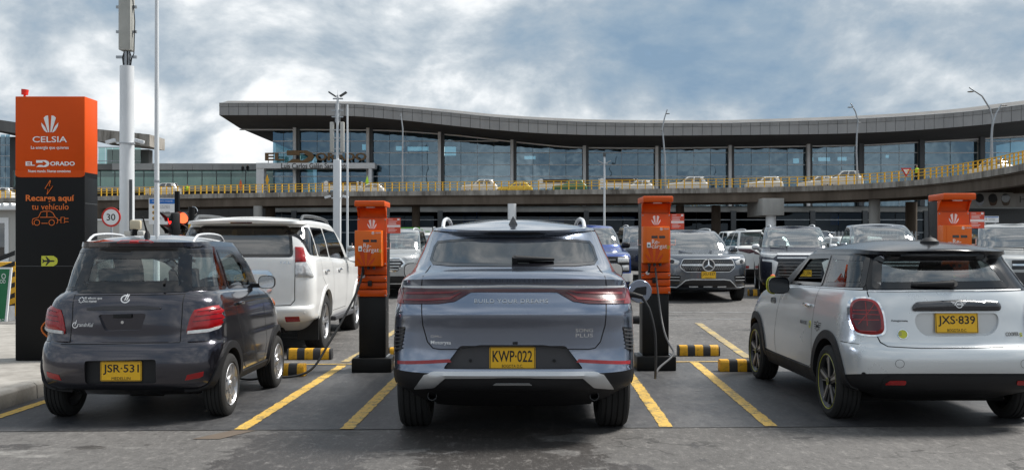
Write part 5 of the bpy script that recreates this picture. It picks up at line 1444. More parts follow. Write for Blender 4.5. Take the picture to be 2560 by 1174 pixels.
# ------------------------------------------------------------------ the white hatchback on the right
def build_hatch():
    c = Car('hatchback_car', 'silver white three-door hatchback with black roof and black wheel arch trims', (3.43, 7.40, 0), 0, 'paint_silverwhite')
    R = [RG(0.20, 0.42, 3.5, 0.62, 0.35, 3),
         RG([(0, 0.30), (0.45, 0.30), (0.9, 0.22), (3.4, 0.22)], 0.11, 3.72, 0.755, 0.42, 3.0, sharp=True),
         RG([(0, 0.37), (0.9, 0.30), (3.4, 0.32)], 0.04, 3.78, 0.805, 0.45, 3.0),
         RG([(0, 0.46), (0.9, 0.36), (3.4, 0.40)], 0.012, 3.80, 0.828, 0.46, 3.0, sharp=True),
         RG([(0, 0.56), (3.4, 0.52)], 0.0, 3.82, 0.832, 0.46, 2.9),
         RG([(0, 0.635), (3.4, 0.6)], 0.02, 3.82, 0.83, 0.46, 2.9),
         RG([(0, 0.675), (0.6, 0.67), (3.4, 0.64)], 0.065, 3.80, 0.826, 0.46, 2.9),
         RG([(0, 0.80), (3.4, 0.74)], 0.095, 3.76, 0.815, 0.46, 2.9),
         RG([(0, 0.95), (2.4, 0.92), (3.7, 0.82)], 0.115, 3.66, 0.79, 0.46, 2.9),
         RG([(0, 1.03), (2.3, 1.0), (3.0, 0.95), (3.7, 0.86)], 0.14, 3.56, 0.765, 0.46, 2.9),
         RG([(0, 1.074), (2.3, 1.03), (2.9, 0.98), (3.5, 0.90)], 0.165, 3.45, 0.742, 0.46, 3.0, sharp=True),
         RG([(0, 1.088), (2.3, 1.045), (2.9, 1.0)], 0.175, 2.75, 0.732, 0.46, 3.0, 0.4, 3),
         RG([(0.2, 1.21), (2.3, 1.19)], 0.255, 2.42, 0.682, 0.48, 2.9, 0.35, 3),
         RG([(0.3, 1.325), (0.8, 1.355), (2.1, 1.345)], 0.345, 2.05, 0.622, 0.48, 2.9, 0.3, 3),
         RG([(0.2, 1.338), (0.8, 1.365), (2.1, 1.352)], 0.26, 2.02, 0.612, 0.48, 2.8, 0.3, 3, sharp=True, crown=0.02),
         RG([(0.2, 1.365), (0.8, 1.40), (2.1, 1.375)], 0.235, 2.0, 0.588, 0.48, 2.8, 0.3, 3, sharp=True, crown=0.02)]
    for r_ in R: r_['w'] *= 0.97
    c.loft(R, [(0.27, 1.405), (0.75, 1.462), (1.25, 1.482), (1.98, 1.415)], 30, 42, 14, 0.03, 8,
           zones=[(-1, 3, 'plastic_black', 'lower_bumper'), (10, 99, 'roof_black', 'roof')])
    E = c.E; r = 0.302
    c.well(0.73, r, 0.36, 0.81, 0.30); c.well(3.13, r, 0.36, 0.81, 0.30)
    c.recess(rp([E(2292, 782, .1), E(2498, 782, .1), E(2500, 812, .1), E(2478, 838, .1), E(2312, 841, .1), E(2288, 815, .1)], 0.05), 0.135, 'paint_silverwhite')
    # glass
    c.pane(rp([E(2190, 724, .2), E(2536, 719, .2), E(2484, 634, .32), E(2205, 634, .32)], [0.04, 0.06, 0.12, 0.08]), 'rear', 'glass_hatch', 'rear_window', frit=0.055)
    qr = rp([(0.34, 1.095), (1.12, 1.075), (1.16, 1.345), (0.50, 1.34)], 0.03)
    fr = rp([(1.17, 1.073), (2.16, 1.055), (1.80, 1.335), (1.21, 1.345)], 0.03)
    for pj in ('right', 'left'):
        c.pane(qr, pj, 'glass_car_light', 'quarter_window', frit=0.04)
    o = c.pane(fr, 'right', 'glass_car', 'side_window', frit=0.03)
    # the driver's-side window is wound down: an open frame
    c.patch(fr, 'left', 'frit', 'window_frame', off=0.004, rim=0.02, hole=inset(fr, 0.03), step=0.04)
    c.holes.append((fr, 'left', 0.012))
    c.pane(rp([(-0.69, 1.06), (0.69, 1.06), (0.57, 1.335), (-0.57, 1.335)], 0.06), 'front', 'glass_car_light', 'windscreen', frit=0.04)
    c.seats([0.62], 0.55, (-0.3, 0.3), 0.44, 0.4); c.seats([1.45], 0.5, (-0.34, 0.34), 0.46, 0.54); c.cabin(2.0, 0.98, 0.64, -0.34)
    for sg in (1, -1):
        tl = [E(2145, 765, .2), E(2152, 753, .2), E(2170, 748, .15), E(2195, 750, .12), E(2207, 760, .12), E(2215, 790, .12), E(2216, 825, .12), E(2208, 836, .12), E(2190, 839, .12), E(2160, 836, .15), E(2147, 828, .2), E(2142, 800, .2)]
        tl = rp([(sg * x * -1, z) for x, z in tl], 0.03, 3)
        cx_ = sum(p[0] for p in tl) / len(tl); cz_ = sum(p[1] for p in tl) / len(tl)
        big = [(cx_ + (x - cx_) * 1.13, cz_ + (z - cz_) * 1.10) for x, z in tl]; inn = [(cx_ + (x - cx_) * 0.80, cz_ + (z - cz_) * 0.84) for x, z in tl]
        o = c.patch(tl, 'rear', 'lens_red', 'tail_light', off=0.012, rim=0.02, dome=0.02, domew=0.06, step=0.018)
        c.patch(big, 'rear', 'chrome', 'lamp_bezel', parent=o, off=0.010, rim=0.02, hole=tl, step=0.015)
        c.patch(inn, 'rear', 'lens_dark_red', 'lamp_core', parent=o, off=0.0335, rim=0.002, step=0.018)
        for a_, b_ in (((-0.075, 0.02), (0.075, 0.02)), ((-0.07, 0.055), (0.07, 0.045)), ((-0.075, -0.02), (0.075, -0.025)), ((0.0, 0.11), (0.0, -0.07)), ((-0.06, 0.11), (0.05, -0.06)), ((-0.05, -0.11), (0.05, -0.11))):
            c.seam([(cx_ + a_[0] * sg, cz_ + a_[1]), (cx_ + b_[0] * sg, cz_ + b_[1])], 'rear', w=0.007, m='lens_red', name='lens_bar', off=0.0355, step=0.02, parent=o)
        fg = rp([E(2218, 962, .05), E(2266, 961, .04), E(2267, 950, .04), E(2228, 951, .05)], 0.012)
        c.patch([(-sg * x, z) for x, z in fg], 'rear', 'lens_red', 'fog_lamp', off=0.012, rim=0.02, step=0.02)
        x, z = E(2252, 909, .02)
        c.seam([(-sg * x + 0.031 * math.cos(a), z + 0.031 * math.sin(a)) for a in np.linspace(0, 2 * math.pi, 20)], 'rear', w=0.003, name='tow_cover', m='plastic_grey', step=0.02)
        x, z = E(2143, 927, .3)
        c.patch(ellipse(-sg * x, z, 0.012, 0.012, 12), 'rear', 'plastic_black', 'parking_sensor', off=0.003, rim=0.003)
    # lower black band, hatch furniture
    c.patch(rp([E(2205, 972, .1), E(2580, 972, .06), E(2580, 938, .04), E(2235, 936, .05), E(2210, 945, .08)], 0.03), 'rear', 'plastic_black', 'bumper_insert', off=0.006, rim=0.02)
    c.patch(rp([E(2283, 778, .11), E(2500, 777, .11), E(2505, 765, .11), E(2497, 754, .11), E(2395, 750, .11), E(2292, 756, .11), E(2281, 767, .11)], 0.02), 'rear', 'paint_black', 'hatch_handle', off=0.016, rim=0.03, dome=0.02, domew=0.035, step=0.02)
    px_, pz_ = E(2391, 806, .12); c.plate('JXS·839', 'BOGOTA D.C.', (px_, 0.118, pz_), tilt=rad(-6))
    x, z = E(2395, 763, .1)
    c.seam([(x + 0.026 * math.cos(a), z + 0.022 * math.sin(a)) for a in np.linspace(0, 2 * math.pi, 20)], 'rear', w=0.006, m='ink_white', name='emblem', off=0.039, step=0.02)
    for k, L in ((0.014, 0.06), (0.004, 0.05), (-0.006, 0.036)):
        for sg in (1, -1): c.seam([(x + sg * 0.03, z + k), (x + sg * L, z + k + 0.003)], 'rear', w=0.005, m='ink_white', name='emblem', off=0.039, step=0.02)
    c.lettering('MINI', 0.036, 0.014, x, z, 'rear', 'ink_white', off=0.040, bold=0.02)
    x, z = E(2251.5, 802, .11); c.lettering('Autogermana', 0.118, 0.020, x, z, 'rear', 'ink_black', bold=0.008)
    x, z = E(2529, 834, .12); c.lettering('COOPER', 0.11, 0.030, x, z, 'rear', 'ink_grey', bold=0.02); c.lettering('S', 0.024, 0.03, x + 0.075, z - 0.006, 'rear', 'ink_lime', bold=0.02)
    x, z = E(2257, 835, .11)
    o = c.patch(ellipse(x, z, 0.034, 0.034, 24), 'rear', 'ink_lime', 'round_badge', off=0.004, rim=0.006, step=0.015)
    c.seam([(x + 0.036 * math.cos(a), z + 0.036 * math.sin(a)) for a in np.linspace(0, 2 * math.pi, 24)], 'rear', w=0.006, m='chrome', name='badge_ring', off=0.006, step=0.01, parent=o)
    for k in (0.012, -0.004): c.seam([(x - 0.03, z + k), (x - 0.008, z + k)], 'rear', w=0.006, m='ink_grey', name='badge_bar', off=0.006, step=0.01, parent=o)
    # chrome belt all round, shut lines
    belt = [E(2182, 728.5, .2), E(2300, 727, .17), E(2420, 726, .17), E(2560, 724.5, .2)]
    c.seam(belt, 'rear', w=0.014, m='bright_trim', name='belt_trim', off=0.003, h=0.004)
    c.seam([E(2179, 660, .3), E(2179, 735, .2), E(2183, 770, .2)], 'rear', name='shut_line', w=0.008)
    c.seam([E(2199, 842, .12), E(2206, 856, .10), E(2222, 866, .08), E(2300, 869, .07), E(2420, 868, .07), E(2580, 864, .08)], 'rear', name='shut_line', w=0.009)
    wiper(c, *E(2372, 714, .24), *E(2274, 714, .24), w=0.026)
    for sg in (1, -1):
        pj = 'right' if sg > 0 else 'left'
        c.seam([(0.34, 1.083), (1.2, 1.062), (2.2, 1.04)], pj, w=0.012, m='bright_trim', name='belt_trim', off=0.003, h=0.003)
        c.seam([(1.17, 1.06), (1.17, 0.7), (1.14, 0.42), (1.22, 0.365), (2.30, 0.365), (2.36, 0.5), (2.32, 0.8), (2.24, 1.02)], pj, w=0.006, name='door_gap')
        c.seam([(0.22, 0.66), (0.42, 0.665)], pj, w=0.006, name='panel_gap')
        c.arch(0.73, r, 0.36, 0.065, side=(sg,), zmin=0.30, off=0.014); c.arch(3.13, r, 0.36, 0.065, side=(sg,), zmin=0.30, off=0.014)
        c.patch(rp([(1.10, 0.24), (2.76, 0.24), (2.76, 0.36), (1.10, 0.36)], 0.01), pj, 'plastic_black', 'sill', off=0.010, rim=0.02)
        p, n = c.hit(1.34, 0.90, pj)
        MB().box((p.x + sg * 0.02, 1.34, 0.90), (0.03, 0.17, 0.03)).build('door_handle', 'chrome', c.root, bevel=0.012, seg=3)
        c.patch(rp([(2.42, 0.85), (2.58, 0.85), (2.60, 0.90), (2.44, 0.91)], 0.02), pj, 'paint_black', 'side_scuttle', off=0.008, rim=0.012)
        c.wheel(sg * 0.815, 0.73, r, 0.205, 0.222, 'five'); c.wheel(sg * 0.815, 3.13, r, 0.205, 0.222, 'five')
        mo = c.mirror(sg * 0.84, 2.06, 1.045, 'paint_black', 0.20, 0.165, 0.13, glassy=False)
        x, y, z = sg * 0.84, 2.06, 1.045
        MB().tube([(x + sg * 0.101 * abs(math.cos(a)) ** 0.65, y + 0.07, z + math.copysign(1, math.sin(a)) * abs(math.sin(a)) ** 0.65 * 0.083) for a in np.linspace(-1.45, 1.45, 14)], 0.008, 6).build('mirror_trim', 'ink_lime', mo)
        # side mark: winged ring and lettering
        lx, lz = 1.02, 0.735
        for a0 in (0,):
            c.seam([(lx + 0.034 * math.cos(a), lz + 0.04 * math.sin(a)) for a in np.linspace(0, 2 * math.pi, 22)], pj, w=0.007, m='ink_black', name='emblem', off=0.002, step=0.02)
        for k, L in ((0.028, 0.10), (0.010, 0.09), (-0.008, 0.08), (-0.026, 0.066)):
            for s2 in (1, -1): c.seam([(lx + s2 * 0.04, lz + k), (lx + s2 * L, lz + k + 0.003)], pj, w=0.007, m='ink_black', name='emblem', off=0.002, step=0.03)
        c.lettering('MINI', 0.055, 0.022, lx, lz, pj, 'ink_black', bold=0.01)
        c.lettering('MINI ELECTRIC', 0.20, 0.032, 1.42, 0.74, pj, 'ink_grey')
        o = c.patch(ellipse(1.235, 0.735, 0.028, 0.034, 20), pj, 'ink_lime', 'round_badge', off=0.002, rim=0.002, step=0.02); c.patch(ellipse(1.235, 0.735, 0.014, 0.018, 14), pj, 'ink_grey', 'badge_bar', parent=o, off=0.003, rim=0.001)
    b = MB(); p, n = c.hit(-0.0, 0.62, 'top')
    b.lathe([(0.075, -0.02), (0.072, 0.012), (0.05, 0.032), (0.018, 0.045), (0.012, 0.06)], 24, 'Z', tuple(p)); b.tube([p + Vector((0, 0, 0.05)), p + Vector((0, 0.01, 0.16)), p + Vector((0, 0.03, 0.40))], [0.008, 0.006, 0.003], 8)
    b.build('roof_aerial', 'plastic_black', c.root, smooth=40)
    b = MB(); b.tube([(-0.65, 0.73, r), (0.65, 0.73, r)], 0.045, 10); b.bb(-0.6, 0.6, 0.6, 2.9, 0.16, 0.23); b.build('underbody', 'liner', c.root)
    c.finish()
    return c
hatch = build_hatch()

# ------------------------------------------------------------------ the pearl white off-roader behind
def build_offroader():
    c = Car('offroad_suv', 'large pearl white off-road SUV with dark glass, nose away from the camera', (-3.50, 12.50, gz(13.4)), 0, 'paint_pearl')
    R = [RG(0.30, 0.4, 4.4, 0.74, 0.35, 3),
         RG([(0, 0.44), (0.5, 0.44), (1.0, 0.36), (4.7, 0.36)], 0.09, 4.72, 0.86, 0.36, 4.6, sharp=True),
         RG([(0, 0.51), (1.0, 0.45), (4.7, 0.45)], 0.015, 4.78, 0.915, 0.38, 4.4),
         RG([(0, 0.60), (4.7, 0.55)], 0.0, 4.80, 0.93, 0.38, 4.4),
         RG([(0, 0.635), (4.7, 0.6)], 0.02, 4.80, 0.935, 0.38, 4.4, sharp=True),
         RG([(0, 0.65), (4.7, 0.63)], 0.065, 4.80, 0.938, 0.36, 4.8),
         RG([(0, 0.90), (4.7, 0.82)], 0.075, 4.76, 0.945, 0.36, 4.8),
         RG([(0, 1.15), (3.4, 1.08), (4.7, 0.95)], 0.095, 4.66, 0.93, 0.36, 4.6),
         RG([(0, 1.255), (3.2, 1.17), (4.6, 1.02)], 0.11, 4.5, 0.905, 0.36, 4.6),
         RG([(0, 1.28), (3.2, 1.19), (3.6, 1.18)], 0.12, 3.55, 0.885, 0.36, 4.6, 0.45, 3),
         RG([(0, 1.50), (3.1, 1.46)], 0.19, 3.1, 0.835, 0.36, 4.6, 0.4, 3),
         RG([(0.2, 1.685), (0.9, 1.71), (2.7, 1.67)], 0.29, 2.65, 0.775, 0.36, 4.4, 0.4, 3),
         RG([(0.1, 1.70), (0.9, 1.725), (2.7, 1.685)], 0.12, 2.6, 0.772, 0.40, 4.0, 0.4, 3, sharp=True, crown=0.01),
         RG([(0.1, 1.735), (0.9, 1.765), (2.7, 1.71)], 0.10, 2.56, 0.745, 0.40, 4.0, 0.4, 3, sharp=True, crown=0.015)]
    c.loft(R, [(0.12, 1.775), (0.8, 1.82), (1.6, 1.83), (2.5, 1.74)], 24, 40, 14, 0.04, 7)
    E = c.E; r = 0.385
    c.well(1.02, r, 0.45, 0.94, 0.32); c.well(3.72, r, 0.45, 0.94, 0.32)
    rg = [E(736, 645, .12), E(734, 590, .2), E(727, 564, .28)]
    hw = [rg[0][0], rg[1][0], rg[2][0]]
    c.pane(rp(mirror_poly([(hw[0] - 0.02, 1.275), (hw[1] - 0.02, 1.52), (hw[2] - 0.02, 1.685)]), 0.06), 'rear', 'glass_car_dark', 'rear_window', frit=0.04)
    for pj in ('right', 'left'):
        c.pane(rp([(0.26, 1.30), (0.66, 1.29), (0.50, 1.665), (0.24, 1.67)], 0.05), pj, 'glass_car_dark', 'quarter_window', frit=0.03)
        c.pane(rp([(0.74, 1.285), (1.46, 1.265), (1.34, 1.67), (0.58, 1.672)], 0.05), pj, 'glass_car_dark', 'side_window', frit=0.03)
        c.pane(rp([(1.54, 1.262), (2.85, 1.215), (2.35, 1.635), (1.42, 1.67)], 0.06), pj, 'glass_car_dark', 'side_window', frit=0.03)
    c.pane(rp([(-0.72, 1.24), (0.72, 1.24), (0.62, 1.65), (-0.62, 1.65)], 0.06), 'front', 'glass_car', 'windscreen', frit=0.04)
    c.seats([1.0], 0.95, (-0.42, 0.42), 0.5, 0.5); c.seats([1.95], 0.92, (-0.38, 0.38), 0.5, 0.55); c.cabin(2.7, 1.17, 0.7, -0.36)
    for sg in (1, -1):
        red = [E(735, 617, .14), E(756, 618, .2), E(763, 640, .2), E(766, 654, .2), E(738, 655, .12)]
        o = c.patch([(sg * x, z) for x, z in red], 'rear', 'lens_red', 'tail_light', off=0.012, rim=0.03, dome=0.015, step=0.03)
        clr = [E(738, 656, .12), E(766, 655, .2), E(778, 672, .25), E(787, 691, .3), E(739, 692, .12)]
        c.patch([(sg * x, z) for x, z in clr], 'rear', 'lens_clear', 'indicator_lens', parent=o, off=0.012, rim=0.03, dome=0.012, step=0.03)
        c.patch([(sg * x, z) for x, z in rp([E(713, 805, .05), E(749, 803, .08), E(749, 790, .08), E(713, 791, .05)], 0.01)], 'rear', 'lens_red', 'reflector', off=0.004, rim=0.01)
        x = sg * (E(738, 700, .1)[0] - 0.005)
        c.seam([(x, 1.27), (x, 0.72), (x - sg * 0.05, 0.66), (x - sg * 0.3, 0.65)], 'rear', w=0.010, name='shut_line')
        p, n = c.hit(sg * 0.82, 0.56, 'rear'); MB().lathe([(0, -0.004), (0.012, -0.004), (0.013, 0.004)], 12, 'Y', tuple(p)).build('parking_sensor', 'paint_pearl', c.root)
    gx, gz_ = E(655, 706, .09)
    gr = rp(mirror_poly([(0.40, gz_ - 0.145), (0.42, gz_ + 0.10), (0.36, gz_ + 0.16)]), 0.05)
    c.patch(gr, 'rear', 'chrome', 'plate_garnish', off=0.010, rim=0.02)
    c.patch(inset(gr, 0.05), 'rear', 'paint_pearl', 'plate_panel', off=0.012, rim=0.02)
    x, z = E(712, 656, .1); c.lettering('TX.L', 0.145, 0.032, x, z, 'rear', 'chrome')
    c.patch(rp([(-0.14, 1.712), (0.14, 1.712), (0.14, 1.728), (-0.14, 1.728)], 0.004), 'rear', 'lens_dark_red', 'brake_light', off=0.003, rim=0.004)
    for sg in (1, -1):
        pj = 'right' if sg > 0 else 'left'
        c.seam([(0.70, 1.26), (0.72, 1.0), (1.0, 0.86)], pj, name='door_gap'); c.seam([(1.50, 1.25), (1.55, 0.5)], pj, name='door_gap'); c.seam([(2.62, 1.2), (2.62, 0.5), (1.55, 0.5)], pj, name='door_gap')
        for y in (0.98, 2.0):
            p, n = c.hit(y, 1.08, pj); MB().box((p.x + sg * 0.02, y, 1.08), (0.03, 0.18, 0.035)).build('door_handle', 'chrome', c.root, bevel=0.012)
        c.arch(1.02, r, 0.45, 0.05, 'paint_pearl', side=(sg,), zmin=0.45, off=0.012); c.arch(3.72, r, 0.45, 0.05, 'paint_pearl', side=(sg,), zmin=0.45, off=0.012)
        c.wheel(sg * 0.93, 1.02, r, 0.26, 0.245, 'six'); c.wheel(sg * 0.93, 3.72, r, 0.26, 0.245, 'six')
        MB().bb(sg * 0.64, sg * 0.92, 0.52, 0.545, 0.17, 0.5).build('mud_flap', 'rubber', c.root)
        MB().bb(sg * 0.80, sg * 0.97, 1.55, 3.15, 0.35, 0.42).build('side_step', 'plastic_grey', c.root, bevel=0.02)
        rail(c, sg * 0.70, 0.42, 2.35, 1.78, 0.06, 'steel_dark', 0.022, bow=0.01)
        c.mirror(sg * 1.03, 2.75, 1.27, 'paint_pearl', 0.2, 0.18, 0.12)
    b = MB(); b.lathe([(0.03, 0), (0.036, 0), (0.036, 0.4), (0.03, 0.4)], 16, 'Y', (0.45, 0.12, 0.38), caps=False); b.build('exhaust_pipe', 'steel_dark', c.root, smooth=40)
    b = MB(); b.tube([(-0.75, 1.02, r), (0.75, 1.02, r)], 0.06, 10); b.tube([(-0.15, 1.02, r), (0.1, 1.02, r)], 0.16, 12); b.bb(-0.5, 0.5, 0.3, 4.2, 0.28, 0.40); b.build('underbody', 'liner', c.root)
    c.finish()
    return c
offroader = build_offroader()

# ------------------------------------------------------------------ cars in the rows behind
def generic_rings(L, W, H, belt, hood, cowl, wst, wsr, rgb, rgt, tum=0.12, bon=0.25, nr=3.2, nf=2.8, rise=0.05, sill=0.30, nose=0.0):
    """L length, W half width, H height, belt height, hood-front height, cowl y, windscreen-top y, roof rear y, rear-glass base y"""
    a = L
    top = H - 0.09
    return [RG(sill - 0.08, 0.35, a - 0.35, W - 0.2, 0.4, nr),
            RG(sill, 0.10, a - 0.10, W - 0.07, 0.42, nr, 0.55, nf, sharp=True),
            RG(sill + 0.16, 0.0, a - 0.01, W - 0.01, 0.44, nr, 0.55, nf),
            RG((sill + belt) / 2 + 0.02, 0.02, a, W, 0.44, nr, 0.58, nf),
            RG([(0, belt - 0.14), (cowl - 0.3, belt - 0.16), (a - 0.5, hood - 0.07), (a, hood - 0.10)], 0.05, a - 0.03 - nose * 0.4, W - 0.005, 0.44, nr, 0.6, nf),
            RG([(0, belt - 0.03), (cowl - 0.2, belt - 0.05), (a - 0.5, hood - 0.01), (a, hood - 0.04)], 0.09, a - 0.10 - nose, W - 0.03, 0.44, nr, 0.6, nf),
            RG([(0, belt), (cowl - 0.2, belt - 0.02), (a - 0.5, hood + 0.01), (a, hood - 0.01)], 0.12, a - 0.18 - nose, W - 0.06, 0.44, nr, 0.6, nf),
            RG([(0, belt + 0.03), (cowl - 0.4, belt + 0.01), (cowl, belt + 0.0)], rgb, cowl, W - 0.09, 0.42, nr, 0.42, 3.2),
            RG([(0, (belt + top) / 2 + rise * 0.5), (cowl, (belt + top) / 2 + 0.02)], (rgb + rgt) / 2, (cowl + wst) / 2 + 0.06, W - 0.09 - tum * 0.45, 0.42, nr, 0.38, 3.2),
            RG([(rgt, top - 0.02), (rgt + 0.6, top + 0.01), (wst, top - 0.015)], rgt, wst, W - 0.09 - tum, 0.42, nr, 0.34, 3.2),
            RG([(rgt, top), (rgt + 0.6, top + 0.03), (wst, top + 0.0)], rgt - 0.07, wst - 0.05, W - 0.10 - tum, 0.42, nr, 0.34, 3.2, sharp=True),
            RG([(rgt, top + 0.03), (rgt + 0.6, top + 0.055), (wst, top + 0.02)], rgt - 0.08, wst - 0.10, W - 0.13 - tum, 0.42, nr, 0.34, 3.2)]

def generic_car(name, label, cat, x, Y, rz, paint, L=4.6, W=0.92, H=1.68, belt=1.08, hood=0.98, cowl=None, wst=None, rgb=0.18, rgt=0.55, glassm='glass_car',
                wind='glass_wind', lo=False, group=None, z=None, wheel='multi', wr=0.36, tum=0.12, cell=0.05, rails=None, clad=False, rise=0.05, interior=True, nose=0.0, mirrors=None, nf=2.8, seat_ys=(1.3, 2.1)):
    cowl = cowl or L * 0.70; wst = wst or L * 0.55
    c = Car(name, label, (x, Y, gz(Y) if z is None else z), rz, paint, cat, group)
    R = generic_rings(L, W, H, belt, hood, cowl, wst, 0, rgb, rgt, tum, rise=rise, nose=nose, nf=nf)
    zn = [(-1, 2, 'plastic_black', 'lower_cladding')] if clad else []
    NR, NS, NF = (18, 36, 22) if not lo else (10, 20, 10)
    c.loft(R, [(rgt - 0.05, H - 0.02), (rgt + 0.8, H), (wst - 0.1, H - 0.03)], NR, NS, NF, cell, 6 if not lo else 3, zones=zn)
    y0 = c.ctl[8][:, 1]
    N = c.N; s0 = NR; s1 = NR + NS
    ya, yb = 0.95, wst - 0.0
    def col(y):
        return int(np.argmin(np.abs(c.ctl[8][s0:s1, 1] - y))) + s0
    c.band_glass(7.18, 9, N - 1 - NF + max(3, NF // 5), N - 1, wind, 'windscreen')
    c.band_glass(7.15, 9, 0, NR - max(3, NR // 4), glassm, 'rear_window')
    mid = (c.ctl[8][s0, 1] + c.ctl[8][s1 - 1, 1]) / 2
    cm = col(mid)
    for sg in (1, -1):
        c.band_glass(7.15, 9, s0 + 1, cm - 1, glassm, 'side_window', sg)
        c.band_glass(7.15, 9, cm + 1, s1 + (1 if not lo else 0), glassm, 'side_window', sg)
    fy, ry = L - 0.88, 0.88
    c.well(ry, wr, wr + 0.05, W, 0.3); c.well(fy, wr, wr + 0.05, W, 0.3)
    for sg in (1, -1):
        c.wheel(sg * (W - 0.01), ry, wr, 0.23, wr * 0.66, wheel, 28); c.wheel(sg * (W - 0.01), fy, wr, 0.23, wr * 0.66, wheel, 28)
    if interior: c.seats(seat_ys, belt - 0.40, (-0.36, 0.36), 0.46, 0.52); c.cabin(cowl - 0.62, belt, W - 0.24)
    if rails:
        for sg in (1, -1): rail(c, sg * (W - 0.24 - tum), rgt + 0.15, wst - 0.25, H, 0.04, rails, 0.02, bow=0.01)
    if mirrors:
        for sg in (1, -1):
            o = c.mirror(sg * (W + 0.035), cowl - 0.45, belt + 0.07, mirrors, 0.20, 0.15, 0.13)
    return c

def head(c, half, m='lens_clear', name='headlight', off=0.006, dome=0.012, parent=None, rim=0.02, step=0.03):
    out = []
    for sg in (1, -1):
        out.append(c.patch([(sg * x, z) for x, z in half], 'front', m, name, off=off, rim=rim, dome=dome, step=step, parent=parent))
    return out

# ------------------------------------------------------------------ charging posts
PETAL_IN = [(0.03, -0.5), (0.10, 0.5), (0.24, 0.47), (0.36, 0.36), (0.10, -0.48)]
PETAL_OUT = [(0.13, -0.5), (0.30, -0.15), (0.50, 0.08), (0.47, -0.14), (0.33, -0.38), (0.22, -0.48)]
def petals(parent, x, y, z, s, m, depth=0.002, name='emblem'):
    for P_ in (PETAL_IN, PETAL_OUT):
        for sg in (1, -1):
            MB().prism([(x + sg * a * s, z + b * s) for a, b in P_], 'Y', y, y - depth).build(name, m, parent)
def charger(label, x, Y, rz=0.0, dz=0.0, cables=2):
    o = thing('charging_post', label, 'charger', (x, Y, gz(Y)), rz, 'charging posts')
    MB().bb(-0.225, 0.225, -0.02, 0.40, 0, 0.165).build('plinth', 'charger_black', o, bevel=0.015)
    MB().bb(-0.152, 0.152, 0.06, 0.33, 0.165, 0.86).build('pillar', 'charger_black', o, bevel=0.006)
    MB().bb(-0.168, -0.153, 0.055, 0.345, 0.166, 0.178).build('pillar_foot', 'steel_galv', o); MB().bb(0.153, 0.168, 0.055, 0.345, 0.166, 0.178).build('pillar_foot', 'steel_galv', o)
    # stepped orange front
    for z0, z1, d in ((0.855, 0.93, 0.0), (0.94, 1.01, 0.012), (1.02, 1.09, 0.0), (1.10, 1.20, 0.012)):
        MB().bb(-0.165, 0.165, 0.035 + d, 0.062, z0, z1).build('louvre', 'charger_orange', o, bevel=0.006)
    MB().bb(-0.163, 0.163, 0.0625, 0.34, 0.861, 1.86).build('back_panel', 'charger_black', o, bevel=0.004)
    MB().bb(-0.165, 0.165, 0.030, 0.062, 1.205, 1.745).build('front_panel', 'charger_orange', o, bevel=0.006)
    b = MB(); n = 10                                                   # curved throat under the cap
    V = []; F = []
    for i in range(n + 1):
        a = math.pi / 2 * i / n
        y, z = 0.062 - 0.10 * (1 - math.cos(a)) * 0.9, 1.75 + 0.105 * math.sin(a)
        V += [(-0.150, y, z), (0.150, y, z)]
    for i in range(n): F.append((2 * i, 2 * i + 1, 2 * i + 3, 2 * i + 2))
    b.add(V, F).build('throat', 'charger_orange', o, smooth=60)
    for sx_ in (-0.163, 0.151): MB().prism([(0.061, 1.748), (0.061, 1.862), (-0.05, 1.862), (0.0, 1.82), (0.035, 1.77)], 'X', sx_, sx_ + 0.012).build('cheek', 'charger_orange', o)
    MB().bb(-0.172, 0.168, -0.15, 0.33, 1.864, 1.930).build('cap', 'charger_orange', o, bevel=0.012)
    MB().prism(rp(rect(-0.05, 0.05, -0.10, -0.05), 0.02), 'Z', 1.852, 1.8635).build('lamp', 'ink_white', o)
    for bx_ in (-0.15, 0.15):
        for bz_ in (1.225, 1.725, 1.06, 0.87): MB().lathe([(0, -0.005), (0.006, -0.004), (0.008, 0.0)], 10, 'Y', (bx_, 0.0295 if bz_ > 1.2 else 0.034, bz_)).build('bolt', 'steel_galv', o)
    petals(o, 0.0, 0.029, 1.672, 0.105, 'ink_white')
    # meter box
    bx = MB().bb(-0.170, 0.130, -0.13, 0.029, 1.198, 1.600).build('meter_box', 'charger_box', o, bevel=0.008)
    MB().bb(-0.135, 0.126, -0.137, -0.1305, 1.206, 1.592).build('box_door', 'charger_box', bx, bevel=0.004)
    for a in (-0.075, 0.01): MB().bb(a, a + 0.068, -0.139, -0.1375, 1.470, 1.497).build('display', 'frit', bx)
    MB().bb(-0.128, -0.085, -0.15, -0.1375, 1.365, 1.425).build('key_switch', 'ink_white', bx, bevel=0.006)
    MB().lathe([(0, -0.004), (0.010, -0.004), (0.011, 0)], 14, 'Y', (-0.107, -0.1505, 1.392)).build('key_hole', 'steel_dark', bx)
    text('Re-', 0.085, 0.05, 'ink_white', bx, (-0.028, -0.1375, 1.432))
    text('cárgat', 0.175, 0.062, 'ink_white', bx, (0.013, -0.1375, 1.375)); text('e', 0.03, 0.036, 'ink_lime', bx, (0.117, -0.1375, 1.371))
    petals(bx, 0.035, -0.1375, 1.572, 0.034, 'ink_white'); text('CELSIA', 0.062, 0.014, 'ink_white', bx, (0.092, -0.1375, 1.573))
    for P_, k in ((PETAL_IN, 1), (PETAL_OUT, 1)):
        for sg in (1, -1):
            MB().prism([(-0.045 + sg * a * 0.20, 1.290 + b * 0.165) for a, b in P_], 'Y', -0.1375, -0.1382).build('graphic', 'charger_graphic', bx)
    for k in range(3): MB().cyl((-0.09 + k * 0.062, -0.05, 1.165), (-0.09 + k * 0.062, -0.05, 1.199), 0.016, 0.016, 12).build('cable_gland', 'cable_grey', o, smooth=40)
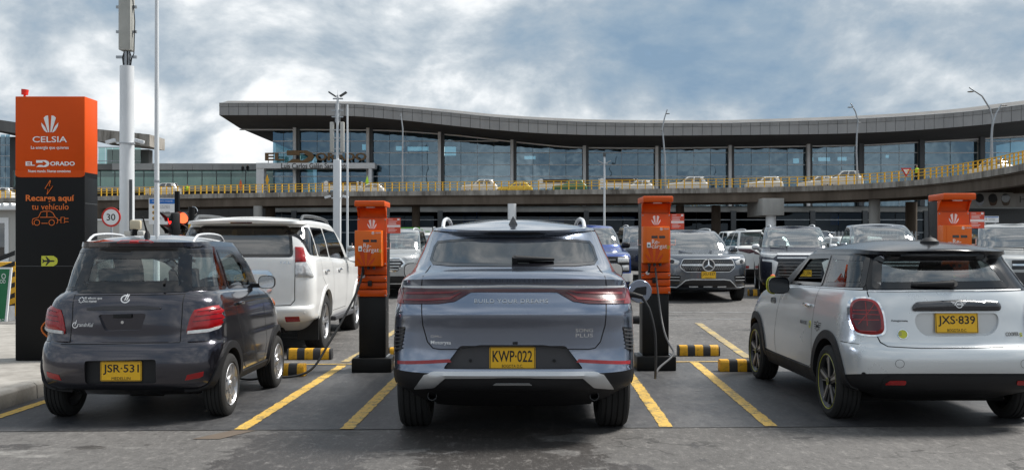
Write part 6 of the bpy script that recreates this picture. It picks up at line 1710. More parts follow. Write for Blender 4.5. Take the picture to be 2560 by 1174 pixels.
    for sg in (-1, 1): MB().tube([(sg * 0.165, 0.0, 1.40), (sg * 0.215, -0.02, 1.40), (sg * 0.215, -0.02, 1.46)], 0.006, 6).build('cable_hook', 'bright_trim', o)
    # red notice at the right
    nt_ = MB().bb(0.170, 0.322, 0.03, 0.036, 1.57, 1.742).build('notice', 'notice_red', o)
    MB().bb(0.173, 0.319, 0.028, 0.0299, 1.638, 1.664).build('notice_stripe', 'ink_white', nt_); MB().bb(0.286, 0.312, 0.028, 0.0299, 1.715, 1.736).build('notice_tag', 'ink_white', nt_)
    for z, w in ((1.727, 0.05), (1.705, 0.10), (1.690, 0.085), (1.675, 0.09), (1.625, 0.07), (1.608, 0.095), (1.592, 0.08)): MB().bb(0.185, 0.185 + w, 0.0285, 0.0299, z - 0.0025, z + 0.0025).build('notice_line', 'ink_white', nt_)
    MB().tube([(-0.085, -0.04, 1.165), (-0.087, -0.04, 1.12), (-0.095, -0.03, 1.095)], 0.013, 8).build('parked_plug', 'plastic_black', o, smooth=40)
    MB().lathe([(0, -0.012), (0.017, -0.012), (0.021, 0.01), (0.021, 0.03)], 16, 'Y', (-0.098, 0.0, 1.085)).build('plug_socket', 'ink_white', o)
    MB().bb(-0.045, 0.0, -0.01, 0.045, 0.975, 1.035).build('outlet', 'plastic_black', o, bevel=0.008)
    return o
ch1 = charger('orange and black charging post between the charcoal car and the blue grey SUV', sx(929, 11.0), 11.0)
ch2 = charger('orange and black charging post standing right of the blue grey SUV', sx(1641, 11.15), 11.15); ch2.scale = (1, 1, 1.03)
ch3 = charger('orange and black charging post rising behind the black roof of the white hatchback', sx(2387, 10.55), 10.55, rad(-4)); ch3.scale = (1, 1, 1.03)

def cable(name, label, pts, r, m, extra=None):
    P0 = Vector(pts[0]); base = Vector((P0.x, P0.y, 0))
    o = thing(name, label, 'cable', base)
    Q = np.array([tuple(Vector(p) - base) for p in pts]); s = np.concatenate([[0], np.cumsum(np.linalg.norm(np.diff(Q, axis=0), axis=1))])
    q = np.linspace(0, s[-1], 70); D = pchip(s, Q, q)
    k = 4; pad = np.concatenate([np.repeat(D[:1], k, 0), D, np.repeat(D[-1:], k, 0)]); D2 = np.stack([np.convolve(pad[:, i], np.ones(2 * k + 1) / (2 * k + 1), 'valid') for i in range(3)], 1); D2[0] = D[0]; D2[-1] = D[-1]
    MB().tube([tuple(p) for p in D2], r, 8).build('cable', m, o, smooth=60)
    return o, base
c1 = ch1.location; cable('charging_cable', 'black charging cable hanging from the left post down to the charcoal car', [(c1.x - 0.09, c1.y - 0.05, 1.17), (c1.x - 0.10, c1.y - 0.12, 1.05), (c1.x - 0.22, 10.7, 0.72), (c1.x - 0.42, 10.45, 0.32), (c1.x - 0.55, 10.32, 0.10), (c1.x - 0.8, 10.25, 0.045), (-2.55, 10.22, 0.06), (-2.72, 10.25, 0.02), (-2.95, 10.4, 0.03)], 0.013, 'cable_black')
c2 = ch2.location
S = Vector((0.014, 6.92, 0))
fx, fz = (1574 - 1280) / FPX * 7.62, 1.42 - (738 - 616) / FPX * 7.62
o, base = cable('charging_cable', 'grey charging cable looping from the right post to the SUV filler flap', [(fx + 0.10, 7.62, fz - 0.012), (fx + 0.16, 7.63, fz - 0.04), (fx + 0.205, 7.66, fz - 0.20), (fx + 0.225, 7.7, 0.62), (fx + 0.215, 7.75, 0.40), (fx + 0.235, 7.85, 0.335), (fx + 0.30, 8.3, 0.34), (c2.x + 0.02, 10.2, 0.36), (c2.x + 0.02, 10.9, 0.60), (c2.x - 0.01, 11.05, 1.0), (c2.x - 0.02, 11.10, 1.18)], 0.0105, 'cable_grey')
MB().tube([tuple(Vector(p) - base) for p in ((fx - 0.075, 7.66, fz + 0.0), (fx - 0.02, 7.63, fz + 0.008), (fx + 0.03, 7.62, fz + 0.006), (fx + 0.10, 7.62, fz - 0.012))], [0.028, 0.026, 0.022, 0.016], 12).build('plug_handle', 'plastic_black', o, smooth=50)

# ------------------------------------------------------------------ wheel stops
def wheel_stop(label, u0, u1, Y, rz=0.0, h=0.135, x0=None, L=None):
    xa, xb = sx(u0, Y), sx(u1, Y)
    if L: xb = xa + L
    c = ((xa + xb) / 2); hl = (xb - xa) / 2
    b = MB(); b.prism([(-0.075, 0), (0.075, 0), (0.072, h * 0.72), (0.05, h), (-0.05, h), (-0.072, h * 0.72)], 'X', -hl, hl)
    o = b.build('wheel_stop', 'stop_paint', None, bevel=0.01); o.location = (c, Y + 0.075, gz(Y) + 0.003); o.rotation_euler = (0, 0, rz)
    return tag(o, label, 'wheel stop', 'striped wheel stops')
wheel_stop('yellow and black wheel stop under the front wheel of the charcoal car', 657, 760, 10.65)
wheel_stop('yellow and black wheel stop behind the rear wheel of the white off-roader', 716, 828, 12.25)
wheel_stop('yellow and black wheel stop half hidden behind the left charging post', 968, 1080, 12.35)
wheel_stop('yellow and black wheel stop standing alone right of the right charging post', 1696, 1801, 12.65)
wheel_stop('yellow and black wheel stop against the front wheel of the white hatchback', 1801, 1912, 11.05)
wheel_stop('distant yellow and black wheel stop between the grey and navy SUVs', 1872, 1945, 24.2, h=0.16)

# ------------------------------------------------------------------ totem
TX, TY = sx(125, 10.9), 10.9
tm_ = thing('totem_sign', 'tall orange and black charging station totem standing on the kerbed island', 'sign', (TX, TY, 0.15))
hw, td, TH = 0.388, 0.34, 2.945
zo = sz(443, TY) - 0.15
MB().bb(-hw, hw, 0, td, 0, zo).build('lower_body', 'totem_black', tm_, bevel=0.006)
MB().bb(-hw, hw, 0.0, td, zo + 0.055, TH).build('upper_body', 'totem_orange', tm_, bevel=0.006)
MB().bb(-hw + 0.002, hw - 0.002, 0.002, td - 0.002, zo - 0.01, zo + 0.056).build('joint_band', 'totem_black', tm_)
MB().prism(rp([(-hw, zo), (hw, zo), (hw, zo + 0.075), (-hw, zo + 0.075)], [0.07, 0.07, 0, 0], 6), 'Y', -0.003, 0.002).build('face_edge', 'totem_orange', tm_)
MB().bb(hw - 0.001, hw + 0.002, 0.01, td - 0.01, 1.75, 1.757).build('panel_joint', 'steel_dark', tm_); MB().bb(-hw + 0.01, hw - 0.01, -0.002, 0.001, 1.05, 1.055).build('panel_joint', 'steel_dark', tm_)
def LT(u, v): return ((u - 125) / FPX * TY, sz(v, TY) - 0.15)
def tt(s, u0, u1, v0, v1, m, bold=0.0):
    x, z = LT((u0 + u1) / 2, (v0 + v1) / 2); text(s, (u1 - u0) / FPX * TY, (v1 - v0) / FPX * TY, m, tm_, (x, -0.0035, z), bold=bold)
x, z = LT(125, 310); petals(tm_, x, -0.0035, z, 0.19, 'ink_white')
tt('CELSIA', 82, 168, 341, 356, 'ink_white', 0.01); tt('La energía que quieres', 78, 172, 365, 375, 'ink_white', 0.01); tt('Nuevo mundo. Nuevas conexiones', 71, 177, 424, 431, 'ink_white', 0.015)
x, z = LT(126, 409); logo_eldorado(tm_, x, z, 123 / FPX * TY, 17 / FPX * TY, 'ink_white', -0.0035, 0.002)
tt('Recarga aquí', 65, 186, 487, 507, 'ink_orange', 0.02); tt('tu vehículo', 80, 172, 509, 524, 'ink_orange', 0.0)
def stroke(pts, m, w=0.008, parent=tm_, y=-0.006, name='pictogram', closed=False):
    pts = [LT(*p) for p in pts]
    MB().tube([(x, y, z) for x, z in (pts + ([pts[0]] if closed else []))], w / 2, 6).build(name, m, parent)
stroke([(126, 451), (113, 472), (121, 473), (118, 486), (133, 465), (124, 465), (127, 451)], 'ink_orange')
stroke([(84, 562), (81, 556), (83, 547), (97, 543), (103, 530), (110, 528), (126, 528), (133, 532), (139, 543), (144, 546), (145, 556), (142, 558)], 'ink_orange')
stroke([(104, 558), (120, 558)], 'ink_orange'); stroke([(101, 543), (137, 543)], 'ink_orange'); stroke([(118, 529), (118, 543)], 'ink_orange')
for u in (93, 130): stroke([(u + 7 * math.cos(a), 556 + 7 * math.sin(a)) for a in np.linspace(0, 2 * math.pi, 16)], 'ink_orange')
stroke([(145, 550), (153, 550)], 'ink_orange'); stroke([(153, 543), (162, 543), (162, 557), (153, 557), (153, 543)], 'ink_orange'); stroke([(162, 546), (172, 546)], 'ink_orange'); stroke([(162, 554), (172, 554)], 'ink_orange')
d = [LT(*p) for p in ((104, 639), (134, 639), (143, 645), (145, 652), (143, 659), (134, 665), (104, 665))]
MB().prism(d, 'Y', -0.003, -0.006).build('arrow_badge', 'ink_lime', tm_)
pl = [LT(*p) for p in ((138, 652), (134, 650), (126, 650), (117, 641), (114, 641), (119, 650), (111, 650), (108, 647), (106, 647), (108, 652), (106, 657), (108, 657), (111, 654), (119, 654), (114, 663), (117, 663), (126, 654), (134, 654))]
MB().prism(pl, 'Y', -0.0065, -0.0075).build('plane_mark', 'ink_black', tm_)
b = MB(); b.cyl((-hw + 0.03, 0.15, TH - 0.01), (-hw + 0.03, 0.15, TH + 0.05), 0.014, 0.014, 8); b.cyl((-hw + 0.03, 0.15, TH + 0.04), (-hw + 0.035, 0.15, TH + 0.10), 0.035, 0.04, 12); b.build('beacon', 'ink_red', tm_, smooth=40)

# ------------------------------------------------------------------ masts, poles, lamp posts
def cctv(parent, x, y, z, dirx):
    b = MB(); b.tube([(x - dirx * 0.25, y, z - 0.02), (x - dirx * 0.05, y - 0.02, z - 0.02)], 0.03, 8); b.build('camera_arm', 'steel_white', parent)
    R = Matrix.Rotation(rad(dirx * 16), 3, 'Y')
    MB().box((x + dirx * 0.12, y - 0.05, z + 0.03), (0.30, 0.11, 0.11), R).build('security_camera', 'steel_white', parent, bevel=0.02)
def mast(label, u, Y, w, vtop, vbot_z=None, square=False):
    o = thing('telecom_mast', label, 'mast', (sx(u, Y), Y, gz(Y)))
    zt = sz(vtop, Y) - gz(Y)
    if square: MB().bb(-w / 2, w / 2, -w / 2, w / 2, 0, zt).build('shaft', 'steel_white', o, bevel=0.03)
    else: MB().cyl((0, 0, 0), (0, 0, zt), w / 2 * 1.02, w / 2 * 0.97, 28).build('shaft', 'steel_white', o, smooth=40)
    return o, zt
Y = 30.0; o, zt = mast('thick round white telecom mast rising beside the orange totem', 317.5, Y, 0.435, 166)
for k in range(5):
    a = k * 1.3; MB().tube([(0.1 * math.cos(a), 0.1 * math.sin(a), zt - 0.02), (0.14 * math.cos(a), 0.12 * math.sin(a), zt + 0.25), (0.06 * math.cos(a), 0.06 * math.sin(a), zt + 0.5)], 0.022, 6).build('feeder_cable', 'cable_black', o)
MB().cyl((0, 0, zt - 0.02), (0, 0, zt + 0.45), 0.09, 0.09, 12).build('neck', 'steel_galv', o)
za = sz(128, Y) - gz(Y)
MB().bb(-0.20, 0.18, -0.19, 0.19, za, za + 3.4).build('antenna_panel', 'antenna_grey', o, bevel=0.04)
for v in (143, 80, 18, -30): MB().bb(-0.33, 0.30, -0.03, 0.03, sz(v, Y) - gz(Y) - 0.04, sz(v, Y) - gz(Y) + 0.04).build('antenna_bracket', 'steel_galv', o)
MB().tube([(0.2, -0.05, za + 1.6), (0.26, -0.05, za + 0.9), (0.23, -0.05, za - 0.1), (0.1, 0, za - 0.3)], 0.015, 6).build('feeder_cable', 'cable_black', o)
cz_ = sz(357, Y) - gz(Y); cctv(o, -0.32, -0.1, cz_, -1); cctv(o, 0.32, -0.1, cz_, 1)
MB().cyl((0, 0, cz_ - 0.04), (0, 0, cz_ - 0.01), 0.24, 0.24, 24).build('clamp_band', 'steel_galv', o)
MB().bb(0.165, 0.245, -0.26, -0.20, 0, sz(450, Y) - gz(Y)).build('cable_tray', 'steel_dark', o)
Y = 26.0; b = MB(); x = sx(392, Y)
fp = tag(b.tube([(0, 0, 0), (0, 0, 4), (0, 0, 12)], [0.075, 0.06, 0.035], 16).build('flag_pole', 'steel_white', None, smooth=40), 'slim white pole running out of the picture beside the round mast', 'pole'); fp.location = (x, Y, gz(Y))
MB().lathe([(0.066, 0), (0.078, 0.01), (0.078, 0.06), (0.066, 0.07)], 16, 'Z', (0, 0, 2.9)).build('pole_collar', 'steel_galv', fp)
# centre mast with lamps and panels
Y = 46.0; o, zt = mast('square white mast with antenna panels and twin floodlights before the terminal', 843, Y, 0.335, 399, square=True)
zz = lambda v: sz(v, Y) - gz(Y)
MB().cyl((0.01, 0, zt - 0.01), (0.02, 0, zz(238)), 0.07, 0.05, 12).build('upper_tube', 'steel_white', o, smooth=40)
for dx in (-0.09, 0.11): MB().cyl((dx, 0.05, zz(306)), (dx, 0.05, zz(258)), 0.022, 0.022, 8).build('side_tube', 'steel_galv', o)
for v in (276, 292, 325, 345, 372, 385): MB().bb(-0.22 if v > 300 else -0.26, 0.24 if v > 300 else 0.28, -0.03, 0.03, zz(v) - 0.03, zz(v) + 0.03).build('cross_arm', 'steel_galv', o)
for dx, ry in ((-0.25, 4), (0.24, -2)): MB().bb(dx - 0.09, dx + 0.09, -0.06, 0.08, zz(380), zz(305)).build('antenna_panel', 'wall_white', o, bevel=0.02)
for sg in (-1, 1):
    R = Matrix.Rotation(rad(sg * -33), 3, 'Y'); MB().box((0.03 + sg * 0.26, -0.02, zz(236)), (0.38, 0.26, 0.07), R).build('floodlight', 'steel_dark', o, bevel=0.01)
MB().bb(-0.2, 0.27, -0.04, 0.04, zz(247) - 0.03, zz(247) + 0.03).build('lamp_arm', 'steel_galv', o); MB().cyl((0.02, 0, zz(238)), (0.02, 0, zz(225)), 0.008, 0.004, 6).build('lightning_rod', 'steel_galv', o)
cctv(o, -0.30, -0.1, zz(494), -1); cctv(o, 0.30, -0.1, zz(494), 1)
Y = 44.0; fp = tag(MB().tube([(0, 0, 0), (0, 0, sz(262, Y) - gz(Y))], [0.055, 0.04], 12).build('flag_pole', 'steel_white', None, smooth=40), 'slim white pole just right of the square mast', 'pole'); fp.location = (sx(868.5, Y), Y, gz(Y))
# lamp post in the middle distance
Y = 60.0; o = thing('lamp_post', 'thin white lamp post with two small floodlights right of the SUV roof', 'lamp post', (sx(1511, Y), Y, gz(Y))); zz = lambda v: sz(v, Y) - gz(Y)
MB().cyl((0, 0, 0), (0, 0, zz(385)), 0.075, 0.05, 12).build('post', 'steel_white', o, smooth=40); MB().bb(-0.08, 0.08, -0.08, 0.08, zz(392), zz(383)).build('sensor_head', 'steel_dark', o)
for sg in (-1, 1): MB().box((sg * 0.24, 0, zz(405)), (0.36, 0.16, 0.06), Matrix.Rotation(rad(sg * -28), 3, 'Y')).build('floodlight', 'steel_galv', o); 
MB().bb(-0.2, 0.2, -0.03, 0.03, zz(409) - 0.02, zz(409) + 0.02).build('lamp_arm', 'steel_galv', o)
def street_lamp(label, pts, Y, heads, zbase=DZ - 0.25):
    x0 = sx(pts[0][0], Y); o = thing('street_lamp', label, 'street lamp', (x0, Y, zbase), 0, 'curved lamps on the elevated road')
    P_ = [(0, 0, 0)] + [(sx(u, Y) - x0, 0, sz(v, Y) - zbase) for u, v in pts]
    MB().tube(P_, [0.13] + [0.11 - 0.06 * i / len(pts) for i in range(len(pts))], 8).build('curved_post', 'steel_galv', o, smooth=50)
    for u, v, w in heads: MB().lathe([(0, -0.06), (w * 0.5, -0.05), (w * 0.6, 0.0), (0, 0.07)], 12, 'Z', (sx(u, Y) - x0, 0, sz(v, Y) - zbase)).build('lamp_head', 'steel_galv', o, smooth=40)
    return o
street_lamp('curved street lamp on the elevated road above the right charging post', [(1663, 440), (1662, 390), (1658, 345), (1656, 322), (1661, 296), (1668, 274)], 112, [(1669, 284, 0.45), (1653, 325, 0.35)])
street_lamp('curved street lamp on the elevated road above the grey pickup', [(2143, 430), (2141, 380), (2142, 340), (2145, 303), (2139, 280), (2127, 258)], 104, [(2125, 268, 0.45), (2149, 307, 0.35)])
street_lamp('tall curved street lamp at the right end of the elevated road', [(2480, 395), (2479, 340), (2482, 300), (2474, 270), (2455, 240), (2423, 219)], 86, [(2427, 229, 0.5)])
street_lamp('short curved street lamp leaning right at the right end of the elevated road', [(2477, 400), (2480, 320), (2490, 285), (2503, 262)], 90, [(2511, 264, 0.45)])
street_lamp('slim lamp post on the elevated road left of the SUV roof', [(1006, 440), (1006, 390), (1007, 322), (1004, 300), (1002, 284)], 122, [(1001, 290, 0.3)])

# ------------------------------------------------------------------ signs and signals at the left
Y = 24.0; o = thing('speed_sign', 'round red-rimmed speed limit sign reading 30 beside the totem', 'road sign', (sx(278, Y), Y, gz(Y))); z = sz(542.5, Y) - gz(Y)
MB().lathe([(0, -0.012), (0.236, -0.012), (0.24, 0.0), (0, 0.0)], 36, 'Y', (0, 0, z)).build('sign_plate', 'ink_red', o); MB().lathe([(0, -0.0135), (0.192, -0.0135), (0.192, -0.0125)], 36, 'Y', (0, 0, z)).build('sign_face', 'ink_white', o)
text('30', 0.215, 0.165, 'ink_black', o, (0, -0.0136, z), bold=0.01); MB().cyl((0, 0.03, 0), (0, 0.03, z + 0.1), 0.03, 0.03, 10).build('post', 'steel_galv', o)
Y = 27.0
def info_board(label, u0, u1, v0, v1, Y, n=3):
    xc = sx((u0 + u1) / 2, Y); o = thing('information_board', label, 'sign', (xc, Y, gz(Y))); w = (u1 - u0) / FPX * Y / 2; z0, z1 = sz(v1, Y) - gz(Y), sz(v0, Y) - gz(Y); h = z1 - z0
    MB().bb(-w, w, 0, 0.05, z0, z1).build('panel', 'ink_white', o); MB().bb(-w + 0.02, w - 0.02, -0.003, -0.0005, z1 - h * 0.22, z1 - 0.02).build('header', 'ink_blue', o)
    text('Señor usuario recuerde', w * 1.5, h * 0.05, 'ink_white', o, (0, -0.0035, z1 - h * 0.11))
    for k in range(n):
        zc = z1 - h * (0.34 + 0.22 * k)
        MB().lathe([(0, -0.004), (h * 0.07, -0.004), (h * 0.07, -0.001)], 14, 'Y', (-w * 0.62, 0, zc)).build('pictogram', 'barrier_yellow', o); MB().bb(-w * 0.72, -w * 0.55, -0.006, -0.0045, zc - h * 0.03, zc + h * 0.02).build('pictogram', 'steel_dark', o)
        for q, t_ in ((0.03, ('Sitio de pasajeros', 'Vía de salida', 'Pago de parqueo')[k % 3]), (-0.035, ('parqueo 24 h', 'acceso', 'en caja')[k % 3])):
            text(t_, w * 0.85, h * 0.045, 'ink_black', o, (w * 0.12, -0.0005, zc + h * q), depth=0.003)
    for sg in (-1, 1): MB().cyl((sg * w * 0.7, 0.09, 0), (sg * w * 0.7, 0.09, z1 - 0.1), 0.03, 0.03, 8).build('post', 'steel_galv', o)
    return o
info_board('blue-headed white information board behind the traffic signal', 372, 440, 495, 560, 27.0)
tag(MB().bb(-0.045, 0.045, -0.045, 0.045, 0, sz(478, 22) - gz(22)).build('sign_post', 'totem_black', None), 'slim black post standing left of the traffic signal', 'post').location = (sx(443, 22), 22, gz(22))
Y = 20.0
def signal(label, u, v0, v1, rz, m_on, Y):
    o = thing('traffic_signal', label, 'traffic light', (sx(u, Y), Y, gz(Y)), rz); z1, z0 = sz(v0, Y) - gz(Y), sz(v1, Y) - gz(Y) - 0.12
    MB().bb(-0.16, 0.16, 0, 0.16, z0, z1).build('housing', 'plastic_black', o, bevel=0.03); MB().cyl((0, 0.1, 0), (0, 0.1, z0 + 0.05), 0.05, 0.05, 12).build('post', 'barrier_yellow', o)
    h = (z1 - z0) / 2
    for k, m in ((1, m_on), (0, 'lamp_off')):
        zc = z0 + h * (k + 0.5); r = 0.112
        MB().lathe([(0, -0.022), (r * 0.7, -0.016), (r, 0.0)], 28, 'Y', (0, -0.002, zc)).build('lens', m, o, smooth=50)
        V = []; F = []; n = 16
        for i in range(n + 1):
            a = rad(-25) + (math.pi + rad(50)) * i / n; L = 0.20 * (0.35 + 0.65 * max(0, math.sin(a)))
            V += [((r + 0.012) * math.cos(a), 0.0, zc + (r + 0.012) * math.sin(a)), ((r + 0.012) * math.cos(a), -L, zc + (r + 0.012) * math.sin(a))]
        for i in range(n): F.append((2 * i, 2 * i + 1, 2 * i + 3, 2 * i + 2))
        MB().add(V, F).build('visor', 'plastic_black', o, smooth=60)
    return o
signal('black traffic signal turned left with a glowing red lens', 425, 531, 577, rad(-52), 'lamp_red', 19.6)
signal('black traffic signal facing the camera with a glowing orange red lens', 458, 529, 577, 0, 'lamp_amber', 20.0)
Y = 19.0; o = thing('bollard', 'yellow and black post with a round mirror behind the signals', 'bollard', (sx(479, Y), Y, gz(Y))); z1 = sz(517, Y) - gz(Y); zm = sz(560, Y) - gz(Y)
MB().cyl((0, 0, 0), (0, 0, zm), 0.06, 0.06, 14).build('lower_tube', 'barrier_yellow', o, smooth=40); MB().cyl((0, 0, zm), (0, 0, z1), 0.058, 0.058, 14).build('upper_tube', 'totem_black', o, smooth=40)
MB().lathe([(0, 0.01), (0.085, 0.005), (0.09, 0.03), (0, 0.03)], 24, 'Y', (0, 0.07, sz(527, Y) - gz(Y))).build('mirror', 'chrome', o)
Y = 17.5; o = thing('reader_column', 'cream card reader head on a black column behind the charcoal car roof', 'card reader', (sx(338, Y), Y, gz(Y))); z = sz(561, Y) - gz(Y)
MB().bb(-0.09, 0.11, -0.05, 0.05, z - 0.09, z + 0.08).build('reader_head', 'cream_plastic', o, bevel=0.03); MB().cyl((0, 0, 0), (0, 0, z - 0.08), 0.05, 0.05, 12).build('column', 'totem_black', o)
for sg in (-1, 1): MB().box((sg * 0.12, -0.02, z - 0.16), (0.12, 0.12, 0.09)).build('side_camera', 'wall_white', o, bevel=0.02)
# white kiosk wall
Y = 31.0; x0, x1 = sx(225, Y), sx(560, Y)
o = thing('white_wall', 'low white wall behind the speed sign and signals', 'wall', ((x0 + x1) / 2, Y, gz(Y))); h = sz(551, Y) - gz(Y)
MB().bb(x0 - o.location.x, x1 - o.location.x, 0, 0.25, 0, h).build('wall_body', 'wall_white', o, bevel=0.01); MB().bb(x0 - o.location.x - 0.03, x1 - o.location.x + 0.03, -0.04, 0.29, h, h + 0.05).build('coping', 'white_panel', o)
# booth at the left edge
Y = 27.0; x1 = sx(46, Y); o = thing('gate_booth', 'pale booth with a glazed door at the far left edge', 'booth', (x1 - 2.0, Y, gz(Y))); zt = sz(512, Y) - gz(Y)
MB().bb(-2, 1.95, 0, 3, 0, zt - 0.15).build('wall', 'wall_white', o); MB().bb(-2.2, 2.15, -0.3, 3.3, zt - 0.15, zt - 0.02).build('roof', 'white_panel', o, bevel=0.02)
n = 20
for k in range(n): MB().cyl((-2.2 + 4.35 * k / n, -0.32, zt), (-2.2 + 4.35 * k / n, 3.3, zt), 0.05, 0.05, 6).build('roof_corrugation', 'white_panel', o)
dr = MB().bb(1.10, 1.74, -0.05, -0.002, 0, zt - 0.35).build('door', 'white_panel', o); MB().bb(1.20, 1.64, -0.056, -0.051, 0.9, zt - 0.5).build('door_pane', 'glass_car_dark', dr); MB().lathe([(0, -0.04), (0.03, -0.04), (0.03, 0)], 10, 'Y', (1.68, -0.05, 0.95)).build('handle', 'steel_dark', dr)
Y = 17.5; o = thing('green_board', 'leaning green price board with white lettering at the left edge', 'sign', (sx(2, Y), Y, gz(Y)), 0); sh = 0.05
z0, z1 = sz(808, Y) - gz(Y), sz(668, Y) - gz(Y)
MB().prism([(-0.85, z0), (0.10, z0), (0.20, z1), (-0.75, z1)], 'Y', 0, 0.03).build('frame', 'white_panel', o); MB().prism([(-0.82, z0 + 0.03), (0.065, z0 + 0.03), (0.16, z1 - 0.03), (-0.72, z1 - 0.03)], 'Y', -0.004, -0.0005).build('panel', 'board_green', o)
x = (15 - 2) / FPX * Y; text('O', 0.075, 0.10, 'ink_white', o, (x - 0.04, -0.0045, sz(690, Y) - gz(Y))); text('OO', 0.10, 0.065, 'ink_white', o, (x - 0.055, -0.0045, sz(703, Y) - gz(Y))); text('RO', 0.09, 0.05, 'ink_white', o, (x - 0.07, -0.0045, sz(800, Y) - gz(Y)))
for s2 in (-0.7, 0.05): MB().bb(s2, s2 + 0.05, 0.03, 0.3, 0, z0 + 0.3).build('leg', 'steel_galv', o)
Y = 18.6; o = thing('barrier_post', 'yellow and black striped barrier cabinet behind the green board', 'barrier', (sx(18, Y), Y, gz(Y))); zt = sz(655, Y) - gz(Y)
MB().bb(-0.26, 0.155, 0, 0.3, 0, zt).build('cabinet', 'barrier_yellow', o, bevel=0.01)
for k in range(6):
    z = k * 0.2; MB().add([(-0.255, -0.002, z), (0.15, -0.002, z + 0.16), (0.15, -0.002, z + 0.25), (-0.255, -0.002, z + 0.09)], [(0, 1, 2, 3)]).build('black_stripe', 'ink_black', o)
MB().bb(0.158, 0.215, 0.1, 0.3, 0, zt * 0.82).build('side_panel', 'ink_red', o)

# ------------------------------------------------------------------ boards across the lot
Y = 46.0; o = thing('parking_board', 'green parking zone board marked C behind the silver SUV', 'sign', (sx(1040, Y), Y, gz(Y))); zz = lambda v: sz(v, Y) - gz(Y); xx = lambda u: sx(u, Y) - sx(1040, Y)
MB().bb(xx(985), xx(1050), 0, 0.06, zz(587), zz(568)).build('green_panel', 'ink_green', o); MB().bb(xx(1050.5), xx(1080), 0, 0.06, zz(587), zz(568)).build('white_panel', 'ink_white', o)
text('C', 0.20, 0.24, 'ink_white', o, (xx(1041), -0.002, zz(577.5)), depth=0.01, bold=0.03); text('Salida', 0.22, 0.07, 'ink_green', o, (xx(1069), -0.002, zz(578)), depth=0.01)
MB().tube([(xx(1055), -0.01, zz(572)), (xx(1055.5), -0.01, zz(577)), (xx(1053.5), -0.01, zz(584))], 0.02, 6).build('walking_mark', 'ink_green', o); MB().tube([(xx(1055.5), -0.01, zz(577)), (xx(1058), -0.01, zz(584))], 0.02, 6).build('walking_mark', 'ink_green', o)
for u in (990, 1085): MB().cyl((xx(u), 0.1, 0), (xx(u), 0.1, zz(566)), 0.05, 0.05, 8).build('post', 'steel_white', o)
Y = 44.5; o2 = info_board('small blue-headed notice board in front of the green parking board', 1000, 1031, 571, 587, Y, 2)
info_board('blue-headed notice board above the silver off-roader at the right', 2458, 2497, 540, 556, 40.0, 2)
# brown gate boards on the elevated road
def brown_board(label, u0, u1, v0, v1, num, Y):
    o = thing('gate_board', label, 'sign', (sx((u0 + u1) / 2, Y), Y, DZ - 0.25), 0, 'brown gate boards'); w = (u1 - u0) / FPX * Y / 2; za, zb = sz(v1, Y) - DZ + 0.25, sz(v0, Y) - DZ + 0.25
    MB().bb(-w, w, 0, 0.3, za, zb).build('panel', 'sign_brown', o); text(num, 0.25, 0.42, 'ink_white', o, (w * 0.85, -0.002, (za + zb) / 2), depth=0.02); text('Salidas / Departures', w * 0.6, 0.2, 'ink_grey', o, (-w * 0.5, -0.002, (za + zb) / 2), depth=0.02)
    MB().lathe([(0, -0.01), (0.28, -0.01), (0.28, 0)], 16, 'Y', (-w * 0.9, 0, (za + zb) / 2)).build('round_mark', 'ink_white', o)
    MB().bb(-w, w, 0.05, 0.25, za - 0.7, za - 0.005).build('white_band', 'white_panel', o)
    for sg in (-1, 1): MB().bb(sg * w - 0.15, sg * w + 0.15, 0.32, 0.6, 0, zb).build('post', 'white_panel', o)
brown_board('brown gate board numbered 1 below the bronze letters', 811, 901, 453, 462, '1', 124)
brown_board('brown gate board numbered 2 above the SUV roof', 1348, 1440, 448, 456.5, '2', 122)
brown_board('brown gate board numbered 3 right of the thin lamp post', 1500, 1592, 446, 455, '3', 121)
brown_board('brown gate board beside the white cars at the right bend', 2040, 2098, 441, 449, '4', 116)
# small road furniture on the deck
def post_sign(label, u, v, Y, m, kind):
    o = thing('road_sign', label, 'road sign', (sx(u, Y), Y, DZ - 0.25)); z = sz(v, Y) - DZ + 0.25
    MB().cyl((0, 0, 0), (0, 0, z), 0.05, 0.05, 8).build('post', 'steel_galv', o)
    if kind == 'tri':
        MB().prism([(-0.55, z + 0.4), (0.55, z + 0.4), (0, z - 0.5)], 'Y', -0.06, -0.02).build('sign_plate', 'ink_red', o); MB().prism([(-0.32, z + 0.27), (0.32, z + 0.27), (0, z - 0.25)], 'Y', -0.07, -0.061).build('sign_face', 'ink_white', o)
    else: MB().prism([(-0.22, z), (0, z + 0.75), (0.22, z), (0, z - 0.75)], 'Y', -0.06, -0.02).build('sign_plate', m, o)
post_sign('red and white triangular give way sign on the elevated road', 2265, 430, 98, 'ink_red', 'tri')
post_sign('orange diamond sign on the elevated road below the canopy', 668, 450, 126, 'barrier_yellow', 'dia')
post_sign('lime diamond sign beside the right canopy post', 918, 454, 123, 'vest_lime', 'dia')
post_sign('small orange diamond sign at the left of the elevated road', 602, 462, 128, 'cone_orange', 'dia')
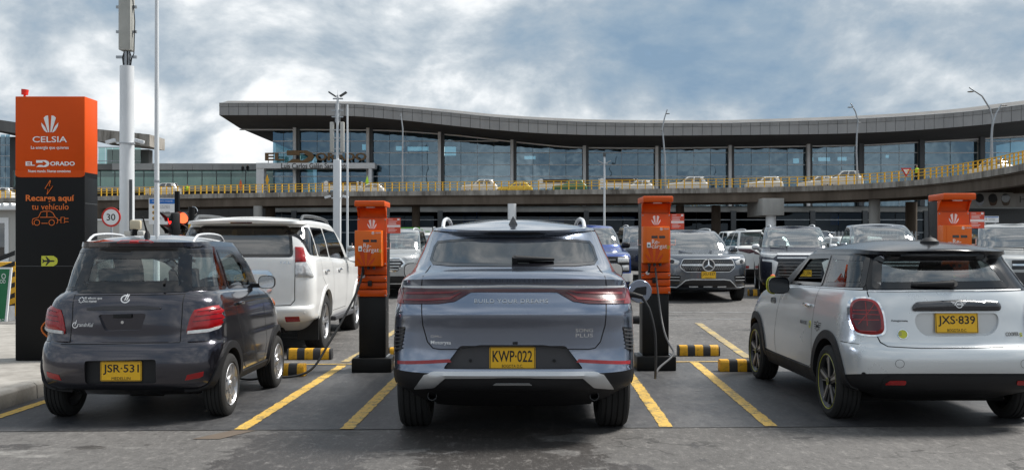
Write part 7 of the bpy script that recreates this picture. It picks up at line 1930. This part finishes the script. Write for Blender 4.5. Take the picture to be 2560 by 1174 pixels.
# watch poster on the right
Y = 92.0; o = thing('advert_board', 'long grey advertising board with three watches under the right bend', 'billboard', (sx(2520, Y), Y, 0.4725)); zz = lambda v: sz(v, Y) - 0.4725; xx = lambda u: sx(u, Y) - sx(2520, Y)
MB().bb(xx(2388), xx(2640), 0, 0.3, zz(518), zz(481)).build('panel', 'concrete_pale', o)
for u, c_, m in ((2447, 'paint_navy', 'ink_black'), (2480, 'sign_brown', 'ink_black'), (2512, 'concrete_brown', 'lamp_off')):
    MB().prism(rp([(xx(u - 10), zz(497)), (xx(u - 4), zz(515)), (xx(u + 10), zz(513)), (xx(u + 15), zz(497)), (xx(u + 8), zz(487))], 0.2), 'Y', -0.003, -0.006).build('watch_strap', c_, o)
    MB().lathe([(0, -0.012), (0.40, -0.012), (0.42, -0.007)], 24, 'Y', (xx(u + 2), 0, zz(495))).build('watch_face', m, o)
text('H', 0.5, 0.6, 'ink_black', o, (xx(2556), -0.002, zz(498)), depth=0.01)
for u in (2395, 2630): MB().bb(xx(u) - 0.25, xx(u) + 0.25, 0.32, 0.8, 0, zz(481)).build('post', 'concrete_brown', o)
MB().bb(xx(2388), xx(2640), 3.0, 3.2, 0, zz(518)).build('rear_screen', 'steel_dark', o)
# low picket fence far behind
fn = thing('picket_fence', 'pale metal picket fence far behind the parked cars', 'fence', (sx(2085, 80), 80, 0.4725))
pmsh = MB().bb(-0.05, 0.05, -0.02, 0.02, 0, 2.2).mesh('picket')
for k in range(40):
    q = link('picket', pmsh, 'steel_galv', fn); q.location = (-5 + k * 0.3, 0, 0)
for z in (0.4, 1.9): MB().bb(-5.1, 7, 0.021, 0.05, z, z + 0.06).build('rail', 'steel_galv', fn)
b = MB(); b.lathe([(0.17, 0), (0.17, 0.03), (0.12, 0.035), (0.04, 0.55), (0.0, 0.56)], 18, 'Z'); o = tag(b.build('traffic_cone', 'cone_orange', None, smooth=40), 'small orange cone beside the wing mirror of the white hatchback', 'cone'); o.location = (sx(1932, 16.2), 16.2, gz(16.2)); o.scale = (0.9, 0.9, 1.62)
MB().lathe([(0.092, 0.25), (0.094, 0.25), (0.075, 0.38), (0.073, 0.38)], 18, 'Z', caps=False).build('cone_band', 'ink_white', o)

# ------------------------------------------------------------------ parked cars across the aisle
PI = math.pi
def frontal(c, L): c.root['front'] = 1; del c.root['front']
# silver SUV
def silver_suv():
    Y = 23.2; L = 4.7
    c = generic_car('silver_suv', 'silver SUV with a slatted chrome grille facing the camera behind the left charging post', 'car', sx(948, Y), Y + L, PI, 'paint_silver', L=L, W=0.93, H=1.72, belt=1.12, hood=1.06, cowl=3.35, wst=2.55, rails='bright_trim', wr=0.37, mirrors='paint_silver', z=gz(Y), clad=True)
    g = rp([(-0.50, 0.98), (0.50, 0.98), (0.62, 0.84), (0.42, 0.64), (-0.42, 0.64), (-0.62, 0.84)], 0.04)
    o = c.patch(g, 'front', 'frit', 'grille', off=0.006, rim=0.02); c.patch(g, 'front', 'chrome', 'grille_frame', parent=o, off=0.012, rim=0.02, hole=inset(g, 0.035))
    for k in range(4):
        z = 0.70 + k * 0.07; w = 0.44 + 0.03 * k; c.seam([(-w, z), (w, z)], 'front', w=0.022, m='bright_trim', name='grille_slat', off=0.009, h=0.006, parent=o)
    head(c, rp([(0.56, 0.99), (0.88, 1.02), (0.90, 0.97), (0.66, 0.92)], 0.02)); head(c, rp([(0.66, 0.62), (0.86, 0.66), (0.86, 0.52), (0.70, 0.52)], 0.02), 'frit', 'intake', dome=0)
    c.patch(rp(rect(-0.6, 0.6, 0.40, 0.54), 0.03), 'front', 'frit', 'lower_intake', off=0.005); c.seam([(-0.75, 0.36), (0.75, 0.36)], 'front', w=0.03, m='bright_trim', name='skid_trim', off=0.006)
    c.finish(lining=False); return c
silver_suv()
def blue_pickup():
    Y = 22.6; L = 5.2
    c = generic_car('blue_van', 'bright blue boxy van with chrome bumper facing the camera right of the SUV', 'van', sx(1480, Y), Y + L, PI, 'paint_blue', L=L, W=0.95, H=1.82, belt=1.22, hood=1.10, cowl=3.95, wst=3.35, rgb=0.14, rgt=0.3, wr=0.36, tum=0.16, mirrors='plastic_black', nf=4.5, z=gz(Y))
    o = c.patch(rp(rect(-0.88, 0.88, 0.66, 1.02), 0.03), 'front', 'plastic_black', 'grille', off=0.006, rim=0.02)
    for k in range(3): c.seam([(-0.55, 0.74 + k * 0.1), (0.55, 0.74 + k * 0.1)], 'front', w=0.03, m='ink_grey', name='grille_slat', off=0.012, h=0.008, parent=o)
    head(c, rect(0.60, 0.86, 0.88, 1.0), off=0.014, parent=o); head(c, rect(0.60, 0.86, 0.70, 0.82), 'lens_clear', 'indicator', off=0.014, parent=o)
    c.patch(rp([(-0.95, 0.45), (0.95, 0.45), (0.95, 0.63), (-0.95, 0.63)], 0.03), 'front', 'bright_trim', 'bumper', off=0.05, rim=0.08)
    b = MB(); 
    wiper(c, 0.1, 1.26, 0.62, 1.30, 'front', 0.012)
    c.finish(lining=False); return c
blue_pickup()
def grey_suv():
    Y = 22.0; L = 4.9
    c = generic_car('grey_suv', 'dark grey SUV with a star emblem in its dotted grille, facing the camera', 'car', sx(1771, Y), Y + L, PI, 'paint_grey', L=L, W=0.965, H=1.70, belt=1.13, hood=1.07, cowl=3.40, wst=2.6, rails='satin_silver', wr=0.38, mirrors='paint_grey', tum=0.16, z=gz(Y), nf=2.4)
    g = rp([(-0.56, 0.985), (0.56, 0.985), (0.63, 0.80), (0.50, 0.685), (-0.50, 0.685), (-0.63, 0.80)], 0.05)
    o = c.patch(g, 'front', 'frit', 'grille', off=0.006, rim=0.02); c.patch(g, 'front', 'bright_trim', 'grille_frame', parent=o, off=0.008, rim=0.02, hole=inset(g, 0.012))
    dots = MB()
    for r_ in range(7):
        for q in range(25):
            x, z = -0.60 + q * 0.05 + (0.025 if r_ % 2 else 0), 0.71 + r_ * 0.042
            if abs(z - 0.845) < 0.03 or math.hypot(x, z - 0.845) < 0.16: continue
            if not pip(inset(g, 0.03), np.array([[x, z]]))[0]: continue
            p, n = c.hit(x, z, 'front'); dots.box(tuple(p + n * 0.008), (0.016, 0.008, 0.012))
    dd = dots.build('grille_dots', 'chrome', o); dd['kind'] = 'stuff'
    for sg in (1, -1): c.patch([(sg * 0.13, 0.825), (sg * 0.58, 0.83), (sg * 0.58, 0.862), (sg * 0.13, 0.868)], 'front', 'bright_trim', 'grille_bar', parent=o, off=0.02, rim=0.02)
    p, n = c.hit(0, 0.845, 'front')
    b = MB(); b.lathe([(0.122, -0.01), (0.145, -0.012), (0.145, 0.02), (0.122, 0.02), (0.122, -0.01)], 32, 'Y', (0, p.y + 0.02, p.z), caps=False); b.build('star_ring', 'chrome', o, smooth=40)
    for k in range(3):
        a = PI / 2 + k * 2 * PI / 3
        MB().tube([(0, p.y + 0.035, p.z), (0.13 * math.cos(a), p.y + 0.03, p.z + 0.13 * math.sin(a))], [0.022, 0.006], 6).build('star_arm', 'chrome', o)
    for h_ in head(c, rp([(0.62, 0.93), (0.80, 1.0), (0.90, 1.0), (0.92, 0.90), (0.78, 0.85), (0.66, 0.85)], 0.03), 'lens_clear'):
        s_ = 1 if h_.data.vertices[0].co.x > 0 else -1
        c.patch(ellipse(s_ * 0.78, 0.92, 0.05, 0.045, 16), 'front', 'frit', 'lamp_core', parent=h_, off=0.020, rim=0.004)
    for sg in (1, -1):
        q = rp([(sg * 0.60, 0.60), (sg * 0.88, 0.63), (sg * 0.90, 0.42), (sg * 0.64, 0.42)], 0.03); w = c.patch(q, 'front', 'frit', 'side_intake', off=0.005)
        for z in (0.57, 0.50): c.seam([(sg * 0.63, z), (sg * 0.87, z)], 'front', w=0.012, m='bright_trim', name='intake_blade', off=0.008, h=0.006, parent=w)
    c.patch(rp([(-0.52, 0.50), (0.52, 0.50), (0.66, 0.34), (-0.66, 0.34)], 0.03), 'front', 'frit', 'lower_intake', off=0.005)
    c.seam([(-0.9, 0.35), (-0.68, 0.34), (-0.50, 0.50), (-0.35, 0.52), (0.35, 0.52), (0.50, 0.50), (0.68, 0.34), (0.9, 0.35)], 'front', w=0.022, m='bright_trim', name='bumper_trim', off=0.008, h=0.01)
    for k in (-0.32, 0, 0.32): c.patch(rp(rect(k - 0.1, k + 0.1, 0.345, 0.37), 0.008), 'front', 'bright_trim', 'skid_slot', off=0.009, rim=0.01)
    p, n = c.hit(0, 0.62, 'front'); c.plate('JXU·537', 'BOGOTA D.C.', (0, p.y + 0.03, 0.625), flip=True)
    for x in (-0.22, 0.22): c.seam([(x, 1.10), (x * 1.5, 1.14), (x * 1.8, 1.16)], 'front', w=0.02, m='paint_grey', name='bonnet_crease', off=0.002, h=0.012)
    c.finish(lining=False); return c
grey_suv()
def navy_suv():
    Y = 23.4; L = 4.8; a_ = rad(12)
    c = generic_car('navy_suv', 'dark navy SUV with broad chrome grille wings facing the camera right of the grey one', 'car', sx(2000, Y) + math.sin(a_) * L, Y + math.cos(a_) * L, PI - a_, 'paint_navy', L=L, W=0.93, H=1.80, belt=1.16, hood=1.10, cowl=3.35, wst=2.6, rails='bright_trim', wr=0.39, mirrors='bright_trim', tum=0.13, z=gz(Y), nf=3.2)
    head(c, rp([(0.50, 1.06), (0.88, 1.08), (0.90, 1.0), (0.62, 0.95)], 0.02))
    for z0, z1 in ((1.03, 1.07), (0.95, 0.985)): c.patch(rp(rect(-0.52, 0.52, z0, z1), 0.01), 'front', 'bright_trim', 'grille_bar', off=0.012, rim=0.02)
    o = c.patch(rp([(-0.55, 0.93), (0.55, 0.93), (0.45, 0.50), (-0.45, 0.50)], 0.03), 'front', 'frit', 'grille', off=0.006)
    for k in range(5): c.seam([(-0.5, 0.56 + k * 0.075), (0.5, 0.56 + k * 0.075)], 'front', w=0.014, m='ink_grey', name='grille_slat', off=0.009, parent=o)
    for sg in (1, -1): c.patch([(sg * x, z) for x, z in rp([(0.86, 0.93), (0.62, 0.92), (0.50, 0.86), (0.58, 0.55), (0.64, 0.55), (0.64, 0.86), (0.86, 0.89)], 0.015)], 'front', 'bright_trim', 'chrome_wing', off=0.012, rim=0.03)
    p, n = c.hit(-0.10, 0.56, 'front'); c.plate('NNO 336', 'BOGOTA D.C.', (-0.10, p.y + 0.05, 0.60), flip=True)
    wiper(c, 0.2, 1.21, 0.62, 1.24, 'front', 0.010); c.patch(rp(rect(0.38, 0.62, 1.24, 1.30), 0.01), 'front', 'ink_white', 'dash_card', off=-0.05, rim=0.002)
    c.finish(lining=False); return c
navy_suv()
def white_crossover():
    Y = 29.3; L = 4.5
    c = generic_car('white_crossover', 'white crossover seen from behind between the grey and navy SUVs', 'car', 7.75, Y, 0, 'paint_white', L=L, W=0.93, H=1.66, belt=1.12, hood=1.0, rails='satin_silver', wr=0.36, rgb=0.22, rgt=0.6, z=gz(Y), clad=True, tum=0.15)
    for sg in (1, -1):
        c.patch([(sg * x, z) for x, z in rp([(0.40, 0.98), (0.60, 0.93), (0.88, 1.0), (0.90, 1.07), (0.55, 1.06)], 0.02)], 'rear', 'lens_dark_red', 'tail_light', off=0.008, rim=0.02, dome=0.01)
        c.patch([(sg * x, z) for x, z in rp(rect(0.62, 0.84, 0.48, 0.56), 0.02)], 'rear', 'lens_red', 'reflector', off=0.006)
    c.finish(lining=False); return c
white_crossover()
def grey_pickup():
    Y = 23.0; L = 5.3; a_ = rad(7)
    c = generic_car('grey_pickup', 'grey double-cab pickup behind the black roof of the white hatchback', 'pickup', sx(2262, Y) + math.sin(a_) * L, Y + math.cos(a_) * L, PI - a_, 'paint_grey', L=L, W=0.95, H=1.84, belt=1.20, hood=1.10, cowl=3.75, wst=3.05, rgb=1.75, rgt=1.95, wr=0.4, mirrors='paint_grey', tum=0.16, z=gz(Y), nf=3.4, glassm='glass_car_light', seat_ys=(2.45, 2.85))
    head(c, rp(rect(0.62, 0.90, 0.92, 1.05), 0.03)); o = c.patch(rp(rect(-0.55, 0.55, 0.72, 1.03), 0.05), 'front', 'frit', 'grille', off=0.006)
    for k in range(3): c.seam([(-0.5, 0.80 + k * 0.08), (0.5, 0.80 + k * 0.08)], 'front', w=0.02, m='bright_trim', name='grille_slat', off=0.01, parent=o)
    c.patch(rp(rect(-0.7, 0.7, 0.45, 0.6), 0.03), 'front', 'frit', 'lower_intake', off=0.005)
    for x in (-0.4, 0, 0.4): pass
    c.finish(lining=False); return c
grey_pickup()
def silver_offroad():
    Y = 20.6; L = 4.8; a_ = rad(15)
    c = generic_car('silver_offroader', 'pale silver off-roader cut by the right edge, facing the camera', 'car', sx(2590, Y) + math.sin(a_) * L, Y + math.cos(a_) * L, PI - a_, 'paint_silver', L=L, W=0.92, H=1.84, belt=1.20, hood=1.10, cowl=3.45, wst=2.95, rgb=0.14, rgt=0.3, rails='steel_dark', wr=0.38, mirrors='plastic_black', tum=0.11, z=gz(Y), nf=4.0)
    for h_ in head(c, rp(rect(0.52, 0.86, 0.84, 1.0), 0.03)):
        s_ = 1 if h_.data.vertices[0].co.x > 0 else -1
        c.patch(rect(*(sorted((s_ * 0.76, s_ * 0.85))), 0.86, 0.97), 'front', 'lens_orange', 'indicator', parent=h_, off=0.02, rim=0.01)
    o = c.patch(rp(rect(-0.46, 0.46, 0.80, 1.0), 0.03), 'front', 'frit', 'grille', off=0.006); c.seam([(-0.45, 0.9), (0.45, 0.9)], 'front', w=0.04, m='chrome', name='grille_bar', off=0.01, parent=o)
    c.patch(rp(rect(-0.92, 0.92, 0.46, 0.74), 0.04), 'front', 'plastic_grey', 'bumper', off=0.03, rim=0.05); wiper(c, -0.1, 1.24, 0.55, 1.26, 'front', 0.012)
    c.finish(lining=False); return c
silver_offroad()
def far_car(name, label, u, Y, rz, paint, **k):
    c = generic_car(name, label, 'car', sx(u, Y), Y, rz, paint, lo=True, cell=0.12, interior=False, z=gz(Y), **k); c.finish(lining=False, bool_on=False); return c
far_car('parked_car', 'dark SUV with white roof rails half hidden behind the blue van', 1590, 36, PI, 'paint_navy', H=1.75, rails='bright_trim')
far_car('parked_car', 'grey estate car with roof rails beyond the navy SUV', 2118, 42, rad(70), 'paint_grey', H=1.6, rails='satin_silver', L=4.7)
far_car('parked_car', 'white car whose bonnet shows between the navy SUV and the pickup', 2092, 33, PI, 'paint_white', H=1.42, belt=0.95, hood=0.85)
far_car('parked_car', 'small white car glimpsed between the silver SUV and the blue grey SUV', 1072, 40, PI, 'paint_white', H=1.5, belt=1.0, hood=0.9)
far_car('parked_car', 'white car roof between the grey SUV and the white crossover', 1832, 38, PI, 'paint_white', H=1.58)

# ------------------------------------------------------------------ traffic on the elevated road
def deck_car(label, u, Y, paint, H=1.5, L=4.4, flip=False, rz=0.0, dz=0.0):
    c = generic_car('passing_car', label, 'car', sx(u, Y), Y, (PI / 2 if flip else -PI / 2) + rz, paint, lo=True, cell=0.14, interior=False, z=DZ - 0.25 + dz, H=H, L=L, belt=H * 0.62, hood=H * 0.56, wr=0.33, glassm='glass_car_dark', wind='glass_car_dark', group='cars on the elevated road')
    c.finish(lining=False, bool_on=False); return c
deck_car('white van on the elevated road above the traffic signals', 452, 127, 'paint_white', 1.9, 4.6, True)
deck_car('white car on the elevated road at the far left edge behind the totem', 38, 137, 'paint_white', 1.9, 4.9, True)
deck_car('white sedan on the elevated road right of the square mast', 965, 121, 'paint_white', 1.4, 4.4, True)
deck_car('white car on the elevated road just left of the yellow taxi', 1245, 118, 'paint_white', 1.75, 4.5, True)
deck_car('yellow taxi on the elevated road above the SUV roof', 1332, 118, 'paint_taxi', 1.4, 4.3, True)
deck_car('green and white jeep on the elevated road beside gate board 2', 1468, 117, 'paint_green', 1.65, 4.2, True)
deck_car('white hatchback on the elevated road left of the curved lamp', 1635, 116.5, 'paint_white', 1.55, 4.2, True)
deck_car('large white SUV on the elevated road right of the curved lamp', 1770, 115, 'paint_white', 1.85, 4.9, True)
deck_car('white estate car on the elevated road above the navy SUV', 1956, 111.5, 'paint_white', 1.6, 4.3, True)
deck_car('white sedan on the elevated road behind another white car at the bend', 2092, 110, 'paint_white', 1.55, 4.4, True, rad(-6))
deck_car('white SUV on the elevated road at the start of the right bend', 2158, 107, 'paint_white', 1.95, 4.5, True, rad(-10))
deck_car('pale car on the elevated road at the right end of the railing', 2520, 88, 'paint_white', 1.6, 4.3, True, rad(-75))

# ------------------------------------------------------------------ people, small and far
def person(label, x, Y, z, top, legs, vest=None, h=1.72, rz=0.0):
    me = bpy.data.meshes.new('body'); s = h / 1.75
    J = [(0, 0, 0.93), (0, 0, 1.18), (0, 0, 1.42), (0, 0, 1.52), (0, -0.01, 1.64), (0, -0.01, 1.73), (0.19, 0, 1.42), (0.24, 0.0, 1.14), (0.24, -0.08, 0.90), (-0.19, 0, 1.42), (-0.24, 0.0, 1.14), (-0.24, -0.08, 0.90),
         (0.10, 0, 0.88), (0.11, -0.02, 0.48), (0.11, 0.02, 0.06), (0.12, -0.14, 0.03), (-0.10, 0, 0.88), (-0.11, 0.06, 0.48), (-0.11, 0.10, 0.06), (-0.12, -0.06, 0.03)]
    R_ = [0.15, 0.14, 0.15, 0.06, 0.10, 0.08, 0.07, 0.05, 0.035, 0.07, 0.05, 0.035, 0.10, 0.07, 0.045, 0.04, 0.10, 0.07, 0.045, 0.04]
    Eg = [(0, 1), (1, 2), (2, 3), (3, 4), (4, 5), (2, 6), (6, 7), (7, 8), (2, 9), (9, 10), (10, 11), (0, 12), (12, 13), (13, 14), (14, 15), (0, 16), (16, 17), (17, 18), (18, 19)]
    me.from_pydata([(a * s, b * s, c * s) for a, b, c in J], Eg, [])
    tmp = bpy.data.objects.new('body', me); COL.objects.link(tmp); tmp.modifiers.new('s', 'SKIN'); sv = me.skin_vertices[0].data
    for i, r in enumerate(R_): sv[i].radius = (r * s, r * s * 0.8)
    sv[0].use_root = True; md = tmp.modifiers.new('d', 'SUBSURF'); md.levels = 1
    bpy.context.view_layer.update(); m2 = bpy.data.meshes.new_from_object(tmp.evaluated_get(bpy.context.evaluated_depsgraph_get())); bpy.data.objects.remove(tmp)
    m2.materials.clear()
    for k in (top, legs, 'skin', 'plastic_black'): m2.materials.append(M[k])
    for p in m2.polygons:
        c_ = p.center / s; p.use_smooth = True
        p.material_index = 2 if c_.z > 1.53 else (1 if c_.z < 0.95 and abs(c_.x) < 0.2 else 0)
        if c_.z > 1.70: p.material_index = 3
    o = thing('person', label, 'person', (x, Y, z), rz); link('body', m2, None, o)
    if vest:
        b = MB(); b.lathe([(0.17 * s, 0.98 * s), (0.175 * s, 1.2 * s), (0.19 * s, 1.40 * s), (0.09 * s, 1.47 * s)], 14, 'Z', caps=False); b.v = [(a * 1.12, c * 0.95, d) for a, c, d in b.v]; b.build('vest', vest, o, smooth=60)
    return o
person('person in a lime safety vest standing by the white van on the elevated road', sx(468, 126.5), 126.5, DZ - 0.25, 'cloth_dark', 'cloth_dark', 'vest_lime')
person('person in a lime safety vest on the right bend of the elevated road', sx(2292, 97), 97, DZ - 0.25, 'cloth_dark', 'cloth_dark', 'vest_lime')
zf_ = ZW - 1.3 + 0.4725
person('person in dark clothes in the glazed walkway, left of two', sx(607, 152), 152, sz(440, 152), 'cloth_dark', 'cloth_dark')
person('person in dark clothes in the glazed walkway, right of two', sx(619, 152), 152, sz(440, 152), 'cloth_dark', 'cloth_dark', None, 1.8, 0.6)
